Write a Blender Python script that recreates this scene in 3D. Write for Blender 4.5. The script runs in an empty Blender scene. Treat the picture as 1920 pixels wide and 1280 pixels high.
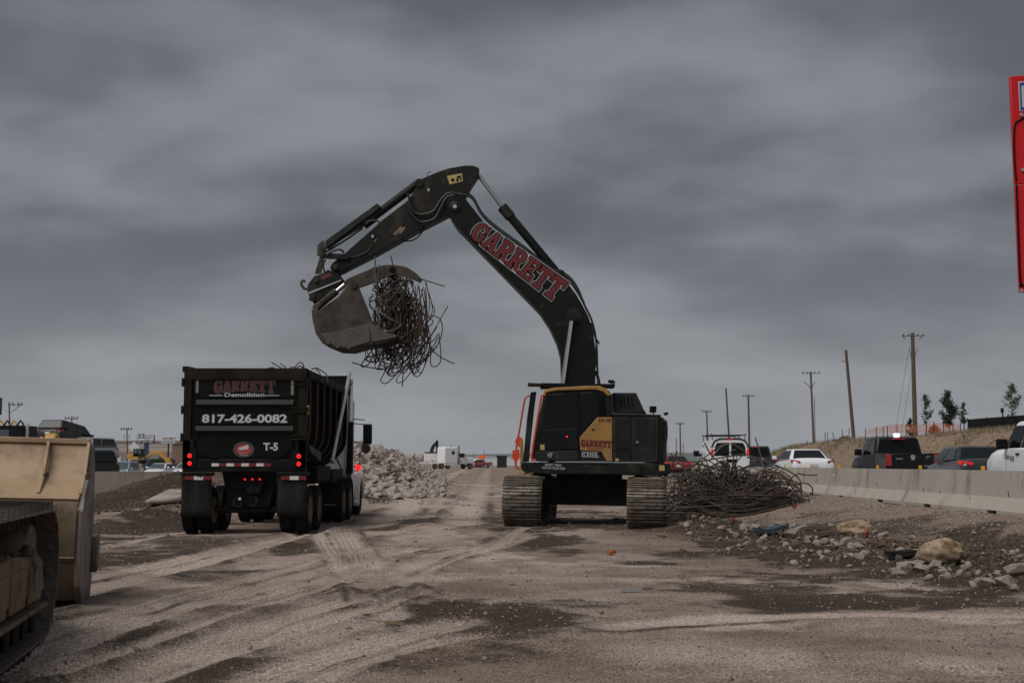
import bpy, bmesh, math, random
import numpy as np
from mathutils import Vector, Matrix, noise as mnoise
R = math.radians
rnd = random.Random(7)
scene = bpy.context.scene
col = scene.collection

# ------------------------------------------------------------------ camera
FPX, CH = 2400.0, 1.5                     # focal length in photo pixels, eye height
TH = math.atan(228.0 / FPX)               # the camera looks up a little
cam_d = bpy.data.cameras.new('camera'); cam = bpy.data.objects.new('camera', cam_d); col.objects.link(cam)
cam_d.sensor_width = 36; cam_d.lens = 45; cam_d.clip_start = 0.1; cam_d.clip_end = 12000
cam.location = (0, 0, CH); cam.rotation_euler = (math.pi / 2 + TH, 0, 0)
cam_d.dof.use_dof = True; cam_d.dof.focus_distance = 28; cam_d.dof.aperture_fstop = 5.0
scene.camera = cam

# ------------------------------------------------------------------ world: overcast
SUN_EL, SUN_AZ = R(52), R(222)
w = bpy.data.worlds.new('World'); scene.world = w; w.use_nodes = True
N = w.node_tree.nodes; Lk = w.node_tree.links; N.clear()
def wn(t, **kw):
    n = N.new(t)
    for k, v in kw.items(): setattr(n, k, v)
    return n
def wmath(op, a, b=None, clamp=False):
    n = wn('ShaderNodeMath', operation=op); n.use_clamp = clamp
    for i, v in enumerate((a, b)):
        if v is None: continue
        if isinstance(v, (int, float)): n.inputs[i].default_value = v
        else: Lk.new(v, n.inputs[i])
    return n.outputs[0]
out = wn('ShaderNodeOutputWorld'); bg = wn('ShaderNodeBackground'); bg.inputs['Strength'].default_value = 0.1
sky = wn('ShaderNodeTexSky', sky_type='NISHITA'); sky.sun_disc = False
sky.sun_elevation = SUN_EL; sky.sun_rotation = SUN_AZ; sky.dust_density = 4
tc = wn('ShaderNodeTexCoord'); sep = wn('ShaderNodeSeparateXYZ'); Lk.new(tc.outputs['Generated'], sep.inputs[0])
zc = wmath('MAXIMUM', sep.outputs['Z'], 0.0)
den = wmath('ADD', zc, 0.30)                       # a flat cloud deck seen from below
cx = wmath('DIVIDE', sep.outputs['X'], den); cy = wmath('DIVIDE', sep.outputs['Y'], den)
comb = wn('ShaderNodeCombineXYZ'); Lk.new(cx, comb.inputs[0]); Lk.new(cy, comb.inputs[1])
def cloud(scale, detail, rough, loc, stretch, dist=0.6):
    mp = wn('ShaderNodeMapping'); mp.inputs['Location'].default_value = loc
    mp.inputs['Scale'].default_value = stretch; Lk.new(comb.outputs[0], mp.inputs['Vector'])
    n = wn('ShaderNodeTexNoise'); n.inputs['Scale'].default_value = scale; n.inputs['Detail'].default_value = detail
    n.inputs['Roughness'].default_value = rough; n.inputs['Distortion'].default_value = dist
    Lk.new(mp.outputs[0], n.inputs['Vector']); return n.outputs['Fac']
c1 = cloud(1.7, 3.5, 0.47, (8.4, 2.2, 0), (1.0, 1.3, 1), 0.1); c2 = cloud(5.0, 6, 0.55, (9.1, 4.3, 0), (1.0, 1.25, 1), 0.15)
mixn = wmath('ADD', wmath('MULTIPLY', c1, 0.78), wmath('MULTIPLY', c2, 0.22))
ramp = wn('ShaderNodeValToRGB'); Lk.new(mixn, ramp.inputs[0])
cr = ramp.color_ramp; cr.interpolation = 'EASE'
cr.elements[0].position = 0.38; cr.elements[0].color = (0.60, 0.642, 0.74, 1)
cr.elements[1].position = 0.66; cr.elements[1].color = (1.40, 1.455, 1.58, 1)
# thinner, paler cloud low over the horizon
hz = wmath('POWER', wmath('SUBTRACT', 1.0, wmath('MINIMUM', wmath('MULTIPLY', zc, 5.2), 1.0)), 1.6)
mh = wn('ShaderNodeMixRGB'); Lk.new(wmath('MULTIPLY', hz, 0.85), mh.inputs[0]); Lk.new(ramp.outputs[0], mh.inputs[1]); mh.inputs[2].default_value = (2.25, 2.34, 2.50, 1)
ms = wn('ShaderNodeMixRGB'); ms.inputs[0].default_value = 0.97; Lk.new(sky.outputs[0], ms.inputs[1]); Lk.new(mh.outputs[0], ms.inputs[2])
Lk.new(ms.outputs[0], bg.inputs['Color']); Lk.new(bg.outputs[0], out.inputs['Surface'])

# ------------------------------------------------------------------ sun behind the clouds
sd = bpy.data.lights.new('sun', 'SUN'); sd.energy = 1.5; sd.angle = R(50); sd.color = (1.0, 0.965, 0.92)
so = bpy.data.objects.new('sun', sd); col.objects.link(so)
so.rotation_euler = (R(90) - SUN_EL, 0, R(180) - SUN_AZ)
so.location = (0, 0, 60)
vs = scene.view_settings
scene.display_settings.display_device = 'sRGB'
vs.view_transform = 'Standard'; vs.look = 'None'; vs.exposure = 0.8; vs.gamma = 1.0; vs.use_curve_mapping = False
try:
    scene.cycles.use_denoising = True; scene.cycles.max_bounces = 6; scene.cycles.volume_bounces = 0
    scene.cycles.transparent_max_bounces = 12
except Exception: pass

# ------------------------------------------------------------------ helpers
def at(px, py, Y):
    """the point seen at a photo pixel (1920x1280) at distance Y in front of the camera"""
    u = (px - 960) / FPX; v = (640 - py) / FPX
    t = Y / (math.cos(TH) - v * math.sin(TH))
    return Vector((u * t, Y, CH + (math.sin(TH) + v * math.cos(TH)) * t))
def ground_at(px, py, z=0.0):
    u = (px - 960) / FPX; v = (640 - py) / FPX
    t = (z - CH) / (math.sin(TH) + v * math.cos(TH))
    return Vector((u * t, (math.cos(TH) - v * math.sin(TH)) * t, z))

class MB:
    def __init__(s): s.v = []; s.f = []
    def add(s, vs, fs):
        o = len(s.v); s.v += [tuple(p) for p in vs]; s.f += [tuple(i + o for i in f) for f in fs]; return s
    def box(s, c, d, rot=None):
        x, y, z = (k / 2 for k in d); c = Vector(c)
        ps = [Vector((sx * x, sy * y, sz * z)) for sz in (-1, 1) for sx, sy in ((-1, -1), (1, -1), (1, 1), (-1, 1))]
        if rot is not None:
            m = rot if isinstance(rot, Matrix) else Matrix.Rotation(rot, 3, 'Z')
            ps = [m @ p for p in ps]
        return s.add([c + p for p in ps], [(3, 2, 1, 0), (4, 5, 6, 7), (0, 1, 5, 4), (1, 2, 6, 5), (2, 3, 7, 6), (3, 0, 4, 7)])
    def rng(s, a, b):
        return s.box([(p + q) / 2 for p, q in zip(a, b)], [abs(q - p) for p, q in zip(a, b)])
    def prism(s, poly, axis, a, b):
        """polygon in the two other axes (in x,y,z order) pushed from a to b along axis"""
        def P(u, w_, t): return {'x': (t, u, w_), 'y': (u, t, w_), 'z': (u, w_, t)}[axis]
        n = len(poly)
        vs = [P(*p, a) for p in poly] + [P(*p, b) for p in poly]
        fs = [tuple(range(n))[::-1], tuple(range(n, 2 * n))] + [(i, (i + 1) % n, n + (i + 1) % n, n + i) for i in range(n)]
        return s.add(vs, fs)
    def slab(s, poly3, vec):
        n = len(poly3); vec = Vector(vec); a = [Vector(p) for p in poly3]
        fs = [tuple(range(n))[::-1], tuple(range(n, 2 * n))] + [(i, (i + 1) % n, n + (i + 1) % n, n + i) for i in range(n)]
        return s.add(a + [p + vec for p in a], fs)
    def cyl(s, p0, p1, r0, r1=None, n=14):
        r1 = r0 if r1 is None else r1
        p0 = Vector(p0); p1 = Vector(p1); d = (p1 - p0).normalized()
        a = d.orthogonal().normalized(); b = d.cross(a)
        vs = []
        for p, r in ((p0, r0), (p1, r1)):
            vs += [p + (a * math.cos(2 * math.pi * i / n) + b * math.sin(2 * math.pi * i / n)) * r for i in range(n)]
        fs = [tuple(range(n))[::-1], tuple(range(n, 2 * n))] + [(i, (i + 1) % n, n + (i + 1) % n, n + i) for i in range(n)]
        return s.add(vs, fs)
    def tube(s, pts, r, n=6):
        pts = [Vector(p) for p in pts]; m = len(pts); vs = []
        d = (pts[1] - pts[0]).normalized(); a = d.orthogonal().normalized()
        for i, p in enumerate(pts):
            d2 = (pts[min(i + 1, m - 1)] - pts[max(i - 1, 0)])
            if d2.length > 1e-9: d = d2.normalized()
            a = (a - d * a.dot(d)); a = a.normalized() if a.length > 1e-6 else d.orthogonal().normalized()
            b = d.cross(a); rr = r(i / (m - 1)) if callable(r) else r
            vs += [p + (a * math.cos(2 * math.pi * k / n) + b * math.sin(2 * math.pi * k / n)) * rr for k in range(n)]
        fs = [tuple(range(n))[::-1], tuple(range((m - 1) * n, m * n))]
        for i in range(m - 1):
            fs += [(i * n + k, i * n + (k + 1) % n, (i + 1) * n + (k + 1) % n, (i + 1) * n + k) for k in range(n)]
        return s.add(vs, fs)
    def lathe(s, prof, axis_p, axis_d, n=32):
        """profile of (distance along axis, radius) turned round the axis"""
        o = Vector(axis_p); d = Vector(axis_d).normalized(); a = d.orthogonal().normalized(); b = d.cross(a); m = len(prof)
        vs = []
        for t, r in prof:
            vs += [o + d * t + (a * math.cos(2 * math.pi * k / n) + b * math.sin(2 * math.pi * k / n)) * r for k in range(n)]
        fs = [tuple(range(n))[::-1], tuple(range((m - 1) * n, m * n))]
        for i in range(m - 1):
            fs += [(i * n + k, i * n + (k + 1) % n, (i + 1) * n + (k + 1) % n, (i + 1) * n + k) for k in range(n)]
        return s.add(vs, fs)
    def loft(s, rings, caps=True):
        n = len(rings[0]); vs = [p for r in rings for p in r]; fs = []
        for i in range(len(rings) - 1):
            fs += [(i * n + k, i * n + (k + 1) % n, (i + 1) * n + (k + 1) % n, (i + 1) * n + k) for k in range(n)]
        if caps: fs += [tuple(range(n))[::-1], tuple(range((len(rings) - 1) * n, len(rings) * n))]
        return s.add(vs, fs)
    def mesh(s, name, mat, smooth=32, fix=True):
        me = bpy.data.meshes.new(name); me.from_pydata(s.v, [], s.f)
        if fix and len(s.f) < 60000:
            bm = bmesh.new(); bm.from_mesh(me); bmesh.ops.recalc_face_normals(bm, faces=bm.faces); bm.to_mesh(me); bm.free()
        if mat: me.materials.append(mat)
        if smooth:
            me.polygons.foreach_set('use_smooth', [True] * len(me.polygons)); me.set_sharp_from_angle(angle=R(smooth))
        me.update(); return me
    def build(s, name, mat, parent=None, smooth=32, bevel=0, seg=2, label=None, sub=0, fix=True):
        o = link(name, s.mesh(name, mat, smooth, fix), parent, label)
        if bevel:
            m = o.modifiers.new('bevel', 'BEVEL'); m.width = bevel; m.segments = seg; m.limit_method = 'ANGLE'; m.angle_limit = R(28); m.harden_normals = False
        if sub:
            m = o.modifiers.new('sub', 'SUBSURF'); m.levels = sub; m.render_levels = sub
        return o
def link(name, me, parent=None, label=None):
    o = bpy.data.objects.new(name, me); col.objects.link(o); o.parent = parent
    if label: o['label'] = label
    return o
def tag(o, label, cat, group=None, kind=None):
    if label: o['label'] = label
    if cat: o['category'] = cat
    if group: o['group'] = group
    if kind: o['kind'] = kind
    return o
def thing(name, label, cat, loc=(0, 0, 0), rotz=0.0, group=None):
    o = bpy.data.objects.new(name, None); o.empty_display_size = 0.2; col.objects.link(o)
    o.location = loc; o.rotation_euler = (0, 0, rotz); return tag(o, label, cat, group)
def copy_tree(o, parent=None):
    c = o.copy(); col.objects.link(c); c.parent = parent
    for ch in list(o.children): copy_tree(ch, c)
    return c

# ------------------------------------------------------------------ materials
def mk(name, c, rough=0.6, metal=0.0, var=0.18, scale=3.0, c2=None, c2amt=0.0, c2scale=1.2, bump=0.0, bscale=40, emit=None, estr=0.0, spec=0.5, stretch=(1, 1, 1), coat=0.0):
    m = bpy.data.materials.new(name); m.use_nodes = True; nt = m.node_tree; n = nt.nodes; l = nt.links
    b = n['Principled BSDF']; b.inputs['Roughness'].default_value = rough; b.inputs['Metallic'].default_value = metal
    b.inputs['Specular IOR Level'].default_value = spec; b.inputs['Coat Weight'].default_value = coat
    b.inputs['Base Color'].default_value = (*c, 1)
    if emit:
        b.inputs['Emission Color'].default_value = (*emit, 1); b.inputs['Emission Strength'].default_value = estr
    if var or c2amt or bump:
        t = n.new('ShaderNodeTexCoord'); mp = n.new('ShaderNodeMapping'); mp.inputs['Scale'].default_value = stretch; l.new(t.outputs['Object'], mp.inputs['Vector'])
        def nz(s, d=5, ro=0.6):
            q = n.new('ShaderNodeTexNoise'); q.inputs['Scale'].default_value = s; q.inputs['Detail'].default_value = d; q.inputs['Roughness'].default_value = ro
            l.new(mp.outputs[0], q.inputs['Vector']); return q.outputs['Fac']
        n1 = nz(scale); hsv = n.new('ShaderNodeMixRGB'); hsv.blend_type = 'MIX'
        hsv.inputs[1].default_value = (*[max(0, k * (1 - var * 1.6)) for k in c], 1); hsv.inputs[2].default_value = (*[min(1, k * (1 + var * 1.6)) for k in c], 1)
        l.new(n1, hsv.inputs[0]); last = hsv.outputs[0]
        if c2amt:
            rp = n.new('ShaderNodeValToRGB'); rp.color_ramp.elements[0].position = 0.62 - 0.3 * c2amt; rp.color_ramp.elements[1].position = 0.78 - 0.2 * c2amt
            l.new(nz(c2scale, 8, 0.68), rp.inputs[0]); mx = n.new('ShaderNodeMixRGB'); l.new(rp.outputs[0], mx.inputs[0]); l.new(last, mx.inputs[1]); mx.inputs[2].default_value = (*(c2 or (0.3, 0.25, 0.2)), 1); last = mx.outputs[0]
            mr = n.new('ShaderNodeMapRange'); mr.inputs[3].default_value = rough; mr.inputs[4].default_value = min(1, rough + 0.35); l.new(rp.outputs[0], mr.inputs[0]); l.new(mr.outputs[0], b.inputs['Roughness'])
        l.new(last, b.inputs['Base Color'])
        if bump:
            bp = n.new('ShaderNodeBump'); bp.inputs['Strength'].default_value = bump; bp.inputs['Distance'].default_value = 0.02; l.new(nz(bscale, 4), bp.inputs['Height']); l.new(bp.outputs[0], b.inputs['Normal'])
    return m
DUST = (0.22, 0.18, 0.145)
M = dict(
    black=mk('black paint', (0.006, 0.0065, 0.006), 0.42, c2=(0.022, 0.019, 0.015), c2amt=0.35, c2scale=1.6, spec=0.10),
    blackrust=mk('worn black steel', (0.0085, 0.0075, 0.006), 0.6, c2=(0.032, 0.021, 0.013), c2amt=0.6, c2scale=2.5, spec=0.08),
    gateblack=mk('gate panel', (0.0045, 0.005, 0.0045), 0.5, c2=(0.013, 0.012, 0.01), c2amt=0.3, c2scale=2.0, spec=0.08),
    gateridge=mk('gate ridge', (0.014, 0.0155, 0.0145), 0.5, c2=(0.035, 0.03, 0.025), c2amt=0.3, c2scale=3, spec=0.15),
    rubber=mk('tyre rubber', (0.009, 0.0085, 0.008), 0.85, c2=(0.035, 0.028, 0.022), c2amt=0.5, c2scale=3, spec=0.08),
    flap=mk('mud flap rubber', (0.010, 0.012, 0.0115), 0.75, c2=(0.027, 0.025, 0.022), c2amt=0.55, c2scale=2.2, spec=0.1, stretch=(2.5, 1, 0.5)),
    charcoal=mk('charcoal machine paint', (0.0125, 0.0135, 0.012), 0.42, c2=(0.05, 0.042, 0.034), c2amt=0.28, c2scale=1.4, spec=0.15),
    charcoal2=mk('dark grey machine panel', (0.019, 0.0205, 0.0195), 0.5, c2=(0.06, 0.05, 0.042), c2amt=0.35, c2scale=1.8, spec=0.18),
    boom=mk('boom paint', (0.0085, 0.009, 0.008), 0.45, c2=(0.035, 0.03, 0.024), c2amt=0.15, c2scale=2.6, spec=0.13),
    armp=mk('arm paint', (0.0135, 0.0135, 0.0115), 0.5, c2=(0.055, 0.044, 0.034), c2amt=0.28, c2scale=2.2, spec=0.14),
    yellow=mk('ochre machine paint', (0.30, 0.165, 0.045), 0.45, c2=(0.2, 0.125, 0.055), c2amt=0.3, c2scale=2.2, spec=0.4),
    glass=mk('tinted glass', (0.003, 0.004, 0.004), 0.06, var=0, spec=0.22),
    lglass=mk('car glass', (0.008, 0.011, 0.012), 0.05, var=0, spec=0.28),
    wglass=mk('windscreen with sky tint', (0.05, 0.075, 0.085), 0.08, var=0, spec=0.7),  # pale sky seen in the glass, put into its base colour
    chrome=mk('bright steel', (0.62, 0.62, 0.62), 0.16, 1.0, var=0.05),
    alu=mk('aluminium', (0.52, 0.53, 0.54), 0.38, 0.85, var=0.1, c2=(0.3, 0.27, 0.24), c2amt=0.3),
    steel=mk('worn bucket steel', (0.05, 0.038, 0.029), 0.6, 0.2, c2=(0.02, 0.015, 0.011), c2amt=0.6, c2scale=2.2, bump=0.25, bscale=12),
    steel2=mk('polished bucket plate', (0.085, 0.073, 0.066), 0.5, 0.25, c2=(0.05, 0.04, 0.034), c2amt=0.4, c2scale=2.0),
    shoe=mk('track shoe steel', (0.17, 0.138, 0.113), 0.5, 0.4, c2=(0.03, 0.024, 0.019), c2amt=0.55, c2scale=4.0, bump=0.3, bscale=20),
    scrapo=mk('faded orange scrap', (0.30, 0.075, 0.03), 0.7, var=0.15),
    stripc=mk('weathered concrete', (0.25, 0.213, 0.187), 0.9, var=0.3, scale=2, c2=(0.12, 0.09, 0.07), c2amt=0.45, c2scale=2.5, bump=0.3, bscale=14, spec=0.15),
    wallc=mk('stained wall concrete', (0.19, 0.17, 0.148), 0.9, var=0.18, scale=0.8, c2=(0.11, 0.092, 0.075), c2amt=0.4, c2scale=1.2, spec=0.15, stretch=(1.5, 1, 0.4)),
    under=mk('dirty undercarriage', (0.011, 0.0095, 0.008), 0.8, c2=(0.04, 0.03, 0.022), c2amt=0.45, c2scale=2.0, spec=0.2),
    orange=mk('orange rail paint', (0.55, 0.07, 0.025), 0.45, var=0.1),
    flagor=mk('fluorescent orange', (0.62, 0.05, 0.015), 0.6, var=0.08, emit=(1, .08, .02), estr=0.0),
    white=mk('white paint', (0.8, 0.81, 0.82), 0.35, var=0.04, c2=(0.5, 0.46, 0.41), c2amt=0.2, c2scale=1.5, coat=0.3),
    dirtywhite=mk('dusty white paint', (0.68, 0.68, 0.69), 0.45, var=0.06, c2=(0.36, 0.31, 0.26), c2amt=0.45, c2scale=1.4),
    sticker=mk('white lettering', (0.45, 0.45, 0.46), 0.5, var=0.08, scale=9),
    fadedwhite=mk('faded white line', (0.15, 0.155, 0.15), 0.6, var=0.25, scale=6),
    redlet=mk('dark red lettering', (0.115, 0.006, 0.008), 0.5, var=0.15, scale=8),
    dullred=mk('weathered red lettering', (0.085, 0.011, 0.009), 0.55, var=0.25, scale=8),
    blacklet=mk('black lettering', (0.005, 0.005, 0.005), 0.5, var=0, spec=0.08),
    redoval=mk('emblem red', (0.36, 0.03, 0.03), 0.5, var=0.1),
    tapered=mk('red reflective tape', (0.14, 0.013, 0.012), 0.4, var=0.2, scale=12),
    tapewht=mk('white reflective tape', (0.52, 0.52, 0.54), 0.4, var=0.15, scale=12),
    redlamp=mk('lit red lamp', (0.5, 0.01, 0.01), 0.3, var=0, emit=(1, 0.02, 0.015), estr=0.6),
    dimred=mk('red lens', (0.25, 0.012, 0.015), 0.2, var=0, emit=(1, 0.03, 0.03), estr=0.04),
    whitelamp=mk('lit white lamp', (0.9, 0.9, 0.9), 0.3, var=0, emit=(1, 1, 1), estr=1.0),
    amber=mk('amber lens', (0.75, 0.25, 0.05), 0.3, var=0, emit=(1, .35, .1), estr=0.15),
    tan=mk('tan bucket paint', (0.33, 0.23, 0.14), 0.55, var=0.1, c2=(0.2, 0.138, 0.085), c2amt=0.38, c2scale=1.7, bump=0.15, bscale=14),
    tanshaded=mk('tan paint in shade', (0.115, 0.08, 0.047), 0.7, var=0.3, c2=(0.065, 0.047, 0.029), c2amt=0.5, c2scale=2.3, bump=0.3, bscale=16),  # darkened copy of the tan, shade of the lower bucket back put into it
    mud=mk('dried mud', (0.19, 0.14, 0.095), 0.9, var=0.3, c2=(0.045, 0.034, 0.024), c2amt=0.5, c2scale=3.5, bump=0.6, bscale=22, spec=0.15),
    sidesteel=mk('grey side plate', (0.17, 0.145, 0.135), 0.5, 0.2, var=0.2, c2=(0.10, 0.078, 0.066), c2amt=0.5, c2scale=2.3),
    darkshoe=mk('dark track shoe', (0.045, 0.04, 0.035), 0.5, 0.4, c2=(0.12, 0.095, 0.07), c2amt=0.4, c2scale=3.0, bump=0.3, bscale=20),
    conc=mk('barrier concrete', (0.37, 0.335, 0.295), 0.85, var=0.12, scale=1.2, c2=(0.2, 0.165, 0.135), c2amt=0.25, c2scale=1.4, bump=0.12, bscale=30, spec=0.2, stretch=(1, 1, 0.45)),
    rubble=mk('broken concrete', (0.32, 0.275, 0.248), 0.9, var=0.22, scale=1.4, c2=(0.16, 0.125, 0.10), c2amt=0.45, c2scale=1.8, bump=0.3, bscale=14, spec=0.15),
    gravelp=mk('pale gravel', (0.36, 0.315, 0.285), 0.9, var=0.4, scale=0.9, spec=0.15),
    graveld=mk('dark gravel', (0.055, 0.042, 0.036), 0.9, var=0.5, scale=0.9, spec=0.15),
    gravelm=mk('gravel', (0.21, 0.172, 0.15), 0.9, var=0.5, scale=0.9, spec=0.15),
    boulder=mk('tan limestone', (0.36, 0.285, 0.20), 0.9, var=0.35, scale=5.2, c2=(0.125, 0.07, 0.032), c2amt=0.62, c2scale=3.4, bump=1.0, bscale=11, spec=0.15),
    rebar=mk('rusty rebar', (0.07, 0.051, 0.041), 0.7, 0.3, var=0.5, scale=1.2, spec=0.3),
    rebarlt=mk('rubbed rebar', (0.12, 0.092, 0.077), 0.55, 0.3, var=0.35, scale=1.5),
    wood=mk('weathered pole', (0.105, 0.078, 0.058), 0.9, var=0.25, scale=1.2, c2=(0.06, 0.045, 0.035), c2amt=0.4, stretch=(3, 3, 0.4), spec=0.15),
    plank=mk('broken plank', (0.075, 0.06, 0.048), 0.85, var=0.3),
    wire=mk('cable', (0.03, 0.03, 0.032), 0.6, var=0),
    porcelain=mk('insulator', (0.09, 0.085, 0.09), 0.3, var=0),
    hose=mk('hydraulic hose', (0.014, 0.014, 0.014), 0.5, var=0.2),
    asphalt=mk('asphalt', (0.075, 0.072, 0.07), 0.85, var=0.25, scale=2, bump=0.2, bscale=120),
    paintw=mk('road line', (0.6, 0.6, 0.58), 0.7, var=0.2),
    signred=mk('red sign sheet', (0.5, 0.008, 0.012), 0.4, var=0.05, spec=0.4),
    signblue=mk('blue sign sheet', (0.012, 0.05, 0.22), 0.4, var=0.05),
    navy=mk('navy sign', (0.022, 0.032, 0.10), 0.5, var=0.1),
    signwht=mk('white sign face', (0.52, 0.53, 0.56), 0.5, var=0.06),
    greysign=mk('sign back', (0.55, 0.55, 0.58), 0.5, var=0.08),
    redsteel=mk('red steel', (0.33, 0.05, 0.04), 0.5, var=0.15),
    beige=mk('beige wall', (0.36, 0.315, 0.28), 0.8, var=0.07, scale=0.3),
    greywall=mk('grey wall', (0.20, 0.185, 0.18), 0.8, var=0.1, scale=0.4),
    stripe=mk('orange brown band', (0.36, 0.16, 0.10), 0.7, var=0.1),
    brick=mk('brown brick', (0.17, 0.105, 0.08), 0.85, var=0.2),
    palewall=mk('pale metal wall', (0.50, 0.53, 0.56), 0.6, var=0.06, scale=0.05),
    hillm=mk('far hills', (0.055, 0.07, 0.05), 0.95, var=0.3, scale=0.01),
    catyellow=mk('yellow machine paint', (0.45, 0.25, 0.03), 0.5, var=0.15, c2=(0.2, 0.13, 0.05), c2amt=0.3),
    carwhite=mk('car white', (0.74, 0.75, 0.77), 0.25, var=0.02, coat=0.5),
    carsilver=mk('car silver', (0.38, 0.40, 0.43), 0.3, 0.4, var=0.03, coat=0.5),
    cardark=mk('car dark grey', (0.025, 0.026, 0.028), 0.25, 0.2, var=0.05, coat=0.6),
    carblack=mk('car black', (0.005, 0.005, 0.0055), 0.3, var=0.05, coat=0.1, spec=0.25),
    cargreen=mk('car dark green grey', (0.014, 0.017, 0.016), 0.4, 0.0, var=0.05, coat=0.1, spec=0.3),
    carred=mk('car dark red', (0.16, 0.02, 0.018), 0.3, var=0.05, coat=0.5),
    trim=mk('black trim', (0.006, 0.006, 0.006), 0.5, var=0, spec=0.12),
    leaf=mk('leaf', (0.05, 0.075, 0.032), 0.7, var=0.45, scale=1.3, spec=0.25),
    leafd=mk('dark leaf', (0.026, 0.042, 0.022), 0.7, var=0.4, scale=1.3, spec=0.25),
    shrub=mk('brown shrub', (0.10, 0.055, 0.035), 0.9, var=0.4, scale=2, spec=0.1),
    drygrass=mk('dry grass', (0.22, 0.18, 0.115), 0.9, var=0.3, scale=0.8, spec=0.1),
    bark=mk('bark', (0.06, 0.05, 0.04), 0.9, var=0.3),
    blackmesh=mk('black screen fabric', (0.008, 0.009, 0.009), 0.8, var=0.2, spec=0.2),
    bluescrap=mk('blue grey plastic', (0.035, 0.047, 0.066), 0.4, var=0.2),
    redscrap=mk('red plastic', (0.2, 0.022, 0.033), 0.5, var=0.2),
    plastic=mk('white plastic sheet', (0.6, 0.6, 0.6), 0.5, var=0.1),
    decal=mk('yellow decal', (0.40, 0.30, 0.10), 0.6, var=0.15),
    orangesign=mk('orange road sign', (0.85, 0.13, 0.02), 0.5, var=0.05),
    navyplastic=mk('amber reflector', (0.65, 0.3, 0.03), 0.4, var=0.05),
)

# ------------------------------------------------------------------ lettering
SLAB = {
 'T': ([(0,1),(1,1),(1,.66),(.9,.66),(.84,.83),(.65,.83),(.65,.17),(.8,.14),(.8,0),(.2,0),(.2,.14),(.35,.17),(.35,.83),(.16,.83),(.1,.66),(0,.66)],[]),
 'E': ([(0,1),(.92,1),(.92,.68),(.8,.68),(.75,.85),(.42,.85),(.42,.6),(.56,.6),(.58,.69),(.68,.69),(.68,.34),(.58,.34),(.56,.44),(.42,.44),(.42,.15),(.78,.15),(.84,.34),(.95,.34),(.95,0),(0,0),(0,.13),(.14,.16),(.14,.84),(0,.87)],[]),
 'A': ([(.38,1),(.64,1),(.9,.14),(1,.12),(1,0),(.58,0),(.58,.12),(.66,.14),(.62,.28),(.36,.28),(.32,.14),(.4,.12),(.4,0),(0,0),(0,.12),(.1,.14)],[[(.41,.42),(.58,.42),(.5,.76)]]),
 'R': ([(0,1),(.6,1),(.8,.95),(.9,.82),(.9,.65),(.8,.52),(.68,.47),(.84,.16),(1,.13),(1,0),(.66,0),(.45,.42),(.38,.42),(.38,.15),(.48,.13),(.48,0),(0,0),(0,.13),(.12,.15),(.12,.85),(0,.87)],[[(.38,.85),(.55,.85),(.63,.77),(.63,.65),(.55,.57),(.38,.57)]]),
 'G': ([(.93,1),(.93,.63),(.81,.63),(.73,.79),(.6,.86),(.46,.82),(.36,.69),(.32,.5),(.36,.3),(.46,.17),(.58,.15),(.66,.2),(.66,.34),(.54,.37),(.54,.5),(1,.5),(1,.38),(.92,.35),(.92,.08),(.76,.02),(.58,-.02),(.36,.01),(.15,.14),(.03,.35),(.02,.6),(.12,.84),(.31,.98),(.54,1.02),(.7,.97),(.8,.9),(.84,1)],[]),
}
def slab_word(word, height, length, offset, h0=1.0, h1=1.0, dip=0.0):
    """outline letters; x along the word from 0 to length; returns (verts, faces) in the xy plane"""
    n = len(word); adv = length / n; VV = []; FF = []
    for i, ch in enumerate(word):
        cu = bpy.data.curves.new('w', 'CURVE'); cu.dimensions = '2D'; cu.fill_mode = 'BOTH'; cu.extrude = 0.0; cu.offset = offset
        out_, holes = SLAB[ch]
        for ring in [out_] + holes:
            sp = cu.splines.new('POLY'); sp.use_cyclic_u = True; sp.points.add(len(ring) - 1)
            for p, (x, y) in zip(sp.points, ring):
                X = (i + 0.03 + x * 0.94) * adv; t = X / length
                hh = height * (h0 + (h1 - h0) * t); bot = height * dip * (1 - (2 * t - 1) ** 2)
                p.co = (X, bot + y * (hh - bot), 0, 1)
        v_, f_ = curve_geo(cu); o_ = len(VV); VV += [q + Vector((0, 0, .0003 * i)) for q in v_]; FF += [tuple(k + o_ for k in f) for f in f_]
    return VV, FF
def curve_geo(cu):
    o = bpy.data.objects.new('tmp', cu); col.objects.link(o)
    dg = bpy.context.evaluated_depsgraph_get(); me = bpy.data.meshes.new_from_object(o.evaluated_get(dg))
    vs = [v.co.copy() for v in me.vertices]; fs = [tuple(p.vertices) for p in me.polygons]
    bpy.data.objects.remove(o); bpy.data.meshes.remove(me); bpy.data.curves.remove(cu); return vs, fs
def type_word(text, height, width=None, bold=0.0, align='CENTER'):
    cu = bpy.data.curves.new('t', 'FONT'); cu.body = text; cu.size = 1.0; cu.align_x = align; cu.offset = bold; cu.resolution_u = 3; cu.fill_mode = 'FRONT'
    vs, fs = curve_geo(cu)
    x0 = min(v.x for v in vs); x1 = max(v.x for v in vs); y0 = min(v.y for v in vs); y1 = max(v.y for v in vs)
    k = height / (y1 - y0); kx = width / (x1 - x0) if width else k
    cxm = (x0 + x1) / 2
    return [Vector(((v.x - cxm) * kx, (v.y - y0) * k, 0)) for v in vs], fs
def put(name, geo, mat, parent, origin, ex, ey, label=None, lift=0.0):
    """lay flat lettering on a surface: origin, reading direction, up direction"""
    ex = Vector(ex).normalized(); ey = Vector(ey).normalized(); nrm = ex.cross(ey); o = Vector(origin) + nrm * lift
    vs, fs = geo
    mb = MB(); mb.add([o + ex * v.x + ey * v.y + nrm * v.z for v in vs], fs)
    return mb.build(name, mat, parent, smooth=0, fix=False, label=label)

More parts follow.
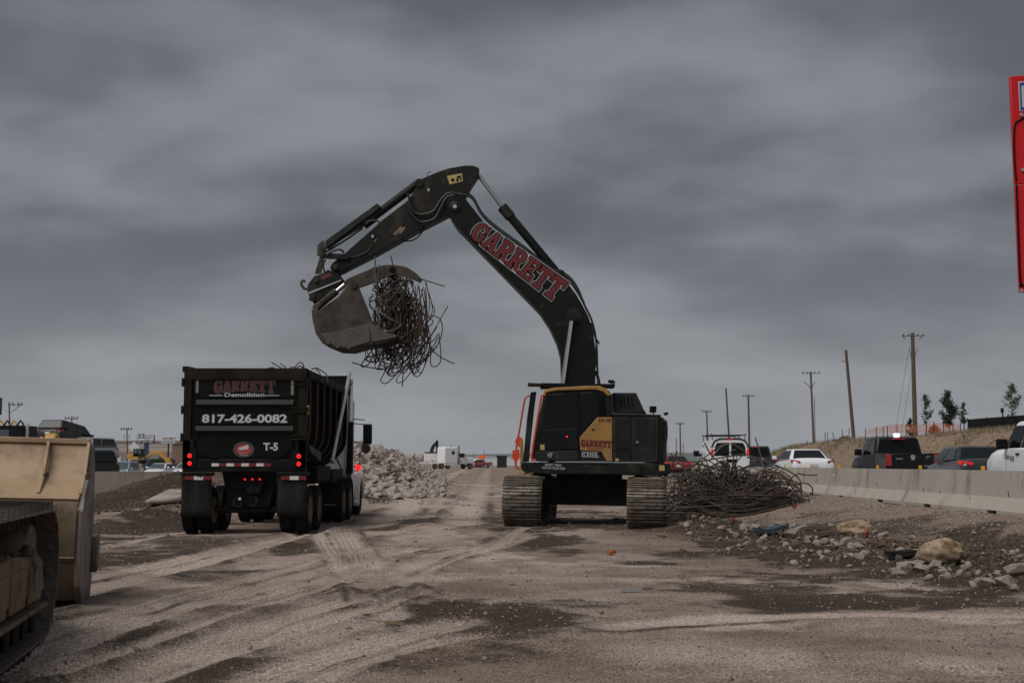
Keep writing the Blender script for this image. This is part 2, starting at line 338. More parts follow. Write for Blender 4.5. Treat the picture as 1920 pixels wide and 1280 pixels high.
# ------------------------------------------------------------------ terrain
def vnoise(x, y, seed=0):
    xi = np.floor(x).astype(np.int64); yi = np.floor(y).astype(np.int64); xf = x - xi; yf = y - yi
    def h(a, b):
        k = (a * 374761393 + b * 668265263 + seed * 974634777) & 0xffffffff
        k = ((k ^ (k >> 13)) * 1274126177) & 0xffffffff
        return ((k ^ (k >> 16)) & 0xffff) / 65535.0
    u = xf * xf * (3 - 2 * xf); v = yf * yf * (3 - 2 * yf)
    return (h(xi, yi) * (1 - u) + h(xi + 1, yi) * u) * (1 - v) + (h(xi, yi + 1) * (1 - u) + h(xi + 1, yi + 1) * u) * v
def fbm(x, y, size, octv=4, seed=0, gain=0.5):
    s = 0; a = 1; t = 0; x = np.asarray(x, float) / size; y = np.asarray(y, float) / size
    for i in range(octv):
        s = s + a * vnoise(x, y, seed + i * 17); t += a; a *= gain; x = x * 2.03 + 11.3; y = y * 2.03 + 7.9
    return s / t - 0.5
def sst(a, b, x):
    t = np.clip((x - a) / (b - a), 0, 1); return t * t * (3 - 2 * t)
def line_dist(x, y, pts):
    best = np.full(np.shape(x), 1e9); sgn = np.zeros(np.shape(x))
    for (ax, ay), (bx, by) in zip(pts[:-1], pts[1:]):
        dx, dy = bx - ax, by - ay; L2 = dx * dx + dy * dy
        t = np.clip(((x - ax) * dx + (y - ay) * dy) / L2, 0, 1); px, py = ax + t * dx, ay + t * dy
        d = np.hypot(x - px, y - py); s = np.sign((x - ax) * dy - (y - ay) * dx)
        m = d < best; best = np.where(m, d, best); sgn = np.where(m, s, sgn)
    return best * np.where(sgn == 0, 1, sgn)
def smooth_path(px):
    w_ = [ground_at(*p) for p in px]; pts = []
    for i in range(len(w_) - 1):
        a, b, c, d = w_[max(i - 1, 0)], w_[i], w_[i + 1], w_[min(i + 2, len(w_) - 1)]
        for k in range(5):
            t = k / 5; p = 0.5 * ((2 * b) + (c - a) * t + (2 * a - 5 * b + 4 * c - d) * t * t + (3 * b - a - 3 * c + d) * t ** 3)
            pts.append((p.x, p.y))
    return pts + [(w_[-1].x, w_[-1].y)]
RUTS = [  # (path in photo pixels on the ground, half width of the wheel track, depth)
    ([(-120, 1190), (120, 1120), (330, 1062), (520, 1015), (640, 985)], 0.30, 0.05),
    ([(-160, 1300), (160, 1195), (360, 1130), (560, 1075), (760, 1030)], 0.28, 0.05),
    ([(60, 1330), (330, 1235), (520, 1165), (700, 1110)], 0.24, 0.045),
    ([(330, 1340), (520, 1260), (700, 1205), (860, 1165)], 0.26, 0.035),
    ([(598, 1000), (628, 1040), (650, 1072), (700, 1110), (735, 1160)], 0.20, 0.02),
    ([(640, 1000), (672, 1040), (710, 1075), (770, 1118)], 0.20, 0.02),
    ([(700, 1100), (800, 1052), (900, 1030), (980, 1015)], 0.30, 0.03),
    ([(690, 1000), (770, 945), (830, 905), (870, 885)], 0.45, 0.04),
    ([(860, 1000), (880, 945), (905, 905), (915, 885)], 0.45, 0.04),
    ([(1150, 1172), (1350, 1156), (1600, 1152), (2000, 1160)], 0.22, 0.012),
    ([(180, 985), (300, 965), (420, 948)], 0.3, 0.04),
    ([(190, 1030), (300, 1005), (430, 985)], 0.14, 0.03),
    ([(-60, 1150), (180, 1085), (400, 1035), (600, 995)], 0.12, 0.03),
    ([(-80, 1240), (200, 1160), (420, 1095), (620, 1045)], 0.13, 0.03),
    ([(100, 1270), (300, 1200), (480, 1140), (640, 1090)], 0.12, 0.03),
    ([(220, 1300), (430, 1225), (600, 1170), (800, 1110)], 0.12, 0.03),
    ([(560, 1300), (640, 1255), (760, 1215), (900, 1190)], 0.12, 0.025),
    ([(760, 1090), (850, 1048), (940, 1020), (1000, 1000)], 0.13, 0.025),
]
RUTP = [(smooth_path(p), hw, d) for p, hw, d in RUTS]
def H(x, y, fine=True):
    x = np.asarray(x, float); y = np.asarray(y, float)
    z = 0.10 * fbm(x, y, 5.0, 3, 1) + 0.05 * fbm(x, y, 1.3, 3, 5)
    z = z * (1 - 0.7 * sst(60, 140, y))
    # slightly raised pad under the machine
    z = z * (1 - 0.7 * np.exp(-((x - 1.5) ** 2 + (y - 28.5) ** 2) / 20)) + (0.17 - 0.02 * (x - 1.7)) * np.exp(-(((x - 1.7) / 5.5) ** 2 + ((y - 29) / 5) ** 2) ** 2)
    z = z * (1 - 0.8 * np.exp(-(((x + 5.6) / 2.5) ** 2 + ((y - 33) / 8) ** 2) ** 2))
    # bank rising to the barrier on the right
    bank = sst(5.2, 9.3, x + 0.9 * fbm(x, y, 4, 3, 9)) * sst(9, 21, y)
    z = z + 0.52 * bank
    road = sst(9.25, 9.5, x)
    z = z * (1 - road) + road * (0.50 * sst(6, 21, y))
    # embankment beyond the road, and its plateau
    em = sst(21.3, 24.6, x + 1.6 * fbm(x, y, 9, 3, 12) + 0.7 * fbm(x, y, 1.6, 3, 14)) * (1 - sst(118, 150, y + 1.2 * (30 - x))) * sst(28, 50, y)
    z = z + em * (2.45 + 0.062 * np.clip(x - 24, 0, 40) + 0.5 * fbm(x, y, 3.2, 4, 15))
    # far ground is level with the road
    z = z + 0.45 * sst(75, 170, y) * (1 - road)
    # rubble mound behind the truck
    cx_ = -7.9 - 0.055 * (y - 55)
    mound = np.exp(-(((x - cx_) / 3.9) ** 2) ** 1.5) * sst(44, 54, y + 0.35 * (x + 6)) * (1 - sst(95, 170, y))
    z = z + mound * (2.25 + 0.9 * fbm(x, y, 5, 3, 21)) * (1 - 0.3 * sst(80, 140, y))
    # dug earth on the left, before the wall
    ml = np.exp(-(((x + 10.9) / 3.1) ** 2) ** 1.2) * np.exp(-(((y - 46) / 6.5) ** 2) ** 1.2)
    z = z + ml * (1.20 + 0.7 * fbm(x, y, 2.6, 4, 25))
    ml2 = np.exp(-(((x + 9.8) / 3.2) ** 2)) * np.exp(-(((y - 34) / 4.5) ** 2))
    z = z + ml2 * (0.30 + 0.35 * fbm(x, y, 2.0, 4, 26)) * sst(-7.6, -9.5, x)
    z = z + 0.22 * sst(-9.5, -17, x) * sst(36, 58, y) * (1 - sst(75, 100, y))
    z = z + 0.45 * np.exp(-(((y - 105) / 7) ** 2)) * sst(-18, -24, x) * (0.9 + fbm(x, y, 4, 3, 27))
    # rough dug strip on the right, in front of the gravel bank
    d = line_dist(x, y, [(3.7, 30), (5.0, 24), (6.2, 18.5), (7.6, 14.5), (9.5, 12.5)])
    z = z + 0.20 * np.exp(-(d / 1.2) ** 2) * (0.5 + 2.4 * fbm(x, y, 0.7, 5, 31, .6))
    if fine:
        for pts, hw, dep in RUTP:
            d = np.abs(line_dist(x, y, pts))
            k = 0.75 + 0.9 * fbm(x, y, 0.8, 2, 44)
            z = z - k * dep * np.exp(-(d / hw) ** 4) + k * dep * 0.75 * np.exp(-((d - hw * 1.55) / (hw * 0.42)) ** 2)
        z = z + 0.018 * fbm(x, y, 0.28, 3, 51) * (1 - sst(40, 60, y))
    return z
def hz_at(x, y): return float(H(np.array([x]), np.array([y]))[0])

def ray_ground(px, py):
    Ys = np.arange(12, 80, .1); P_ = [at(px, py, y) for y in Ys]; hh = H(np.array([v.x for v in P_]), Ys, False)
    for v, h_ in zip(P_, hh):
        if v.z < h_: return v
    return P_[-1]

# wet or tarry dark patches lying on the ground: (photo px x, y, rx, ry, strength)
DARK = [(255,990,150,26,.95),(400,1030,120,16,.7),(230,960,110,20,.8),(780,992,130,14,.85),(700,1015,60,8,.6),(1440,1030,150,20,.9),(1560,1055,150,22,.9),(1720,1085,160,22,.9),(1340,1000,110,12,.7),(1870,1075,110,24,.9),(1640,1015,120,14,.6),(1100,1130,140,10,.6),(620,1150,120,10,.5),(150,1215,120,14,.5),(1150,1000,140,8,.6),(250,1042,135,26,.85),(340,1010,120,20,.6),(560,1030,60,14,.8),(1000,1008,110,15,.95),(900,1000,90,12,.7),(770,1000,90,16,.5),
        (860,1150,190,24,.95),(1010,1158,110,24,.95),(950,1180,160,22,.7),(780,1170,120,28,.7),(1480,1080,190,22,.8),(1390,1105,150,16,.75),
        (1600,1128,230,16,.98),(1480,1125,200,15,.8),(1780,1100,200,18,.85),(1860,1130,150,12,.7),(1850,1050,130,26,.8),(1700,1040,120,22,.55),(1500,1015,190,20,.6),(1640,1065,110,20,.6),
        (1890,985,85,13,.95),(1500,1150,64,7,.55),(380,1085,60,7,.6),(80,1165,170,14,.5),(690,1120,120,9,.35),(1310,1040,90,10,.5),(1100,1060,60,5,.35),
        (1420,960,110,8,.7),(1330,975,60,8,.6),(1550,985,70,6,.5),(260,955,110,10,.7),(230,930,70,14,.6),(600,1120,60,6,.4),(520,1140,150,5,.5),(330,1180,160,6,.5),(250,1265,140,9,.35),(720,1215,110,10,.45)]
PALE = [(850,1040,110,22,.8),(760,1070,70,18,.5),(1600,1165,320,10,.8),(1450,1172,200,10,.6),(1750,1240,200,14,.5),(1250,1240,150,14,.45),(860,930,70,38,.6),(480,1110,120,16,.6),(330,1140,160,10,.5),(500,1210,130,14,.45),(1350,1020,60,7,.7),(1400,1000,50,6,.7),(1690,1095,50,9,.8),(1780,975,160,18,.4),(300,940,60,14,.5),(1380,1230,260,26,.4),(850,1240,60,14,.3),(330,1215,200,12,.35)]
def patch_mask(x, y, lst, seed):
    m = np.zeros(np.shape(x)); n1 = fbm(x, y, 1.6, 4, seed); n2 = fbm(x, y, 0.32, 3, seed + 3)
    for px, py, rx, ry, s in lst:
        c = ground_at(px, py); ax = rx * c.y / FPX; ay = abs(ground_at(px, py - ry).y - ground_at(px, py + ry).y) / 2
        q = ((x - c.x) / ax) ** 2 + ((y - c.y) / ay) ** 2
        m = np.maximum(m, s * np.clip(1.25 - q + 3.4 * n1 + 2.0 * n2, 0, 1))
    return m
def make_ground():
    ys = np.concatenate([np.linspace(-60, 3, 10), 3.5 * (150 / 3.5) ** (np.arange(0, 560) / 559.0), 150 * (9000 / 150) ** (np.arange(1, 50) / 49.0)])
    u = np.concatenate([-np.linspace(1, 0.46, 22)[:-1] ** 1.0, np.linspace(-0.46, 0.46, 520), np.linspace(0.46, 1, 22)[1:]])
    u = np.where(np.abs(u) > 0.46, np.sign(u) * (0.46 + (np.abs(u) - 0.46) * 2.5), u)
    Yg, Ug = np.meshgrid(ys, u, indexing='ij'); Xg = Ug * (np.maximum(Yg, 0) + 4.5) * np.where(Yg < 3, 4, 1.0)
    Zg = H(Xg, Yg)
    ny, nx = Xg.shape
    me = bpy.data.meshes.new('ground')
    verts = np.stack([Xg, Yg, Zg], -1).reshape(-1, 3)
    i = np.arange(ny * nx).reshape(ny, nx)
    quads = np.stack([i[:-1, :-1], i[:-1, 1:], i[1:, 1:], i[1:, :-1]], -1).reshape(-1, 4)
    me.vertices.add(len(verts)); me.vertices.foreach_set('co', verts.ravel())
    me.loops.add(quads.size); me.loops.foreach_set('vertex_index', quads.ravel())
    me.polygons.add(len(quads)); me.polygons.foreach_set('loop_start', np.arange(0, quads.size, 4)); me.polygons.foreach_set('loop_total', np.full(len(quads), 4))
    me.update(calc_edges=True)
    x, y = Xg.ravel(), Yg.ravel()
    dark = patch_mask(x, y, DARK, 61); pale = patch_mask(x, y, PALE, 71)
    gr0 = sst(6.0, 8.6, x) * sst(14, 19, y)
    # freshly dug brown earth
    strip = 1.15 * np.exp(-(line_dist(x, y, [(4.0, 32), (5.0, 24), (6.4, 18.5), (8.2, 14.5), (11, 13)]) / 2.1) ** 2)
    earth = np.clip(strip * (1.1 + 1.6 * fbm(x, y, 1.2, 4, 83)), 0, 1)
    earth = np.maximum(earth, np.clip(np.exp(-(((x + 15) / 6) ** 2) ** 2) * np.exp(-(((y - 44) / 12) ** 2) ** 2) * 1.3, 0, 1))
    earth = np.maximum(earth, np.clip(sst(-8, -11, x) * sst(28, 33, y) * (1 - sst(50, 60, y)) * (0.75 + 1.2 * fbm(x, y, 3, 3, 84)), 0, 1))
    tanm = np.clip(sst(20.5, 22.5, x) * sst(28, 40, y) * (1 + 0.5 * fbm(x, y, 5, 3, 88)), 0, 1)
    tanm = np.maximum(tanm, 0.8 * sst(70, 120, y) * sst(-7, 0, x))
    dark = np.maximum(dark, np.clip(fbm(x, y, 2.2, 5, 101, .6) * 5.0 - 0.36, 0, .85) * (1 - sst(50, 70, y)) * (1 - gr0))
    pale = np.maximum(pale, np.clip(fbm(x, y, 3.0, 5, 111, .6) * 4.0 - 0.35, 0, .8))
    for pts, hw, dep in RUTP:
        d = np.abs(line_dist(x, y, pts)); q = np.exp(-(d / (hw * 1.2)) ** 4)
        pale = np.maximum(pale * (1 - q * .3), 1.0 * q * np.clip(0.72 + 2.0 * fbm(x, y, 2.2, 4, 91), 0, 1)); dark = dark * (1 - 0.75 * q)
        bm_ = np.exp(-((d - hw * 1.7) / (hw * .38)) ** 2); dark = np.maximum(dark, .75 * bm_ * np.clip(.45 + 2.6 * fbm(x, y, 1.1, 4, 95), 0, 1))
    gr = sst(6.0, 8.6, x + 1.2 * fbm(x, y, 3, 3, 97)) * (1 - sst(9.7, 10.2, x)) * sst(14, 19, y)      # gravel bank
    best = np.full(x.shape, 9.0); rutm = np.zeros(x.shape)
    for pts, hw, dep in RUTP:
        d = line_dist(x, y, pts); m_ = np.abs(d) < np.abs(best); best = np.where(m_, d, best); rutm = np.maximum(rutm, np.exp(-(np.abs(d) / (hw * 1.1)) ** 6) * np.clip(.35 + 4 * fbm(x, y, 1.6, 4, 93), 0, 1))
    a = me.attributes.new('rutd', 'FLOAT', 'POINT'); a.data.foreach_set('value', best.astype(np.float32))
    for nm, val in (('rutm', rutm), ('dark', dark), ('pale', pale), ('earth', earth), ('tan', tanm), ('gravel', gr)):
        a = me.attributes.new(nm, 'FLOAT', 'POINT'); a.data.foreach_set('value', np.clip(val, 0, 1).astype(np.float32))
    me.polygons.foreach_set('use_smooth', [True] * len(me.polygons))
    m = bpy.data.materials.new('site ground'); m.use_nodes = True; nt = m.node_tree; n = nt.nodes; l = nt.links
    b = n['Principled BSDF']; b.inputs['Roughness'].default_value = 0.93; b.inputs['Specular IOR Level'].default_value = 0.15
    geo = n.new('ShaderNodeNewGeometry')
    def nz(s, d=5, ro=0.6, kind='n'):
        q = n.new('ShaderNodeTexNoise' if kind == 'n' else 'ShaderNodeTexVoronoi'); q.inputs['Scale'].default_value = s
        if kind == 'n': q.inputs['Detail'].default_value = d; q.inputs['Roughness'].default_value = ro
        l.new(geo.outputs['Position'], q.inputs['Vector']); return q
    def attr(nm): q = n.new('ShaderNodeAttribute'); q.attribute_name = nm; return q.outputs['Fac']
    def rampf(src, a, c):
        q = n.new('ShaderNodeMapRange'); q.inputs[1].default_value = a; q.inputs[2].default_value = c; l.new(src, q.inputs[0]); return q.outputs[0]
    def mth(op, a, c):
        q = n.new('ShaderNodeMath'); q.operation = op; q.use_clamp = True
        for k, v in ((0, a), (1, c)):
            if isinstance(v, (int, float)): q.inputs[k].default_value = v
            else: l.new(v, q.inputs[k])
        return q.outputs[0]
    def mix(f_, a, c, blend='MIX'):
        q = n.new('ShaderNodeMixRGB'); q.blend_type = blend
        for k, v in ((0, f_), (1, a), (2, c)):
            if isinstance(v, (int, float)): q.inputs[k].default_value = v
            elif isinstance(v, tuple): q.inputs[k].default_value = (*v, 1)
            else: l.new(v, q.inputs[k])
        return q.outputs[0]
    big = nz(0.55, 6, 0.62).outputs['Fac']; med = nz(3.2, 6, 0.65).outputs['Fac']; fin = nz(26, 4, 0.7).outputs['Fac']; fin2 = nz(90, 3, 0.7).outputs['Fac']
    vor = nz(34, kind='v'); vor2 = nz(14, kind='v')
    c = mix(rampf(big, 0.36, 0.64), (0.165, 0.131, 0.106), (0.335, 0.288, 0.25))
    c = mix(mth('MULTIPLY', rampf(nz(0.17, 5, 0.6).outputs['Fac'], 0.48, 0.6), 0.5), c, (0.14, 0.102, 0.074))
    fin3 = nz(48, 3, 0.65).outputs['Fac']
    def rag(a_, wd, th, sp_):
        q = n.new('ShaderNodeMath'); q.operation = 'MULTIPLY_ADD'; q.inputs[1].default_value = wd; q2 = n.new('ShaderNodeMath'); q2.operation = 'ADD'; l.new(mth('ADD', mth('MULTIPLY', fin, 0.6), mth('MULTIPLY', med, 0.4)), q.inputs[0]); l.new(a_, q2.inputs[0]); l.new(q.outputs[0], q2.inputs[1]); q.inputs[2].default_value = -wd * .5
        return rampf(q2.outputs[0], th - sp_, th + sp_)
    c = mix(mth('MULTIPLY', rag(attr('pale'), 1.6, .5, .28), 0.9), c, (0.45, 0.388, 0.338))
    c = mix(mth('MULTIPLY', attr('earth'), rampf(med, 0.2, 0.5)), c, (0.066, 0.044, 0.027))
    c = mix(attr('tan'), c, mix(rampf(med, 0.3, 0.7), (0.155, 0.115, 0.08), (0.275, 0.22, 0.16)))
    c = mix(mth('MULTIPLY', attr('gravel'), 0.85), c, mix(rampf(vor2.outputs['Distance'], 0.1, 0.75), (0.33, 0.275, 0.225), (0.14, 0.105, 0.078)))
    dk = rag(attr('dark'), 2.6, .47, .26)
    c = mix(mth('MULTIPLY', dk, 0.93), c, (0.029, 0.022, 0.0155))
    c = mix(mth('MULTIPLY', rampf(fin, 0.42, 0.66), 0.38), c, mix(0.5, c, (0.12, 0.085, 0.075)))
    # pale and dark chips of stone
    c = mix(mth('MULTIPLY', rampf(vor.outputs['Distance'], 0.26, 0.12), rampf(vor.outputs['Color'], 0.62, 0.7)), c, (0.42, 0.375, 0.34))
    c = mix(mth('MULTIPLY', rampf(vor.outputs['Distance'], 0.30, 0.14), rampf(vor.outputs['Color'], 0.34, 0.26)), c, (0.05, 0.036, 0.033))
    c = mix(0.95, c, mix(rampf(fin3, 0.38, 0.62), (0.20, 0.17, 0.165), (0.82, 0.81, 0.80)), 'OVERLAY')
    c = mix(0.5, c, mix(rampf(fin2, 0.36, 0.64), (0.28, 0.26, 0.25), (0.74, 0.73, 0.73)), 'OVERLAY')
    # tyre tread ridges in bump, shade of their grooves put into the colour
    sn = n.new('ShaderNodeMath'); sn.operation = 'SINE'; ph = n.new('ShaderNodeMath'); ph.operation = 'MULTIPLY'; ph.inputs[1].default_value = 62.0
    ad = n.new('ShaderNodeMath'); ad.operation = 'MULTIPLY_ADD'; ad.inputs[1].default_value = 0.05; l.new(med, ad.inputs[0]); l.new(attr('rutd'), ad.inputs[2]); l.new(ad.outputs[0], ph.inputs[0]); l.new(ph.outputs[0], sn.inputs[0])
    tread = mth('MULTIPLY', rampf(sn.outputs[0], -0.5, 0.7), attr('rutm'))
    c = mix(mth('MULTIPLY', tread, 0.34), c, mix(0.5, c, (0.07, 0.055, 0.045)))
    l.new(c, b.inputs['Base Color'])
    hsum = mth('ADD', mth('MULTIPLY', med, 0.55), mth('ADD', mth('MULTIPLY', fin, 0.3), mth('MULTIPLY', fin2, 0.12)))
    bp = n.new('ShaderNodeBump'); bp.inputs['Strength'].default_value = 0.9; bp.inputs['Distance'].default_value = 0.07; l.new(mth('SUBTRACT', hsum, mth('MULTIPLY', tread, 0.15)), bp.inputs['Height']); l.new(bp.outputs[0], b.inputs['Normal'])
    me.materials.append(m)
    o = link('ground', me); tag(o, None, None, kind='structure'); return o
make_ground()

def chunk_mesh(name, seed, mat, n=16, flat=0.7, smooth=0):
    r = random.Random(seed); bm = bmesh.new()
    for k in range(n):
        v = Vector((r.gauss(0, 1), r.gauss(0, 1), r.gauss(0, 1))).normalized() * r.uniform(0.8, 1.0)
        bm.verts.new((v.x * 0.62, v.y * 0.5, v.z * 0.5 * flat))
    bmesh.ops.convex_hull(bm, input=list(bm.verts))
    for v in [v for v in bm.verts if not v.link_faces]: bm.verts.remove(v)
    me = bpy.data.meshes.new(name); bm.to_mesh(me); bm.free(); me.materials.append(mat)
    return me
CHUNK = [chunk_mesh('concrete_chunk', s, M['rubble'], 13 + s % 5, 0.55 + 0.1 * (s % 4)) for s in range(10)]
def mesh_np(me):
    v = np.zeros(len(me.vertices) * 3); me.vertices.foreach_get('co', v); return v.reshape(-1, 3), [tuple(p.vertices) for p in me.polygons]
CHUNKS = [m.copy() for m in CHUNK]
for m in CHUNKS: m.materials.clear(); m.materials.append(M['stripc'])
CHUNK_NP = [mesh_np(m) for m in CHUNK]
def rot_xyz(a, b, c): return np.array(Matrix.Rotation(c, 3, 'Z') @ Matrix.Rotation(b, 3, 'Y') @ Matrix.Rotation(a, 3, 'X'))
PEB = []
for s in range(8):
    me_ = chunk_mesh('pebble', 50 + s, M['gravelm'], 7, 0.7); PEB.append(mesh_np(me_)); bpy.data.meshes.remove(me_)
nrng = np.random.default_rng(11)
def scatter_mesh(name, spots, mat, tilt=0.5, lib=None):
    """spots: (x, y, z, size): many stones in one mesh"""
    lib = lib or CHUNK_NP; sp_ = np.array(spots, float); which = nrng.integers(0, len(lib), len(sp_)); V = []; T = []; o = 0
    for k, (v, f) in enumerate(lib):
        s_ = sp_[which == k]; m = len(s_)
        if not m: continue
        a, b = nrng.uniform(-tilt, tilt, (2, m)); c = nrng.uniform(0, 6.283, m)
        ca, sa, cb, sb, cc, sc = np.cos(a), np.sin(a), np.cos(b), np.sin(b), np.cos(c), np.sin(c)
        Rm = np.stack([np.stack([cc * cb, cc * sb * sa - sc * ca, cc * sb * ca + sc * sa], -1), np.stack([sc * cb, sc * sb * sa + cc * ca, sc * sb * ca - cc * sa], -1), np.stack([-sb, cb * sa, cb * ca], -1)], -2)
        q_ = np.einsum('mij,vj->mvi', Rm, v) * s_[:, 3, None, None] + s_[:, None, :3]
        tri = np.array([t for t in f if len(t) == 3]); V.append(q_.reshape(-1, 3)); T.append((tri[None] + (np.arange(m) * len(v))[:, None, None] + o).reshape(-1, 3)); o += m * len(v)
    V = np.concatenate(V); T = np.concatenate(T); me = bpy.data.meshes.new(name)
    me.vertices.add(len(V)); me.vertices.foreach_set('co', V.ravel()); me.loops.add(T.size); me.loops.foreach_set('vertex_index', T.ravel().astype(np.int32))
    me.polygons.add(len(T)); me.polygons.foreach_set('loop_start', np.arange(0, T.size, 3)); me.polygons.foreach_set('loop_total', np.full(len(T), 3)); me.update(calc_edges=True); me.materials.append(mat)
    return link(name, me)

# loose gravel and chips over the site
def gravel(n, smin, smax, ymax, mat, label, seed, bias):
    g_ = np.random.default_rng(seed); Y = 5.5 + g_.random(n) ** 1.35 * (ymax - 5.5); X = g_.uniform(-.46, .46, n) * Y
    s_ = (smin + (smax - smin) * g_.random(n) ** 6) * (0.7 + Y / 40)
    wgt = 0.30 + bias * patch_mask(X, Y, DARK, 61) + 1.6 * np.clip(fbm(X, Y, 1.8, 4, 131), 0, 1)
    for pts, hw, dep in RUTP: wgt = wgt * (1 - .8 * np.exp(-(np.abs(line_dist(X, Y, pts)) / hw) ** 4))
    right = (X > 3.2 + (28 - Y) * .22) & (X < 9.3); wgt = np.where(right, wgt + .5, wgt); s_ = np.where(right, s_ * 1.35, s_)
    k_ = (g_.random(n) < wgt) & (X < 9.3); X, Y, s_ = X[k_], Y[k_], s_[k_]
    tag(scatter_mesh('gravel', np.stack([X, Y, H(X, Y) + s_ * .1, s_], -1), mat, 1.0, PEB), label, 'gravel', kind='stuff')
gravel(30000, .007, .034, 34, M['gravelp'], 'pale loose gravel and chips scattered over the dirt', 5, .25)
gravel(26000, .008, .03, 34, M['graveld'], 'dark loose gravel and crumbs scattered over the dirt', 6, .5)
gravel(12000, .01, .08, 42, M['gravelm'], 'grey brown loose gravel scattered over the dirt', 7, .3)

# ------------------------------------------------------------------ rubble heap
rocks = []
for k in range(22000):
    Y = 45 + (rnd.random() ** 1.7) * 110; X = -7.2 - 0.055 * (Y - 55) + rnd.gauss(0, 3.0)
    if X < -11.3 or X > -1.5: continue
    rocks.append((X, Y))
ra = np.array(rocks); base = H(ra[:, 0], ra[:, 1])
cxr = -7.9 - 0.055 * (ra[:, 1] - 55); mnd = np.exp(-(((ra[:, 0] - cxr) / 3.9) ** 2) ** 1.5) * sst(44, 54, ra[:, 1] + 0.35 * (ra[:, 0] + 6))
lst = []
for (X, Y), z, mm in zip(rocks, base, mnd):
    if mm < 0.10 and rnd.random() > 0.04: continue
    s = 0.07 + 0.38 * rnd.random() ** 3.6
    if Y < 51: s *= 1.3
    if mm < .1: s = min(s, .16)
    lst.append((X, Y, z + s * 0.12, s))
lst.sort(key=lambda q: -(q[3] / q[1]) * (1 if q[0] / q[1] > -0.127 else 0.02))
g = 'broken concrete chunks of the rubble heap'
for X, Y, z, s in lst[:300]:
    o = link('concrete_chunk', CHUNK[rnd.randrange(10)]); o.location = (X, Y, z); k = s
    o.scale = (k * rnd.uniform(.8, 1.3), k * rnd.uniform(.8, 1.2), k * rnd.uniform(.7, 1.2)); o.rotation_euler = (rnd.uniform(-.7, .7), rnd.uniform(-.7, .7), rnd.uniform(0, 6.3))
    tag(o, 'pale broken concrete chunk in the rubble heap beside the dump truck', 'rubble', g)
tag(scatter_mesh('rubble', lst[300:10300], M['rubble'], 0.9), 'long heap of pale broken concrete beyond the dump truck', 'rubble', kind='stuff')

# earth clods of the dug strip
cs_ = []
for k in range(4200):
    t = rnd.random(); i_ = min(3, int(t * 4)); u_ = t * 4 - i_; L_ = [(4.0, 32), (5.0, 24), (6.4, 18.5), (8.2, 14.5), (11, 13)]; cx_, cy_ = (L_[i_][0] * (1 - u_) + L_[i_ + 1][0] * u_ + rnd.gauss(0, .8), L_[i_][1] * (1 - u_) + L_[i_ + 1][1] * u_ + rnd.gauss(0, 1.4))
    if cx_ < 9.2: cs_.append((cx_, cy_, hz_at(cx_, cy_) if False else 0, .03 + .13 * rnd.random() ** 3))
ca_ = np.array(cs_); ca_[:, 2] = H(ca_[:, 0], ca_[:, 1]); tag(scatter_mesh('clods', ca_, mk('strip clod earth', (.075, .052, .035), .95, var=.45, scale=.9), 1.0), 'dark earth clods along the dug strip before the barrier', 'clods', kind='stuff')
fr_ = []
for k in range(1300):
    t = rnd.random(); i_ = min(3, int(t * 4)); u_ = t * 4 - i_; cx_, cy_ = (L_[i_][0] * (1 - u_) + L_[i_ + 1][0] * u_ + rnd.gauss(-.3, .75), L_[i_][1] * (1 - u_) + L_[i_ + 1][1] * u_ + rnd.gauss(-.5, 1.3))
    if cx_ < 9.2: fr_.append((cx_, cy_, 0, .03 + .15 * rnd.random() ** 4))
fa_ = np.array(fr_); fa_[:, 2] = H(fa_[:, 0], fa_[:, 1]) + fa_[:, 3] * .15; tag(scatter_mesh('rubble_fragments', fa_, M['stripc'], 1.0), 'small pale concrete fragments strewn along the dug strip', 'rubble', kind='stuff')
# chunks and clods along the dug strip on the right
strip_px = [(1395,990,.24),(1418,996,.30),(1450,1000,.34),(1478,1008,.36),(1500,996,.30),(1520,1012,.3),(1545,1022,.26),(1570,1028,.22),(1590,1020,.24),(1608,1030,.28),(1612,1048,.2),(1432,1012,.2),(1462,985,.2),(1490,988,.22),(1380,1008,.18),
            (1680,1075,.2),(1697,1072,.26),(1715,1066,.3),(1728,1072,.2),(1752,1064,.22),(1770,1076,.16),(1838,1094,.18),(1855,1100,.22),(1888,1098,.26),(1902,1108,.16),(1912,1078,.36),(1870,1083,.2),(1335,968,.24),(1345,962,.2),(1305,975,.26),(1290,960,.22),(1560,988,.18),(1640,1000,.16),(1655,1006,.2),(1630,998,.2),(1283,985,.2),(1712,1010,.14),(1590,1045,.16),(1540,1040,.14),(1350,992,.16)]
for px, py, s in strip_px:
    p = ray_ground(px, py); z = hz_at(p.x, p.y)
    o = link('concrete_chunk', CHUNKS[rnd.randrange(10)]); o.location = (p.x, p.y, z + s * .14)
    o.scale = (s * rnd.uniform(.8, 1.2), s, s * rnd.uniform(.9, 1.4)); o.rotation_euler = (rnd.uniform(-.5, .5), rnd.uniform(-.5, .5), rnd.uniform(0, 6.3))
    tag(o, 'small broken chunk lying along the dug strip before the concrete barrier', 'rubble', 'chunks along the dug strip')

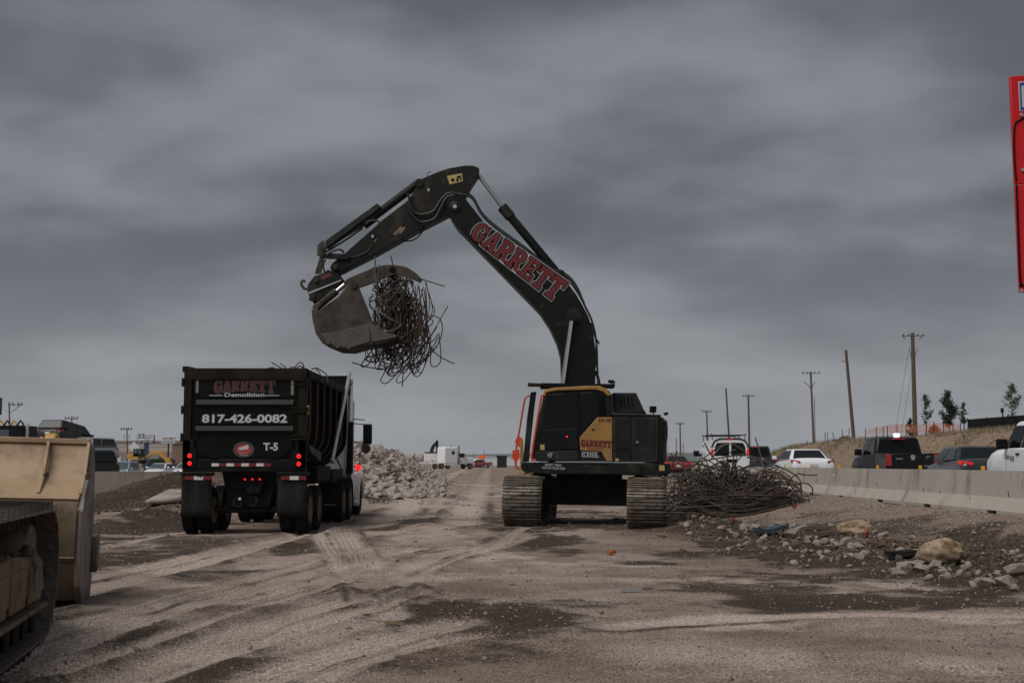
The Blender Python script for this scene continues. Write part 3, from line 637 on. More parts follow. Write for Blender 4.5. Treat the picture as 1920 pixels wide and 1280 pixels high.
def boulder(px, py, wd, ht, dp, seed, label):
    p = ray_ground(px, py); z = hz_at(p.x, p.y)
    bm = bmesh.new(); bmesh.ops.create_icosphere(bm, subdivisions=4, radius=1)
    for v in bm.verts:
        n_ = v.co.normalized(); q = n_ * 1.1 + Vector((seed, seed * 2.1, 0))
        r_ = 1 + 0.12 * mnoise.noise(q) + 0.12 * mnoise.noise(q * 2.7) + 0.10 * mnoise.noise(q * 5) + 0.07 * mnoise.noise(q * 13)
        for pl, dd in ((Vector((.2, -.5, .85)), .62), (Vector((-.8, -.3, .5)), .72), (Vector((.7, -.6, .3)), .74), (Vector((-.2, -.95, -.1)), .78)):
            t = n_.dot(pl.normalized()) * r_
            if t > dd: r_ *= 1 - 0.75 * (t - dd) / t
        v.co = Vector((n_.x * wd, n_.y * dp, n_.z * ht)) * r_
    me = bpy.data.meshes.new('boulder'); bm.to_mesh(me); bm.free(); me.materials.append(M['boulder']); me.polygons.foreach_set('use_smooth', [True] * len(me.polygons))
    o = link('boulder', me); o.location = (p.x, p.y, z + ht * 0.38); o.rotation_euler = (0, 0, seed * .3); tag(o, label, 'rock')
boulder(1608, 1000, .38, .19, .32, 8.7, 'flat tan limestone boulder farther back, nearer the rebar heap')
boulder(1760, 1047, .34, .22, .32, 12.4, 'rounded tan limestone boulder nearest the camera on the dug strip')

# small litter
def litter(name, px, py, size, mat, label, cat, rz=0.0, bend=0.15):
    p = ray_ground(px, py); z = hz_at(p.x, p.y)
    mb = MB(); nx = 6; vs = []; sx, sy, sz = size
    for i in range(nx + 1):
        t = i / nx - .5; up = sz * (1 + bend * 6 * math.sin(t * 5 + rz))
        for yy in (-.5, .5): vs += [(t * sx, yy * sy * (1 - .3 * abs(t)), max(.01, up * .3 + bend * sx * t * t)), (t * sx, yy * sy * (1 - .3 * abs(t)), max(.02, up * .3 + bend * sx * t * t) + sz)]
    fs = []
    for i in range(nx):
        a = i * 4; b = a + 4; fs += [(a, a + 1, b + 1, b), (a + 2, b + 2, b + 3, a + 3), (a + 1, a + 3, b + 3, b + 1), (a, b, b + 2, a + 2)]
    fs += [(0, 2, 3, 1), (nx * 4, nx * 4 + 1, nx * 4 + 3, nx * 4 + 2)]
    mb.add(vs, fs); o = mb.build(name, mat, smooth=0); o.location = (p.x, p.y, z); o.rotation_euler = (0, 0, rz); tag(o, label, cat)
litter('plastic_sheet', 1445, 1003, (.62, .35, .07), M['bluescrap'], 'crumpled blue grey plastic sheet among chunks right of the excavator', 'scrap', .3, .35)
litter('plank', 1540, 994, (.75, .16, .06), M['plank'], 'dark plank just left of the farther tan boulder', 'plank', -.15, .05)
litter('plank', 1555, 1006, (.7, .14, .06), M['wood'], 'brown board lying below the dark plank by the boulder', 'plank', .1, .03)
litter('plank', 1345, 1024, (.7, .14, .06), M['plank'], 'long dark board on the ground right of the excavator track', 'plank', .05, .03)
litter('broken_slab', 1690, 1045, (.42, .25, .07), M['under'], 'thin dark broken slab left of the nearest boulder', 'slab', .2, .1)
litter('orange_scrap', 1146, 1041, (.12, .10, .05), M['scrapo'], 'small orange scrap on open dirt below the excavator', 'scrap', .6, .3)
litter('red_cup', 1490, 953, (.10, .08, .06), M['redscrap'], 'red scrap at the right foot of the rebar heap', 'scrap', .2, .2)
litter('red_scrap', 1624, 1009, (.10, .06, .08), M['redscrap'], 'red scrap against the front of the farther boulder', 'scrap', .9, .3)
litter('red_scrap', 1374, 980, (.09, .07, .05), M['redscrap'], 'small red scrap below the rebar heap near a stone', 'scrap', .9, .3)
litter('pipe_scrap', 1185, 1111, (.26, .06, .03), M['alu'], 'short light metal strip lying on dark gravel', 'scrap', .1, .02)
litter('wood_scrap', 468, 1094, (.16, .035, .02), M['drygrass'], 'short pale stick on the rutted dirt behind the dump truck', 'stick', .3, .02)
litter('wood_scrap', 735, 1186, (.14, .03, .02), M['drygrass'], 'short pale stick on gravel at bottom centre', 'stick', .05, .02)
litter('plastic_bag', 198, 905, (.75, .45, .12), M['plastic'], 'white plastic sheet lying before the concrete wall on the left', 'plastic', .4, .35)

# ------------------------------------------------------------------ roads and barriers
mb = MB(); seg_y = [22 + i * 9 for i in range(32)]
for a, b in zip(seg_y[:-1], seg_y[1:]):
    mb.rng((10.0, a, 0.3), (21.2, b, 0.585 + 0.0))
mb.v = [(x, y, z) for x, y, z in mb.v]
MB().rng((10.0, -10, 0.25), (21.2, 420, 0.585)).build('road', M['asphalt'], smooth=0)['kind'] = 'structure'
for lx in (13.5, 17.3):
    for k in range(24):
        MB().rng((lx - .06, 20 + k * 12, .587), (lx + .06, 23 + k * 12, .591)).build('lane_line', M['paintw'], smooth=0)['kind'] = 'structure'
bprof = [(-.30, 0), (-.30, .075), (-.155, .33), (-.09, .84), (.09, .84), (.155, .33), (.30, .075), (.30, 0)]
def barrier_mesh(L):
    mb = MB(); sl = [(0, 1), (.17, 1), (.17, 0), (.23, 0), (.23, 1), (.77, 1), (.77, 0), (.83, 0), (.83, 1), (1, 1)]
    rings = []
    for t, low in [(0.0, 1), (.20, 1), (.2001, 0), (.27, 0), (.2701, 1), (.73, 1), (.7301, 0), (.80, 0), (.8001, 1), (1.0, 1)]:
        rings.append([(x, t * (L - .09) + .045, z if (z > 0.001) else (0 if low else .07)) for x, z in bprof])
    mb.loft(rings); return mb.mesh('concrete_barrier', M['conc'], 0)
BL = 7.55; bme = barrier_mesh(BL)
y0 = 31 - BL
ordinal = ['nearest the camera at the right edge', 'second from the right edge, with a white mark', 'third from the right edge, partly behind the rebar heap', 'fourth from the right edge, behind the rebar heap', 'fifth from the right edge, hidden by rebar heap']
for k in range(5):
    o = link('concrete_barrier', bme); o.location = (9.66 + rnd.uniform(-.015, .015), y0 + k * BL, 0.515); o.rotation_euler = (0, 0, R(-.26) + rnd.uniform(-.002, .002))
    lab = 'grey concrete road barrier segment ' + ordinal[k]
    tag(o, lab, 'barrier', 'concrete barriers along the right road')
    if k < 3:
        for q in range(5):   # scrape marks in the face
            t = rnd.uniform(.5, BL - .5); z = rnd.uniform(.12, .5); xx = -(.30 - (z - .075) * .57 if z < .33 else .155 - (z - .33) * .127) - .002
            s = rnd.uniform(.05, .14); mb = MB(); mb.slab([(xx, t, z), (xx - .0, t + .025, z + .02), (xx + .03 * s, t + .03 + s * .4, z + s), (xx + .03 * s, t + s * .4, z + s)], (-.002, 0, 0)); mb.build('scrape_mark', M['under'], o, smooth=0)
        if k == 1: MB().box((-.118, 7.2, .62), (.006, .13, .09)).build('white_mark', M['plastic'], o, smooth=0)
        if k > 0 or True:
            for yy in (3.0, 7.1):
                MB().box((0, yy, .885), (.05, .12, .09)).build('reflector', M['navyplastic'], o, smooth=0, bevel=.008)
# wall on the left
wl = MB()
wall = thing('concrete_wall', 'low grey concrete wall on the left below parked vehicles', 'wall', (-24, 58, 0.2))
for k in range(6):
    m_ = MB(); m_.prism([(-.16, 0), (-.09, .93), (.09, .93), (.16, 0)], 'x', k * 3.05 - 4, k * 3.05 - 4 + 3.03); m_.v = [(x, y, z) for x, y, z in m_.v]; m_.build('wall_panel', M['wallc'], wall, smooth=0, bevel=.01)
    MB().box((k * 3.05 - 2.5, -.02, .99), (.10, .06, .11)).build('reflector', M['plastic'], wall, smooth=0)

# pale slab on the dirt left of the truck
mb = MB(); vs = []
for i in range(7):
    for j in range(5):
        u_ = i / 6; w_ = j / 4; v = ray_ground(272 + 46 * w_ + (345 - 272 - 46 * w_) * u_, 949 - 23 * w_ - 5 * u_ * (1 - w_)); vs.append(v + Vector((0, 0, .05)))
mb.add(vs, [(i * 5 + j, (i + 1) * 5 + j, (i + 1) * 5 + j + 1, i * 5 + j + 1) for i in range(6) for j in range(4)]); so2 = mb.build('concrete_slab', M['rubble']); sd2 = so2.modifiers.new('thick', 'SOLIDIFY'); sd2.thickness = .12; tag(so2, 'pale flat concrete slab lying left of the dump truck', 'slab')

def catmull(P, k=6):
    Q = []
    for i in range(len(P) - 1):
        a, b, c, d = P[max(i - 1, 0)], P[i], P[i + 1], P[min(i + 2, len(P) - 1)]
        for j in range(k):
            t = j / k; Q.append(.5 * (2 * b + (c - a) * t + (2 * a - 5 * b + 4 * c - d) * t * t + (3 * b - a - 3 * c + d) * t ** 3))
    return Q + [P[-1]]
# ------------------------------------------------------------------ excavator
def shoe_mesh(name, width, pitch, mat, bars=3, bar_h=0.03):
    mb = MB(); mb.box((0, 0, 0), (width, pitch * .97, .022))
    for i in range(bars):
        yy = (i - (bars - 1) / 2) * pitch / bars * (1.0 if bars > 1 else 0) + (0 if bars > 1 else -pitch * .35)
        mb.box((0, yy, .011 + bar_h / 2), (width * (1.0 if i != 1 or bars == 1 else .995), .018, bar_h))
    return mb.mesh(name, mat, 0)
def track_path(length, height, n):
    r_ = height / 2; st = length - height; per = 2 * st + 2 * math.pi * r_; res = []
    for i in range(n):
        s = (i + .5) / n * per
        if s < st: y, z, a = -st / 2 + s, height, 0.0
        elif s < st + math.pi * r_:
            t = (s - st) / r_; y, z, a = st / 2 + r_ * math.sin(t), r_ + r_ * math.cos(t), -t
        elif s < 2 * st + math.pi * r_: y, z, a = st / 2 - (s - st - math.pi * r_), 0.0, math.pi
        else:
            t = (s - 2 * st - math.pi * r_) / r_; y, z, a = -st / 2 - r_ * math.sin(t), r_ - r_ * math.cos(t), math.pi - t
        res.append((y, z, a))
    return res
EXL = Vector((1.72, 28.95, 0.165)); EXR = Matrix.Rotation(R(1.1), 3, 'Y')
ex = thing('excavator', 'large dark grey excavator with ochre cab panel lifting a bucket of rebar', 'excavator', EXL)
ex.rotation_euler = (0, R(1.1), 0)
def EL(px, py, Y): return EXR.transposed() @ (at(px, py, Y) - EXL)
# undercarriage
UY = R(-6)
def under(o): o.rotation_euler = (0, 0, UY); return o
sm = shoe_mesh('track_shoe', .82, .215, M['shoe'])
for sx in (-1, 1):
    X = sx * 1.29
    mb = MB(); mb.prism([(-2.0, .22), (-1.8, .75), (1.8, .75), (2.0, .22)], 'x', X - .17, X + .17)
    fr = under(mb.build('track_frame', M['under'], ex, bevel=.02))
    for k in range(8):
        yy = -1.65 + k * .47; MB().cyl((X - .22, yy, .17), (X + .22, yy, .17), .12).build('roller', M['under'], fr)
    for yy in (-1.86, 1.86): MB().lathe([(-.26, .2), (-.24, .36), (-.12, .4), (.12, .4), (.24, .36), (.26, .2)], (X, yy, .5), (1, 0, 0), 24).build('idler' if yy > 0 else 'sprocket', M['under'], fr)
    for y, z, a in track_path(4.75, .97, 49):
        o = link('track_shoe', sm, fr); o.location = (X, y, z + .02); o.rotation_euler = (a + rnd.uniform(-.015, .015), 0, 0)
    # caked soil lying on the upper run
    mb = MB(); n_ = 22; vs = []
    for i in range(n_ + 1):
        for j in range(7):
            y = -1.7 + 3.4 * i / n_; x = X - .38 + .76 * j / 6; edge = 0 if i in (0, n_) or j in (0, 6) else 1
            vs.append((x, y, 1.02 + edge * (.03 + .09 * max(0, mnoise.noise(Vector((x * 3, y * 2.2, sx)))))))
    mb.add(vs, [(i * 7 + j, i * 7 + j + 1, i * 7 + j + 8, i * 7 + j + 7) for i in range(n_) for j in range(6)])
    under(mb.build('caked_soil', M['mud'], ex))
mb = MB(); mb.prism([(-1.3, .45), (-1.1, .95), (-.5, 1.02), (.5, 1.02), (1.1, .95), (1.3, .45), (.9, .42), (-.9, .42)], 'y', -.75, .75)
under(mb.build('carbody', M['under'], ex, bevel=.03))
MB().lathe([(.92, .2), (.92, .66), (1.0, .7), (1.0, .74), (1.12, .74), (1.12, .2)], (0, 0, 0), (0, 0, 1), 32).build('swing_ring', M['under'], ex)

# upper structure: the machine's left side faces the camera
YS = 27.45
def side(poly_px, Y0, Y1):
    """outline seen from the side at distance Y0, pushed back to Y1 (local metres)"""
    mb = MB(); mb.slab([EL(x, y, Y0) for x, y in poly_px], (0, Y1 - Y0, 0)); return mb
deck = side([(993, 866), (1257, 868), (1258, 886), (1250, 891), (1012, 889), (993, 884)], YS, YS + 2.95).build('deck', M['charcoal'], ex, bevel=.03)
side([(996, 867.5), (1148, 868), (1148, 869.2), (996, 869)], YS - .006, YS + .01).build('deck_seam', M['blacklet'], deck)
side([(1202, 868), (1203.2, 868), (1203.2, 890), (1202, 890)], YS - .004, YS + .01).build('deck_seam', M['blacklet'], deck)
put('lettering', type_word('SAFETY FIRST', .05, .36, .01), M['sticker'], deck, EL(1037.5, 873.6, YS) + Vector((0, -.012, 0)), (1, 0, -.03), (0, 0, 1))
put('lettering', type_word('WATCH YOUR STEP', .05, .50, .01), M['sticker'], deck, EL(1037.5, 879.4, YS) + Vector((0, -.012, 0)), (1, 0, -.03), (0, 0, 1))
side([(1236, 872), (1246, 872), (1246, 882), (1236, 882)], YS - .008, YS + .01).build('decal', M['decal'], deck)
# tail: engine doors and the rounded counterweight
side([(1149, 777), (1184, 777), (1184, 865), (1149, 865)], YS + .01, YS + .6).build('side_door', M['charcoal2'], ex, bevel=.015)
d2 = side([(1184.6, 777), (1234, 778), (1234, 866), (1184.6, 865)], YS + .01, YS + .6).build('engine_door', M['charcoal2'], ex, bevel=.015)
for xx in list(range(1154, 1182, 4)) + list(range(1192, 1232, 5)):
    side([(xx, 786), (xx + 1.6, 786), (xx + 1.6, 858), (xx, 858)], YS - .004, YS + .02).build('vent_slat', M['charcoal'], d2 if xx > 1184 else ex)
side([(1188, 822), (1203, 822), (1203, 834), (1188, 834)], YS - .012, YS + .02).build('latch', M['charcoal'], d2, bevel=.006)
side([(1193, 827), (1197, 827), (1197, 830), (1193, 830)], YS - .02, YS - .01).build('latch_bolt', M['alu'], d2)
side([(1156, 834), (1177, 834), (1177, 842), (1156, 842)], YS - .012, YS + .02).build('handle_recess', M['charcoal'], ex, bevel=.006)
side([(1154, 859), (1160, 859), (1160, 864), (1154, 864)], YS - .006, YS + .02).build('decal', M['decal'], ex)
core = side([(1149, 779), (1236, 779), (1240, 865), (1149, 865)], YS + .5, YS + 2.6).build('engine_bay', M['charcoal'], ex, bevel=.02)
side([(1147.5, 774), (1190, 775), (1240, 777), (1240, 780.5), (1147.5, 779)], YS - .01, YS + 2.7).build('hood', M['charcoal2'], ex, bevel=.02)
# counterweight: plan outline with round corners, lofted
zt = EL(1250, 781, YS).z; zb = EL(1250, 868, YS).z; xa = EL(1234.6, 820, YS).x; xb = EL(1257, 820, YS).x
ya = YS - EXL.y
def cw_ring(z, sh):
    pts = [(xa, ya)]
    for k in range(9):
        t = math.pi / 2 * k / 8; pts.append((xb - .55 - sh + .55 * math.sin(t), ya + .55 - .55 * math.cos(t)) if False else (xa + (xb - xa - sh) * math.sin(t), ya + .75 - .75 * math.cos(t)))
    for k in range(9):
        t = math.pi / 2 * k / 8; pts.append((xa + (xb - xa - sh) * math.cos(t), ya + 2.15 + .75 * math.sin(t)))
    pts.append((xa, ya + 2.9)); return [(x, y, z) for x, y in pts]
mb = MB(); mb.loft([cw_ring(zb, .06), cw_ring(zb + .06, 0), cw_ring(zt - .18, 0), cw_ring(zt - .04, .05), cw_ring(zt, .12)])
cw = mb.build('counterweight', M['charcoal'], ex, smooth=40)
def cw_pt(s, z, lift=.006):
    t = s / (math.pi / 2 * .5); a = min(t, 1) * math.pi / 2
    return Vector((xa + (xb - xa) * math.sin(a), ya + .75 - .75 * math.cos(a), z)) + Vector((math.cos(a) * .0 + math.sin(a) * lift, -lift * math.cos(a) - .004, 0))
def wrap(name, geo, mat, s0, z0, lift):
    vs, fs = geo; mb = MB(); mb.add([cw_pt(s0 + v.x, z0 + v.y, lift) for v in vs], fs); return mb.build(name, mat, cw, smooth=0, fix=False)
wrap('emblem', ([Vector((.24 * math.cos(k * .628) * (1 if k % 2 else .7), .26 * math.sin(k * .628), 0)) for k in range(10)], [tuple(range(10))]), M['dullred'], .42, zb + .68, .012)
wrap('emblem_outline', ([Vector((.17 * math.cos(k * .628), .20 * math.sin(k * .628) * (1 if k % 2 else .7), 0)) for k in range(10)], [tuple(range(10))]), M['blacklet'], .42, zb + .68, .02)
wrap('lettering', type_word('DEMO', .20, .9, .03), M['sticker'], .83, zb + .20, .012)
# louvred box and small fittings on the hood
lv = side([(1149, 736), (1193, 736), (1209, 771), (1150, 771)], YS + .75, YS + 1.9).build('exhaust_cover', M['charcoal2'], ex, bevel=.02)
for k in range(4):
    x = 1161 + k * 7; side([(x, 743), (x + 3.4, 743), (x + 5.6, 762), (x + 2.4, 762)], YS + .742, YS + .76).build('louvre', M['blacklet'], lv)
side([(1152, 769), (1210, 770), (1212, 776), (1152, 775)], YS + .6, YS + 2.1).build('hood_step', M['charcoal'], ex, bevel=.01)
side([(1219, 761), (1231, 761), (1231, 773), (1219, 773)], YS + .4, YS + .55).build('camera_housing', M['trim'], ex, bevel=.01)
mb = side([(1224, 772), (1226, 772), (1226, 778), (1224, 778)], YS + .45, YS + .5); mb.build('camera_bracket', M['trim'], ex)
side([(1244, 774), (1252, 772), (1254, 776), (1248, 779)], YS + .5, YS + .6).build('work_lamp', M['trim'], ex, bevel=.006)
# cab
CW = 1.0
cabo = [(997, 864), (998, 840), (1021, 737), (1024, 731), (1142, 731), (1148, 742), (1148, 864)]
mb = MB(); mb.slab([EL(x, y, YS + .03) for x, y in cabo], (0, CW, 0)); cab = mb.build('cab', M['charcoal'], ex, bevel=.03, seg=3)
side([(1019, 739), (1022, 730), (1040, 726.5), (1100, 723), (1124, 723), (1138, 729), (1147, 741), (1139, 742), (1130, 733.5), (1116, 730), (1045, 732), (1030, 734.5)], YS - .01, YS + CW + .08).build('cab_roof', M['yellow'], ex, bevel=.015)
side([(1025.5, 739), (1083.5, 736), (1084, 842), (1014, 843), (1009, 838)], YS + .012, YS + .05).build('door_window', M['glass'], cab, bevel=.01)
side([(1090, 736), (1128, 734), (1136, 743), (1136, 780), (1118, 781), (1087.5, 813)], YS + .012, YS + .05).build('rear_window', M['glass'], cab, bevel=.01)
side([(1017, 806), (1083, 802), (1083, 803.4), (1016.5, 807.5)], YS + .006, YS + .03).build('window_bar', M['charcoal2'], cab)
side([(1085, 735), (1087.5, 735), (1087.5, 864), (1085, 864)], YS + .012, YS + .05).build('door_seam', M['trim'], cab)
side([(1000, 846), (1084.5, 844.5), (1084.5, 863), (999, 863)], YS + .01, YS + .05).build('door_panel', M['charcoal2'], cab, bevel=.012)
yp = side([(1087, 820), (1120, 782), (1147.6, 782), (1148, 864.5), (1137.5, 864.5), (1127.5, 846), (1088, 844)], YS - .004, YS + .05).build('cab_side_panel', M['yellow'], ex, bevel=.008)
side([(1088, 845.2), (1127, 847), (1136.5, 864.5), (1088, 864)], YS + .004, YS + .05).build('model_plate', M['charcoal'], cab, bevel=.006)
def lab(geo, mat, px, py, parent, dx=1, lift=.012, name='lettering', ex_=(1, 0, -.02)):
    return put(name, geo, mat, parent, EL(px, py, YS) + Vector((0, -lift, 0)), ex_, (0, 0, 1))
lab(type_word('EX-09', .078, .25), M['blacklet'], 1134, 791, yp)
gv = slab_word('GARRETT', .125, .66, 0.004, 1.25, 1.15, .18); lab(([v - Vector((.33, 0, 0)) for v in gv[0]], gv[1]), M['redlet'], 1117.5, 838.5, yp)
lab(type_word('Demolition', .042, .33, .01), M['dullred'], 1117, 842.6, yp)
lab(type_word('ECR355E', .115, .33, .012), M['sticker'], 1105.5, 857, yp)
lab(type_word('L', .05, .03, .03), M['sticker'], 1121.8, 857.5, yp)
side([(1110, 803.5), (1115, 803.5), (1115, 805.5), (1110, 805.5)], YS - .02, YS).build('panel_latch', M['trim'], yp)
mb = MB(); c_ = EL(1031, 853, YS); n_ = 24
mb.tube([c_ + Vector((.042 * math.cos(6.283 * k / n_), -.008, .042 * math.sin(6.283 * k / n_))) for k in range(n_ + 1)], .006, 5); mb.tube([c_ + Vector((.02, -.008, .028)), c_ + Vector((.06, -.008, .06))], .006, 5); mb.tube([c_ + Vector((-.028, -.008, 0)), c_ + Vector((.028, -.008, 0))], .006, 5)
mb.build('round_emblem', M['sticker'], cab)
side([(1013, 833), (1021, 833), (1021, 843), (1013, 843)], YS - .002, YS + .02).build('decal', M['decal'], cab)
MB().cyl(EL(1063, 818, YS), EL(1063, 818, YS) + Vector((0, -.006 + .012, 0)), .02).build('dash_lamp', M['redlamp'], cab)
# windscreen and its guard
mb = MB(); a, b = EL(1018, 740, YS + .07), EL(998, 838, YS + .07); mb.slab([a, b, b + Vector((0, .88, 0)), a + Vector((0, .88, 0))], (-.012, 0, 0)); mb.build('windscreen', M['wglass'], cab)
gd = side([(995, 735), (1006, 734), (1002, 765), (995, 830), (992, 865), (980, 866), (983, 840), (988, 785)], YS + .95, YS + 1.02).build('front_guard', M['charcoal'], ex, bevel=.008)
side([(990, 717), (1016, 718.5), (1020, 721), (991, 720.5)], YS + .1, YS + .95).build('visor', M['charcoal2'], ex)
side([(1014, 717.5), (1152, 719.5), (1153, 726), (1120, 724), (1014, 727)], YS + .35, YS + .95).build('roof_guard', M['trim'], ex, bevel=.01)
for x in (1147, 1152): mb = MB(); mb.tube([EL(x, 724, YS + .5), EL(x, 715, YS + .5), EL(x - 5, 712, YS + .5)], .014); mb.build('beacon_bracket', M['trim'], ex)
side([(1141, 712), (1152, 713), (1152, 718), (1141, 717)], YS + .45, YS + .6).build('work_lamp', M['trim'], ex, bevel=.01)
def rail(pts, Y, name='handrail', mat='orange', r_=.022):
    mb = MB(); P = [EL(x, y, Y) for x, y in pts]; Q = []
    for i in range(len(P) - 1):
        for k in range(6):
            t = k / 6; a, b, c, d = P[max(i - 1, 0)], P[i], P[i + 1], P[min(i + 2, len(P) - 1)]
            Q.append(.5 * (2 * b + (c - a) * t + (2 * a - 5 * b + 4 * c - d) * t * t + (3 * b - a - 3 * c + d) * t ** 3))
    mb.tube(Q + [P[-1]], r_, 8); return mb.build(name, M[mat], ex)
rail([(1023, 740), (1017, 741), (1014, 748), (1006, 795), (998, 845), (997, 858), (1000, 862), (1005, 862)], YS - .04)
rail([(994, 741), (987, 744), (983, 753), (975, 800), (968, 840), (967, 872), (975, 880)], YS + 2.3)
fl = MB(); fl.slab([EL(965, 828, YS + 2.2), EL(971, 816, YS + 2.2), EL(980, 822, YS + 2.2), EL(974, 839, YS + 2.2)], (0, .01, 0)); fl.build('warning_flag', M['flagor'], ex)
fl = MB(); fl.slab([EL(961, 844, YS + 2.2), EL(974, 842, YS + 2.2), EL(974, 858, YS + 2.2), EL(968, 868, YS + 2.2), EL(960, 858, YS + 2.2)], (0, .012, 0)); fl.build('warning_flag', M['flagor'], ex)
side([(975, 825), (981, 822), (982, 884), (976, 880)], YS + 1.9, YS + 2.6).build('front_step_box', M['yellow'], ex, bevel=.015)
side([(978, 866), (996, 866), (996, 889), (985, 886), (977, 876)], YS + .6, YS + 2.7).build('front_deck', M['charcoal'], ex, bevel=.02)

# boom
YB = 28.95
BT = .34
bo = [(836,380),(842,370),(850,366),(862,367.5),(874,374),(896,402),(908,418),(960,457),(1010,494),(1066,533),(1080,551),(1090,568),(1103,592),(1112,620),(1116,650),(1116.5,717),(1114,790),(1096,812),(1070,800),(1058,760),(1054,717),(1052,668),(1045,642),(1031,612),(1013,585),(989,560),(866,434),(857,426),(843,404)]
boom = side(bo, YB - BT, YB + BT).build('boom', M['boom'], ex, bevel=.018, smooth=20)
# raised edge flanges along the side plate
def px_tube(pts, Y, r_, name, mat, parent, n=8):
    mb = MB(); mb.tube(catmull([EL(x, y, Y) for x, y in pts], 5), r_, n); return mb.build(name, M[mat], parent)
MB().lathe([(0, .02), (0, .13), (.03, .13), (.045, .10), (.045, .02)], EL(853, 388, YB - BT), (0, -1, 0), 24).build('pin_boss', M['charcoal'], boom)
MB().cyl(EL(853, 388, YB - BT), EL(853, 388, YB - BT) + Vector((0, -.06, 0)), .045).build('pin', M['alu'], boom)
MB().lathe([(0, .02), (0, .17), (.03, .17), (.03, .02)], EL(1076, 592, YB - BT), (0, -1, 0), 24).build('cylinder_boss', M['charcoal'], boom)
# lettering along the boom
o0 = EL(877.5, 441, YB - BT); e1 = (EL(1043, 569, YB - BT) - o0).normalized(); upv = Vector((0, -1, 0)).cross(e1)
if upv.z < 0: upv = -upv
LLEN = (EL(1035, 570, YB - BT) - o0).length
for off, mt, lift in ((.036, 'sticker', .005), (.024, 'blacklet', .008), (.002, 'redlet', .011)):
    geo = slab_word('GARRETT', .46, LLEN, off, .92, 1.18, .0)
    put('lettering', geo, M[mt], boom, o0, e1, upv, lift=lift)
# boom cylinders, one on each side
for dy in (-.43, .43):
    Yc = YB + dy
    a, b = EL(1072, 594, Yc), EL(1056, 720, Yc); c_ = EL(1044, 800, Yc)
    MB().cyl(a, c_, .052, n=16).build('cylinder_rod', M['chrome'], ex)
    MB().cyl(a + Vector((0, -.06, 0)), a + Vector((0, .06, 0)), .10).build('rod_eye', M['charcoal'], ex)
    MB().cyl(b + (c_ - b) * .1, c_ + (c_ - b) * .9, .085, n=16).build('cylinder_barrel', M['charcoal'], ex)
# arm cylinder above the boom
p0, p1, p2 = EL(893, 323, YB), EL(944, 391, YB), EL(1057, 527, YB)
MB().cyl(p0, p1, .048, n=16).build('arm_cylinder_rod', M['chrome'], ex)
ac = MB().cyl(p1, p2, .10, n=20).build('arm_cylinder', M['boom'], ex)
dd = (p2 - p1).normalized(); MB().cyl(p1 - dd * .05, p1 + dd * .26, .125, n=20).build('gland', M['charcoal'], ac)
MB().cyl(p2 - dd * .08 + Vector((0, -.16, 0)), p2 - dd * .08 + Vector((0, .16, 0)), .13).build('cylinder_eye', M['charcoal'], ac)
side([(1040, 520), (1052, 508), (1070, 528), (1066, 537), (1052, 530)], YB - .2, YB + .2).build('cylinder_bracket', M['boom'], boom, bevel=.01)
# hoses on the back of the boom
for k in range(5):
    dy = -.24 + .12 * k
    px_tube([(858, 362 - k), (885, 372 - k), (903, 402 - k), (930, 428 - k), (985, 468 - k), (1030, 500), (1064, 524 - 2 * k), (1083, 548 - 2 * k), (1096, 572), (1110, 602), (1118, 640), (1120, 690), (1122, 730)], YB + dy, .024, 'hose', 'hose', boom)
px_tube([(1040, 506), (1055, 508), (1062, 520), (1078, 540), (1092, 560), (1096, 572)], YB - .3, .02, 'hose', 'hose', boom)
px_tube([(1108, 605), (1116, 632), (1123, 643), (1118, 648), (1116, 690)], YB - .3, .018, 'hose', 'hose', boom)
px_tube([(1110, 690), (1120, 704), (1124, 724)], YB - .1, .035, 'hose', 'hose', boom)
# arm
YA = YB
ao = [(898.5,315),(897,327),(884,346),(872,368),(866,385),(856,399),(839,403),(790,428),(740,456),(700,478),(645,506),(634,512),(624,511),(619,504),(622,494),(645,476),(688,438),(716,413),(765,375),(780,352),(786,337),(821,322),(841,315.5),(872,310),(888,310.5)]
arm = side(ao, YA - .24, YA + .24).build('arm', M['armp'], ex, bevel=.016, smooth=20)
MB().slab([EL(x, y, YA - .245) for x, y in ((838, 330), (866, 325), (868, 340), (843, 346))], (0, -.004, 0)).build('decal', M['decal'], arm, smooth=0)
for q in ([(845, 336), (851, 334), (852, 340), (847, 341)], [(856, 331), (864, 329), (865, 333), (857, 335)], [(855, 336), (859, 335), (860, 340), (856, 341)], [(862, 334.5), (865, 334), (866, 338), (863, 338.6)]):
    MB().slab([EL(x, y, YA - .252) for x, y in q], (0, -.002, 0)).build('decal_mark', M['blacklet'], arm, smooth=0)
for x, y, r_ in ((853, 388, .11), (626, 502, .075), (786, 343, .09), (651, 482, .07)):
    MB().cyl(EL(x, y, YA - .24), EL(x, y, YA - .24) + Vector((0, -.05, 0)), r_, n=18).build('pin_boss', M['armp'], arm)
px_tube([(765, 362), (772, 392), (788, 402), (812, 396), (826, 376), (838, 364), (852, 362), (866, 368)], YA - .30, .026, 'hose', 'hose', arm)
px_tube([(762, 378), (774, 404), (790, 416), (814, 410), (826, 390), (838, 370), (852, 366)], YA - .32, .026, 'hose', 'hose', arm)
px_tube([(750, 450), (768, 452), (784, 444), (797, 426)], YA - .1, .016, 'hose', 'hose', arm)
px_tube([(688, 420), (692, 415), (704, 413), (712, 417)], YA - .2, .02, 'hose', 'hose', arm)
px_tube([(690, 450), (697, 456), (690, 470), (670, 480), (655, 482)], YA - .265, .012, 'hose', 'hose', arm)
px_tube([(800, 330), (803, 324), (808, 322)], YA - .2, .012, 'hose', 'hose', arm)
side([(852, 312), (856, 311), (857, 315), (853, 316)], YA - .1, YA + .0).build('fitting', M['alu'], arm)
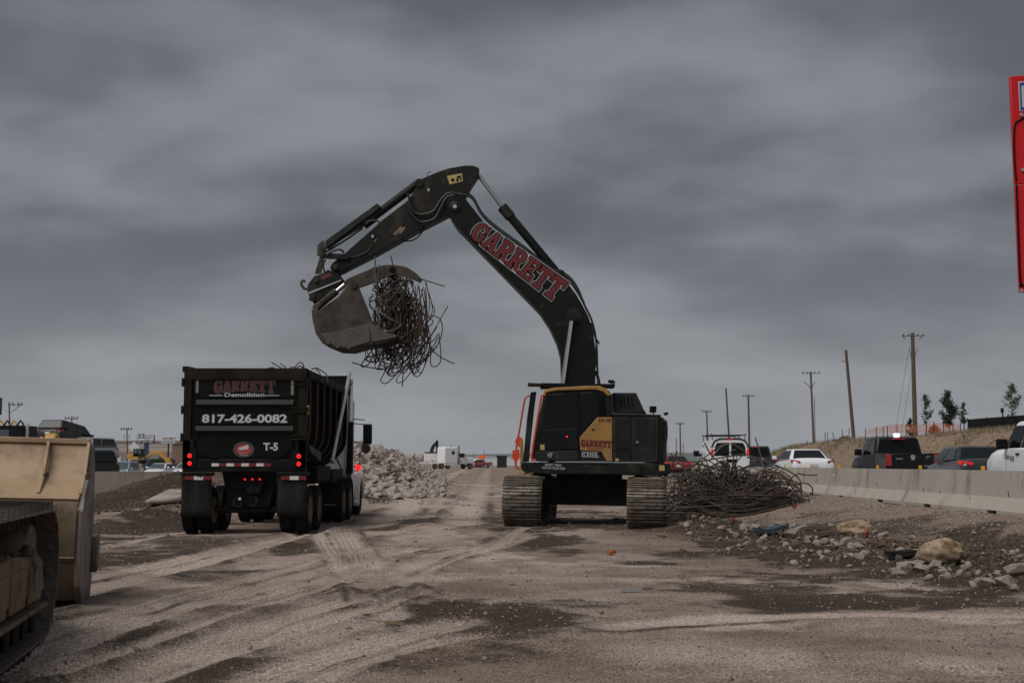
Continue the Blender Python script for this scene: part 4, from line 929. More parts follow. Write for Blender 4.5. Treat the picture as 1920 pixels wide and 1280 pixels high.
for x, y in ((698, 443), (803, 356), (765, 373), (762, 380)): side([(x - 2, y - 2), (x + 2, y - 3), (x + 3, y + 2), (x - 1, y + 3)], YA - .27, YA - .24).build('hose_clamp', M['alu'], arm)
for q in ([(737, 438), (752, 424), (755, 428), (741, 442)], [(750, 440), (760, 428), (758, 424), (748, 436)], [(700, 452), (706, 447), (707, 449), (702, 454)]):
    MB().slab([EL(x, y, YA - .2415) for x, y in q], (0, -.002, 0)).build('scuff', M['mud'], arm, smooth=0)
# bucket cylinder, guard and linkage
q0, q1, q2 = EL(787, 342, YA), EL(684, 419, YA), EL(604, 467, YA)
bc = MB().cyl(q0, q1, .095, n=20).build('bucket_cylinder', M['armp'], ex)
MB().cyl(q1, q2, .05, n=14).build('bucket_cylinder_rod', M['hose'], ex)
dq = (q1 - q0).normalized(); MB().cyl(q1 - dq * .25, q1 + dq * .05, .125, n=20).build('gland', M['armp'], bc)
side([(609, 452), (707, 381), (714, 387), (709, 392), (613, 464)], YA - .16, YA + .16).build('rod_guard', M['charcoal2'], ex, bevel=.01)
px_tube([(612, 466), (640, 448), (676, 424)], YA - .09, .02, 'hose', 'hose', ex); px_tube([(612, 472), (645, 452), (680, 428)], YA + .06, .02, 'hose', 'hose', ex)
for dy in (-.3, .24):
    lk = side([(595, 459), (606, 450), (612, 462), (611, 477), (602, 483), (594, 478)], YA + dy, YA + dy + .06).build('rocker_link', M['steel'], ex, bevel=.01)
    side([(601, 476), (608, 478), (602, 512), (594, 514), (590, 512)], YA + dy + .01, YA + dy + .07).build('tipping_link', M['steel'], ex, bevel=.01)
    side([(603, 474), (650, 476), (656, 482), (650, 487), (606, 484)], YA + dy - .02, YA + dy + .04).build('side_link', M['armp'], ex, bevel=.01)
for x, y in ((603, 478), (592, 520), (604, 466)): MB().cyl(EL(x, y, YA - .36), EL(x, y, YA + .36), .045).build('pin', M['steel'], ex)
px_tube([(612, 478), (625, 470), (638, 468), (645, 474)], YA - .33, .026, 'hose', 'hose', ex); px_tube([(610, 486), (606, 500), (610, 510), (616, 506)], YA - .33, .022, 'hose', 'hose', ex)
# quick coupler with hook
cp = side([(577, 533), (587, 520), (616, 506), (634, 512), (642, 523), (641, 531), (618, 548), (600, 561), (588, 569), (580, 556), (576, 545)], YA - .34, YA + .34).build('coupler', M['charcoal'], ex, bevel=.015)
side([(600, 516), (620, 511), (623, 516), (604, 525)], YA - .346, YA - .33).build('decal', M['dullred'], cp)
side([(578, 548), (640, 524), (640, 526), (580, 551)], YA - .37, YA - .33).build('coupler_rib', M['alu'], cp)
for x, y in ((592, 524), (586, 553), (628, 500), (584, 560)): MB().cyl(EL(x, y, YA - .40), EL(x, y, YA + .40), .06).build('coupler_pin', M['steel'], cp)
px_tube([(578, 542), (571, 541), (566, 535), (565, 529), (569, 526), (572, 529)], YA - .2, .03, 'lifting_hook', 'steel', cp)
# bucket with hinged clamp
bk = [(660,526),(668,528),(675,543),(690,580),(700,605),(714,622),(745,627),(744,634),(716,644),(690,646),(655,655),(630,654),(604,643),(592,625),(586,600),(584,580),(598,582),(612,572),(635,556),(650,540)]
bw = .62
mbk = MB(); inner = [(660,534),(672,548),(688,584),(700,612),(712,626)]
for dy in (-bw, bw - .05):
    side(bk, YA + dy, YA + dy + .05).build('bucket_side', M['steel'], ex, bevel=.008)
shell = [(700,630),(745,629),(744,634),(716,644),(690,646),(655,655),(630,654),(604,643),(592,625),(586,600),(584,580),(598,582),(612,572),(635,556),(655,530)]
sh_in = [(650,540),(634,562),(612,580),(600,590),(593,604),(598,622),(610,635),(632,645),(655,645),(690,638),(700,634)]
side(shell + [(658, 536)] + sh_in, YA - bw + .05, YA + bw - .05).build('bucket_shell', M['steel'], ex)
side([(602, 626), (640, 620), (692, 606), (694, 640), (655, 652), (632, 650), (612, 641)], YA - bw - .02, YA - bw).build('wear_plate', M['steel2'], ex, bevel=.006)
side([(676, 560), (694, 604), (714, 622), (744, 628), (742, 632), (706, 640), (697, 640), (690, 598)], YA - bw - .03, YA - bw).build('side_cutter', M['steel2'], ex, bevel=.006)
for x, y in ((616, 641), (634, 648), (654, 650)): MB().cyl(EL(x, y, YA - bw), EL(x, y, YA - bw) + Vector((0, -.05, 0)), .05).build('bolt', M['steel2'], ex)
for k in range(5):
    yy = YA - bw + .06 + k * (2 * bw - .24) / 4
    side([(728, 626), (748, 630), (746, 634), (726, 640)], yy, yy + .12).build('bucket_tooth', M['steel'], ex, bevel=.008)
MB().cyl(EL(663, 533, YA - bw - .06), EL(663, 533, YA + bw + .06), .085).build('hinge_pin', M['steel'], ex)
cl0, cl1 = EL(593, 577, YA - bw + .12), EL(646, 533, YA - bw + .12)
MB().cyl(cl0, cl0 + (cl1 - cl0) * .72, .085).build('clamp_cylinder', M['steel'], ex); MB().cyl(cl0, cl1, .045).build('clamp_rod', M['chrome'], ex)
MB().cyl(cl0 + Vector((0, -.1, 0)), cl0 + Vector((0, .1, 0)), .07).build('pin', M['steel'], ex)
thumb = [(642,530),(652,522),(680,510),(704,500),(722,496.5),(742,496.5),(765,502),(780,512),(792,524),(788,530),(766,520),(742,514),(716,522),(690,534),(672,540),(650,536)]
for dy in (-.42, -.1, .24):
    th = side(thumb, YA + dy, YA + dy + .08).build('clamp_arm', M['steel'], ex, bevel=.01)
    for x, y in ((706, 509), (736, 506)):
        MB().lathe([(0, .0), (0, .05), (.012, .075), (.016, .05), (.016, .0)], EL(x, y, YA + dy), (0, -1, 0), 18).build('hole_ring', M['blacklet'], th)
for x, y in ((690, 520), (760, 511)): MB().cyl(EL(x, y, YA - .42), EL(x, y, YA + .32), .06).build('clamp_cross_tube', M['steel'], ex)

# ------------------------------------------------------------------ rebar held in the bucket
mass = MB(); c0 = at(738, 565, YA); rx, ry, rz = 47 / 82.7, .62, 62 / 82.7
def ball(th, ph, k=1.0): return c0 + Vector((rx * k * math.cos(th) * math.cos(ph), ry * k * math.sin(th) * math.cos(ph), rz * k * math.sin(ph)))
for i in range(165):
    th, ph = rnd.uniform(0, 6.28), rnd.gauss(0, .7); k = rnd.uniform(.25, 1.02); w1 = rnd.uniform(-1, 1) * 1.1; w2 = rnd.uniform(-.9, .9); P = []
    for j in range(rnd.randint(4, 9)):
        P.append(ball(th, max(-1.5, min(1.5, ph)), k) + Vector((rnd.gauss(0, .05), rnd.gauss(0, .05), rnd.gauss(0, .05)))); th += w1 * .5; ph += w2 * .5; k = min(1.03, max(.2, k + rnd.uniform(-.12, .12)))
    mass.tube(catmull(P, 4), rnd.uniform(.008, .016), 5)
for i in range(90):     # strands hanging from the mass on its right side
    x0 = rnd.uniform(700, 800); y0 = rnd.uniform(560, 640); Y0 = YA + rnd.uniform(-.5, .5); xe = 735 + (x0 - 745) * .7 + rnd.gauss(0, 22); ye = rnd.uniform(630, 712 - abs(xe - 745) * .35)
    P = [at(x0, y0 - 40, Y0), at(x0 + rnd.uniform(-10, 18), y0 + 10, Y0), at((x0 + xe) / 2 + rnd.uniform(-16, 22), (y0 + ye) / 2 + 8, Y0), at(xe, ye, Y0)]
    if rnd.random() < .55: P += [at(xe + rnd.uniform(8, 26), ye - rnd.uniform(-4, 16), Y0 + .1), at(xe + rnd.uniform(14, 40), ye - rnd.uniform(20, 70), Y0 + .1)]
    mass.tube(catmull(P, 5), rnd.uniform(.010, .016), 5)
tag(mass.build('rebar_tangle', M['rebar'], smooth=60, fix=False), 'tangle of bent rebar gripped in the raised excavator bucket', 'rebar', kind='stuff')
loose = [([(700, 500), (706, 540), (703, 480)], 1), ([(660, 679), (700, 690), (742, 690), (790, 678), (818, 650), (829, 622), (826, 600), (812, 592), (795, 596)], 0), ([(789, 523), (812, 530), (834, 537)], 0),
         ([(800, 606), (815, 585), (808, 566)], 0), ([(798, 540), (801, 590), (803, 640), (820, 665), (852, 682)], 0), ([(708, 640), (704, 660), (712, 676), (736, 682), (760, 676), (775, 650)], 0),
         ([(745, 700), (725, 718), (714, 714), (720, 700), (726, 688), (750, 684)], 0), ([(752, 660), (756, 690), (754, 725)], 0), ([(697, 575), (712, 586), (735, 600), (752, 607), (740, 618), (714, 620), (710, 600), (706, 586)], 1),
         ([(711, 497), (707, 540)], 1), ([(733, 480), (736, 500), (730, 520), (724, 534)], 0), ([(745, 498), (762, 502), (764, 510)], 0), ([(760, 610), (790, 640), (800, 600), (794, 560)], 0), ([(820, 650), (800, 664), (770, 688), (735, 700)], 0),
         ([(770, 560), (796, 590), (812, 602), (800, 614), (780, 612)], 0), ([(778, 660), (786, 690), (776, 700), (770, 680), (776, 640)], 0), ([(738, 640), (752, 672), (772, 684), (800, 668), (822, 632)], 0)]
BL1 = ['short pale bar standing upright at the left of the raised tangle', 'long bar sweeping from far left under the raised tangle to its right', 'straight bar sticking out right at the top of the raised tangle', 'short bar end poking up at the right of the hanging strands', 'bar hanging on the right that kicks out to the lower right', 'U shaped bar sagging just below the raised bucket lip', 'curled bar end at the lowest left of the hanging strands', 'lowest bar hanging straight down under the raised tangle', 'pale bar folded into a triangle on the front of the tangle', 'second pale upright bar beside the clamp holes', 'thin bar rising above the clamp arm over the tangle', 'short bar lying over the tip of the clamp arm', 'V shaped bar at the right edge of the raised tangle', 'straight bar crossing low from right to left beneath the tangle', 'hooked bar loop at mid height right of the tangle', 'narrow hanging loop at the bottom right of the tangle', 'long shallow curve hanging below the tangle to the right']
for (pts, lt), lb_ in zip(loose, BL1):
    Yq = YA + (-.66 if lt else rnd.uniform(-.3, .3)); mb = MB(); mb.tube(catmull([at(x, y, Yq + rnd.uniform(-.05, .05)) for x, y in pts], 8), .0125 if not lt else .016, 6)
    tag(mb.build('rebar', M['rebarlt' if lt else 'rebar'], smooth=60), lb_, 'rebar', 'loose bars at the raised bucket')

# ------------------------------------------------------------------ rebar heap on the ground
hc = Vector((6.2, 36.6, hz_at(6.2, 36.6) - .05)); hr = (2.2, 1.9, 1.2)
heap = MB()
def dome(th, ph, k):
    return hc + Vector((hr[0] * k * math.cos(th) * math.cos(ph), hr[1] * k * math.sin(th) * math.cos(ph), max(.03, hr[2] * k * abs(math.sin(ph)) * (1 + .22 * math.sin(2.1 * th + 1) + .12 * math.sin(5 * th)))))
def heap_bar(i, mb, r_):
    th, ph = rnd.uniform(0, 6.28), rnd.uniform(.05, 1.3); k = rnd.uniform(.45, 1.03); w1 = rnd.choice((-1, 1)) * rnd.uniform(.15, .5); w2 = rnd.uniform(-.25, .25); P = []
    for j in range(rnd.randint(5, 10)):
        P.append(dome(th, min(1.5, max(.02, ph)), k) + Vector((rnd.gauss(0, .06), rnd.gauss(0, .06), abs(rnd.gauss(0, .06))))); th += w1; ph += w2; w2 += rnd.uniform(-.14, .14); k = min(1.06, max(.4, k + rnd.uniform(-.1, .1)))
    mb.tube(catmull(P, 4), r_, 5)
for i in range(430): heap_bar(i, heap, rnd.uniform(.013, .024))
core_ = MB()
tag(heap.build('rebar_heap', M['rebar'], smooth=60, fix=False), 'dense heap of tangled rebar on the ground between excavator and barrier', 'rebar', kind='stuff')
hb = [[(1330, 862), (1352, 838), (1372, 832), (1398, 846)], [(1290, 880), (1330, 850), (1356, 832)], [(1360, 880), (1366, 850), (1380, 842)], [(1420, 900), (1428, 870), (1416, 820)], [(1480, 900), (1495, 888), (1510, 890), (1530, 890)],
      [(1488, 910), (1505, 905), (1522, 912), (1526, 928)], [(1475, 930), (1490, 915), (1478, 890)], [(1340, 900), (1345, 935), (1380, 948), (1430, 938), (1470, 915)], [(1300, 940), (1350, 930), (1420, 925), (1478, 905)],
      [(1256, 850), (1275, 870), (1300, 900), (1320, 935)], [(1260, 905), (1290, 915), (1300, 945)], [(1370, 945), (1375, 915), (1362, 880), (1350, 862)], [(1478, 925), (1488, 935), (1490, 947)], [(1395, 905), (1405, 930), (1440, 935), (1450, 910), (1430, 895)],
      [(1262, 860), (1300, 866), (1350, 858), (1400, 850)], [(1280, 938), (1266, 945), (1270, 952), (1290, 950)], [(1362, 874), (1367, 898), (1371, 899)], [(1270, 845), (1262, 875), (1268, 900)], [(1400, 856), (1440, 866), (1480, 884), (1500, 905), (1490, 930)], [(1320, 830), (1335, 856), (1360, 872)]]
BL2 = ['arched bar looping over the ground heap before the van', 'bar rising from the left of the heap towards the van doors', 'short bent bar upright in front of the van plate', 'tall upright bar of the heap before the grey pickup', 'wavy bar end reaching right from the heap to the barrier', 'drooping bar end at the right foot of the heap on the barrier', 'curled bar at the right shoulder of the ground heap', 'big U shaped bar across the front of the ground heap', 'long low bar across the middle front of the heap', 'bar slanting down beside the excavator tail', 'short bar at the lower left of the heap by the track', 'pale tall curved bar in the middle of the heap', 'pale bar end standing at the right foot of the heap', 'round loop at the front right of the ground heap', 'long flat bar along the top left of the heap', 'small hook at the lower left foot of the heap', 'short pale bar near the heap centre top', 'bar curving beside the excavator tail emblem', 'bar following the right slope of the ground heap', 'thin bar slanting up left of the van lamps']
for i, pts in enumerate(hb):
    mb = MB(); mb.tube(catmull([at(x + rnd.uniform(-2, 2), y, 34.9 + rnd.uniform(-.1, .1) if i not in (0, 1, 2) else 35.5) for x, y in pts], 7), .019, 6)
    tag(mb.build('rebar', M['rebarlt' if i % 3 == 0 else 'rebar'], smooth=60), BL2[i], 'rebar', 'loose bars of the ground heap')

# ------------------------------------------------------------------ dump truck (tractor with half round end dump trailer), seen from behind
TX, TY = -5.63, 27.0
tr = thing('dump_truck', 'black semi dump truck seen from behind, white lettering on its tailgate', 'truck', (TX, TY, 0.02))
def TL(px, py, Y): return at(px, py, Y) - Vector((TX, TY, .02))
def tb(a, b, name, mat, parent=tr, bevel=.012, **k): return MB().rng(a, b).build(name, M[mat], parent, smooth=30, bevel=bevel, **k)
ZT, ZG = 3.45, 1.52
# tub: half round cross section lofted along the trailer
def tub_sec(y, w_, top, bot):
    pts = [(-w_, top), (-w_, 2.3)]
    for k in range(9):
        a = math.pi + math.pi * k / 8; pts.append((w_ * math.cos(a) * (1 if abs(math.cos(a)) > .99 else 1), 2.15 + (2.15 - bot) * math.sin(a)))
    pts += [(w_, 2.3), (w_, top)]; ii = [(x * .955, z + (.05 if z < 2.2 else 0)) for x, z in pts[::-1]]
    return [(x, y, z) for x, z in pts + ii]
tub = MB(); tub.loft([tub_sec(y, 1.17, ZT - .05, 1.36) for y in (.12, 2, 4, 6, 7.25)]); tubo = tub.build('tub', M['blackrust'], tr, smooth=40)
fr = MB(); fr.prism([(x, z) for x, y, z in tub_sec(0, 1.15, ZT - .05, 1.37)[:13]], 'y', 7.18, 7.24); fr.build('front_wall', M['blackrust'], tr)
for sx in (-1, 1):
    MB().rng((sx * 1.16, .1, ZT - .16), (sx * 1.30, 7.3, ZT + .02)).build('top_rail', M['blackrust'], tr, bevel=.015)
for k in range(7):   # ribs
    y = .62 + k * 1.03
    m_ = MB(); o_ = [(1.27, ZT - .16), (1.27, 2.3)] + [(1.27 * math.cos(-math.pi / 2 * j / 8), 2.15 + .86 * math.sin(-math.pi / 2 * j / 8)) for j in range(1, 7)]
    i_ = [(1.14, ZT - .16), (1.14, 2.3)] + [(1.14 * math.cos(-math.pi / 2 * j / 8), 2.15 + .79 * math.sin(-math.pi / 2 * j / 8)) for j in range(1, 7)]
    for sx in (-1, 1):
        mm = MB(); mm.prism([(sx * x, z) for x, z in o_ + i_[::-1]], 'y', y, y + .075); mm.build('side_rib', M['blackrust'], tr, smooth=0)
        ed = MB(); ed.tube([(sx * (x + .004), y - .004, z) for x, z in o_], .017, 5); ed.build('rib_edge', M['rebarlt'], tr)
# rear frame and tailgate
for sx in (-1, 1):
    tb((sx * 1.13, 0, 1.38), (sx * 1.30, .2, ZT), 'corner_post', 'blackrust')
    for z in (3.18, 2.60, 2.02):
        tb((sx * 1.29, -.02, z - .06), (sx * 1.345, .10, z + .06), 'hinge', 'blackrust', bevel=.008)
        MB().cyl((sx * 1.33, .02, z - .09), (sx * 1.33, .02, z + .09), .025).build('hinge_pin', M['decal'] if (sx > 0 and z == 2.60) else M['under'], tr)
        if sx > 0:
            for dz in (-.045, .045): tb((.98, -.045, z + dz - .012), (1.30, -.02, z + dz + .012), 'hinge_strap', 'blackrust', bevel=.004)
tb((-1.30, -.01, ZT - .22), (1.30, .2, ZT + .03), 'top_beam', 'blackrust', bevel=.02)
m_ = MB(); m_.prism([(1.12, ZT), (1.30, ZT + .10), (1.30, ZT - .02), (1.1, ZT - .02)], 'y', .02, .2); 
MB().prism([(-1.34, ZT - .05), (-1.34, ZT + .07), (-1.22, ZT + .07), (-1.0, ZT + .02), (-1.0, ZT - .05)], 'y', .01, .2).build('corner_cap', M['blackrust'], tr)
gate = tb((-1.13, .05, 1.55), (1.13, .14, ZT - .22), 'tailgate', 'gateblack', bevel=0)
def gp(z0, z1, x0, x1, nm='gate_panel', y=.035, mat='gateblack'): return tb((x0, y, z0), (x1, .06, z1), nm, mat, gate, bevel=.008)
gp(2.86, 3.20, -1.02, 1.02); gp(2.28, 2.66, -1.02, 1.02); gp(1.62, 2.10, -1.0, 1.0)
for z in (2.74, 2.19):
    m_ = MB(); m_.prism([(.05, z - .10), (-.01, z - .06), (-.045, z - .03), (.0, z + .07), (.05, z + .08)], 'x', -1.03, 1.03); m_.build('gate_ridge', M['gateridge'], gate, bevel=.006)
for sx in (-1, 1):   # diagonal stiffeners of the lower corners
    m_ = MB(); m_.prism([(sx * 1.06, 2.03), (sx * 1.06, 1.80), (sx * .72, 1.58), (sx * .52, 1.58)], 'y', .0, .05); m_.build('corner_brace', M['gateblack'], gate, bevel=.006)
def gl(geo, mat, px, py, lift=.02, name='lettering', y=0.0):
    p = TL(px, py, TY); p.y = y - lift; return put(name, geo, M[mat], gate, p, (1, 0, 0), (0, 0, 1))
def on_gate(geo, dx): return ([v - Vector((dx, 0, 0)) for v in geo[0]], geo[1])
for off, mt, lf in ((.011, 'fadedwhite', .003), (.006, 'blacklet', .006), (-.004, 'dullred', .009)):
    gl(on_gate(slab_word('GARRETT', .31, 1.30, off, 1, 1, .22), .65), mt, 458, 739, lf, y=.03)
gl(type_word('Demolition', .085, .84, .015), 'sticker', 458, 743.5, .008, y=.03)
for a, b in ((392, 417), (496, 523)):
    p, q = TL(a, 741, TY), TL(b, 741, TY); tb((p.x, .022, p.z - .007), (q.x, .032, p.z + .007), 'line', 'sticker', gate, bevel=0)
def mark(x0, y0, x1, y1, mat, nm='corner_line'):
    p, q = TL(x0, y0, TY), TL(x1, y1, TY); tb((p.x, .022, min(p.z, q.z)), (q.x, .032, max(p.z, q.z)), nm, mat, gate, bevel=0)
mark(367, 709, 371.5, 736, 'fadedwhite'); mark(371.5, 709, 400, 712.5, 'fadedwhite'); mark(545.5, 709, 550.5, 740, 'fadedwhite'); mark(522, 709, 545.5, 712.5, 'fadedwhite')
gl(type_word('817-426-0082', .185, 1.80, .032), 'sticker', 458, 792.5, .008, y=.03)
gl(type_word('T-5', .165, .31, .036), 'sticker', 507, 844.5, .008, y=.03)
def oval(rx, rz_, n=28): return ([Vector((rx * math.cos(6.283 * k / n), rz_ * math.sin(6.283 * k / n), 0)) for k in range(n)], [tuple(range(n))])
gl(oval(.218, .162), 'fadedwhite', 456.5, 842.5, .004, 'emblem', .03); gl(oval(.208, .153), 'blacklet', 456.5, 842.5, .006, 'emblem_ring', .03); gl(oval(.165, .115), 'redoval', 456.5, 842.5, .008, 'emblem_field', .03)
gl(([Vector(p) for p in ((-.12, -.01, 0), (-.1, .03, 0), (.03, .075, 0), (.09, .09, 0), (.10, .045, 0), (.08, -.01, 0), (.03, .0, 0), (-.04, -.02, 0))], [tuple(range(8))]), 'sticker', 457, 841.5, .010, 'emblem_shape', .03)
for q in range(22):   # small ring of marks round the emblem
    a = 6.283 * q / 22; gl(([Vector((.187 * math.cos(a) + dx, .134 * math.sin(a) + dz, 0)) for dx, dz in ((-.009, -.012), (.009, -.012), (.009, .012), (-.009, .012))], [(0, 1, 2, 3)]), 'fadedwhite', 456.5, 842.5, .009, 'emblem_mark', .03)
for k, zz in ((0, 848.5), (1, 853)): gl(([Vector((x, z, 0)) for x, z in ((-.11 + .02 * k, -.012), (.11 - .02 * k, -.012), (.11 - .02 * k, .012), (-.11 + .02 * k, .012))], [(0, 1, 2, 3)]), 'fadedwhite', 457, zz, .010, 'emblem_line', .03)
# apron and rear lights
tb((-1.30, .02, 1.30), (1.30, .16, 1.56), 'apron', 'black', bevel=.015)
for sx in (-1, 1): tb((sx * 1.0, .0, 1.36), (sx * 1.30, .06, 1.98), 'lamp_panel', 'black', bevel=.015)
for k in range(8):
    p, q = TL(396.5 + k * 14, 868, TY), TL(396.5 + k * 14 + 13.6, 873.8, TY); tb((p.x, .008, q.z), (q.x, .03, p.z), 'reflective_tape', 'tapewht' if k % 2 == 0 else 'tapered', bevel=0)
def lamp(px, py, r_, mat='redlamp', y=0.0, parent=tr):
    p = TL(px, py, TY); m_ = MB(); m_.lathe([(0, r_ * 1.25), (.015, r_ * 1.25), (.02, r_ * 1.05)], (p.x, y, p.z), (0, -1, 0), 18); b_ = m_.build('lamp_bezel', M['trim'], parent)
    m_ = MB(); m_.lathe([(.018, r_), (.03, r_ * .8), (.034, r_ * .3)], (p.x, y, p.z), (0, -1, 0), 18); m_.build('lamp_lens', M[mat], parent)
    m_ = MB(); m_.lathe([(.034, r_ * .42), (.040, r_ * .38), (.040, r_ * .1)], (p.x, y, p.z), (0, -1, 0), 10); m_.build('lamp_core', M['dimred'], parent)
for px, py in ((356, 854), (356, 868.5), (560.5, 855), (560.5, 869.5)): lamp(px, py, .048)
for px in (454.5, 468.5, 482.5): lamp(px, 898.3, .024, y=.28)
lamp(520, 923, .022, y=.3)
tb((-.36, .30, .95), (.36, .36, 1.30), 'lamp_bar', 'black'); p = TL(470, 918, TY); tb((p.x - .15, .275, p.z - .075), (p.x + .15, .285, p.z + .075), 'licence_plate', 'flap', bevel=.004)
m_ = MB(); m_.prism([(-.56, 1.36), (.66, 1.36), (.48, .55), (-.40, .55)], 'y', .4, .9); m_.build('rear_frame', M['black'], tr, bevel=.02)
for sx in (-.42, .42): tb((sx - .06, .5, .95), (sx + .06, 7.0, 1.30), 'chassis_rail', 'under')
MB().tube([(-.18, .32, .75), (-.26, .28, .68), (-.22, .26, .58), (-.12, .28, .56), (-.08, .3, .66)], .03, 8).build('tow_hook', M['under'], tr)
MB().tube([(.18, .32, .78), (.25, .28, .68), (.2, .26, .58), (.1, .28, .58)], .03, 8).build('tow_hook', M['under'], tr)
MB().cyl((-.13, .3, .73), (-.13, .27, .73), .03).build('reflector', M['plastic'], tr)
# mud flaps
for sx, x0, x1 in ((-1, 341, 396), (1, 521, 575)):
    a, b = TL(x0, 900, TY), TL(x1, 968, TY)
    tb((a.x - .02, -.06, a.z + .10), (b.x + .03, .12, a.z + .17), 'flap_bracket', 'black')
    fo = MB(); n_ = 6; vs = []
    for i in range(n_ + 1):
        for j in range(n_ + 1):
            x = a.x + (b.x - a.x) * j / n_; z = a.z + .10 + (b.z - a.z - .10) * i / n_; vs.append((x, -.02 + .02 * math.sin(i * .9 + sx) + .012 * math.sin(j * 1.3), z))
    fo.add(vs, [(i * (n_ + 1) + j, i * (n_ + 1) + j + 1, (i + 1) * (n_ + 1) + j + 1, (i + 1) * (n_ + 1) + j) for i in range(n_) for j in range(n_)])
    f_ = fo.build('mud_flap', M['flap'], tr); sd_ = f_.modifiers.new('thick', 'SOLIDIFY'); sd_.thickness = .012
    for k, (t0, t1) in enumerate(((.12, .42), (.42, .72), (.72, .98))):
        xx0, xx1 = a.x + (b.x - a.x) * t0, a.x + (b.x - a.x) * t1; tb((xx0, -.055, a.z + .01), (xx1, -.045, a.z + .09), 'reflective_tape', ('tapered', 'tapewht', 'tapered')[k], bevel=0)
# wheels
def tyre_mesh(name, r_, w_, mat, n=36, grooves=4):
    prof = [(-w_ / 2, r_ * .56), (-w_ / 2 - .004, r_ * .75), (-w_ / 2 + .006, r_ * .90), (-w_ / 2 + .03, r_ * .975)]
    x0 = -w_ / 2 + .035; step = (w_ - .07) / (grooves * 2 + 1)
    for k in range(grooves * 2 + 1):
        rr = r_ if k % 2 == 0 else r_ - .014; prof += [(x0 + k * step + .001, rr), (x0 + (k + 1) * step - .001, rr)]
    prof += [(w_ / 2 - .03, r_ * .975), (w_ / 2 - .006, r_ * .90), (w_ / 2 + .004, r_ * .75), (w_ / 2, r_ * .56)]
    mb = MB(); mb.lathe(prof, (0, 0, 0), (1, 0, 0), n); return mb.mesh(name, mat, 30)
def rim_mesh(name, r_, w_, mat):
    mb = MB(); mb.lathe([(-w_ / 2 - .003, r_ * .57), (-w_ / 2 + .01, r_ * .52), (-.02, r_ * .48), (-.02, r_ * .25), (-.06, r_ * .2), (-.06, .02)], (0, 0, 0), (1, 0, 0), 28)
    mb.lathe([(w_ / 2 + .003, r_ * .57), (w_ / 2 - .01, r_ * .52), (.05, r_ * .48), (.05, r_ * .25), (.09, r_ * .2), (.09, .02)], (0, 0, 0), (1, 0, 0), 28)
    return mb.mesh(name, mat, 30)
TYR = tyre_mesh('wheel', .50, .27, M['rubber']); RIM = rim_mesh('rim', .50, .27, M['mud']); TYRS = tyre_mesh('wheel', .515, .28, M['rubber'])
def wheel(parent, x, y, z, me, rim):
    o = link('wheel', me, parent); o.location = (x, y, z); r2 = link('rim', rim, o); return o
for y in (.55, 1.85, 6.05, 7.38):
    for x in (-1.19, -.86, .86, 1.19): wheel(tr, x, y, .49, TYR, RIM)
    MB().cyl((-1.1, y, .5), (1.1, y, .5), .075).build('axle', M['under'], tr)
for x in (-1.07, 1.07): wheel(tr, x, 10.55, .51, TYRS, RIM)
for sx in (-1, 1):   # drive axle mudguards
    for y, wd in ((6.05, .6), (7.38, .6)):
        m_ = MB(); rg = [(y + .60 * math.cos(a), .5 + .60 * math.sin(a)) for a in [math.pi * k / 10 for k in range(-1, 12)]]; ri = [(y + .58 * math.cos(a), .5 + .58 * math.sin(a)) for a in [math.pi * k / 10 for k in range(-1, 12)]]
        m_.prism(rg + ri[::-1], 'x', sx * .72 if sx < 0 else .72, sx * 1.33); m_.build('mudguard', M['flap'], tr, smooth=40)
    tb((sx * .74, 5.46, .32), (sx * 1.30, 5.475, .72), 'mud_flap', 'flap', bevel=.004)
tb((.90, 5.45, .42), (1.2, 5.455, .46), 'flap_label', 'fadedwhite', bevel=0)
# trailer underside, hoist and grey side fittings
m_ = MB(); m_.slab([(1.32, .25, 1.88), (1.36, .25, 1.72), (1.42, 1.35, 1.50), (1.42, 1.35, 1.72), (1.36, .9, 1.80)], (-.12, 0, 0)); m_.build('side_step', M['gateridge'], tr, bevel=.01)
tb((.5, 2.6, 1.05), (1.15, 4.8, 1.42), 'side_tank', 'under', bevel=.04)
tb((.62, 4.9, .98), (1.18, 6.9, 1.32), 'fifth_wheel_frame', 'under', bevel=.02)
# tarp arm and rear lip of the tarp housing
MB().tube([TL(656, 700, 33.55), TL(640, 778, 31.8), TL(622, 866, 29.8)], .05, 8).build('tarp_arm', M['alu'], tr)
MB().tube([TL(628, 852, 30.5), TL(640, 878, 31.6)], .02, 6).build('tarp_spring', M['under'], tr)
tb((-1.3, 6.9, ZT + .1), (1.28, 7.5, ZT + .34), 'tarp_housing', 'blackrust', bevel=.03)
p = TL(644, 704, 34.3); tb((p.x - .12, 6.88, p.z - .03), (p.x + .12, 6.895, p.z + .03), 'housing_label', 'plastic', bevel=0)
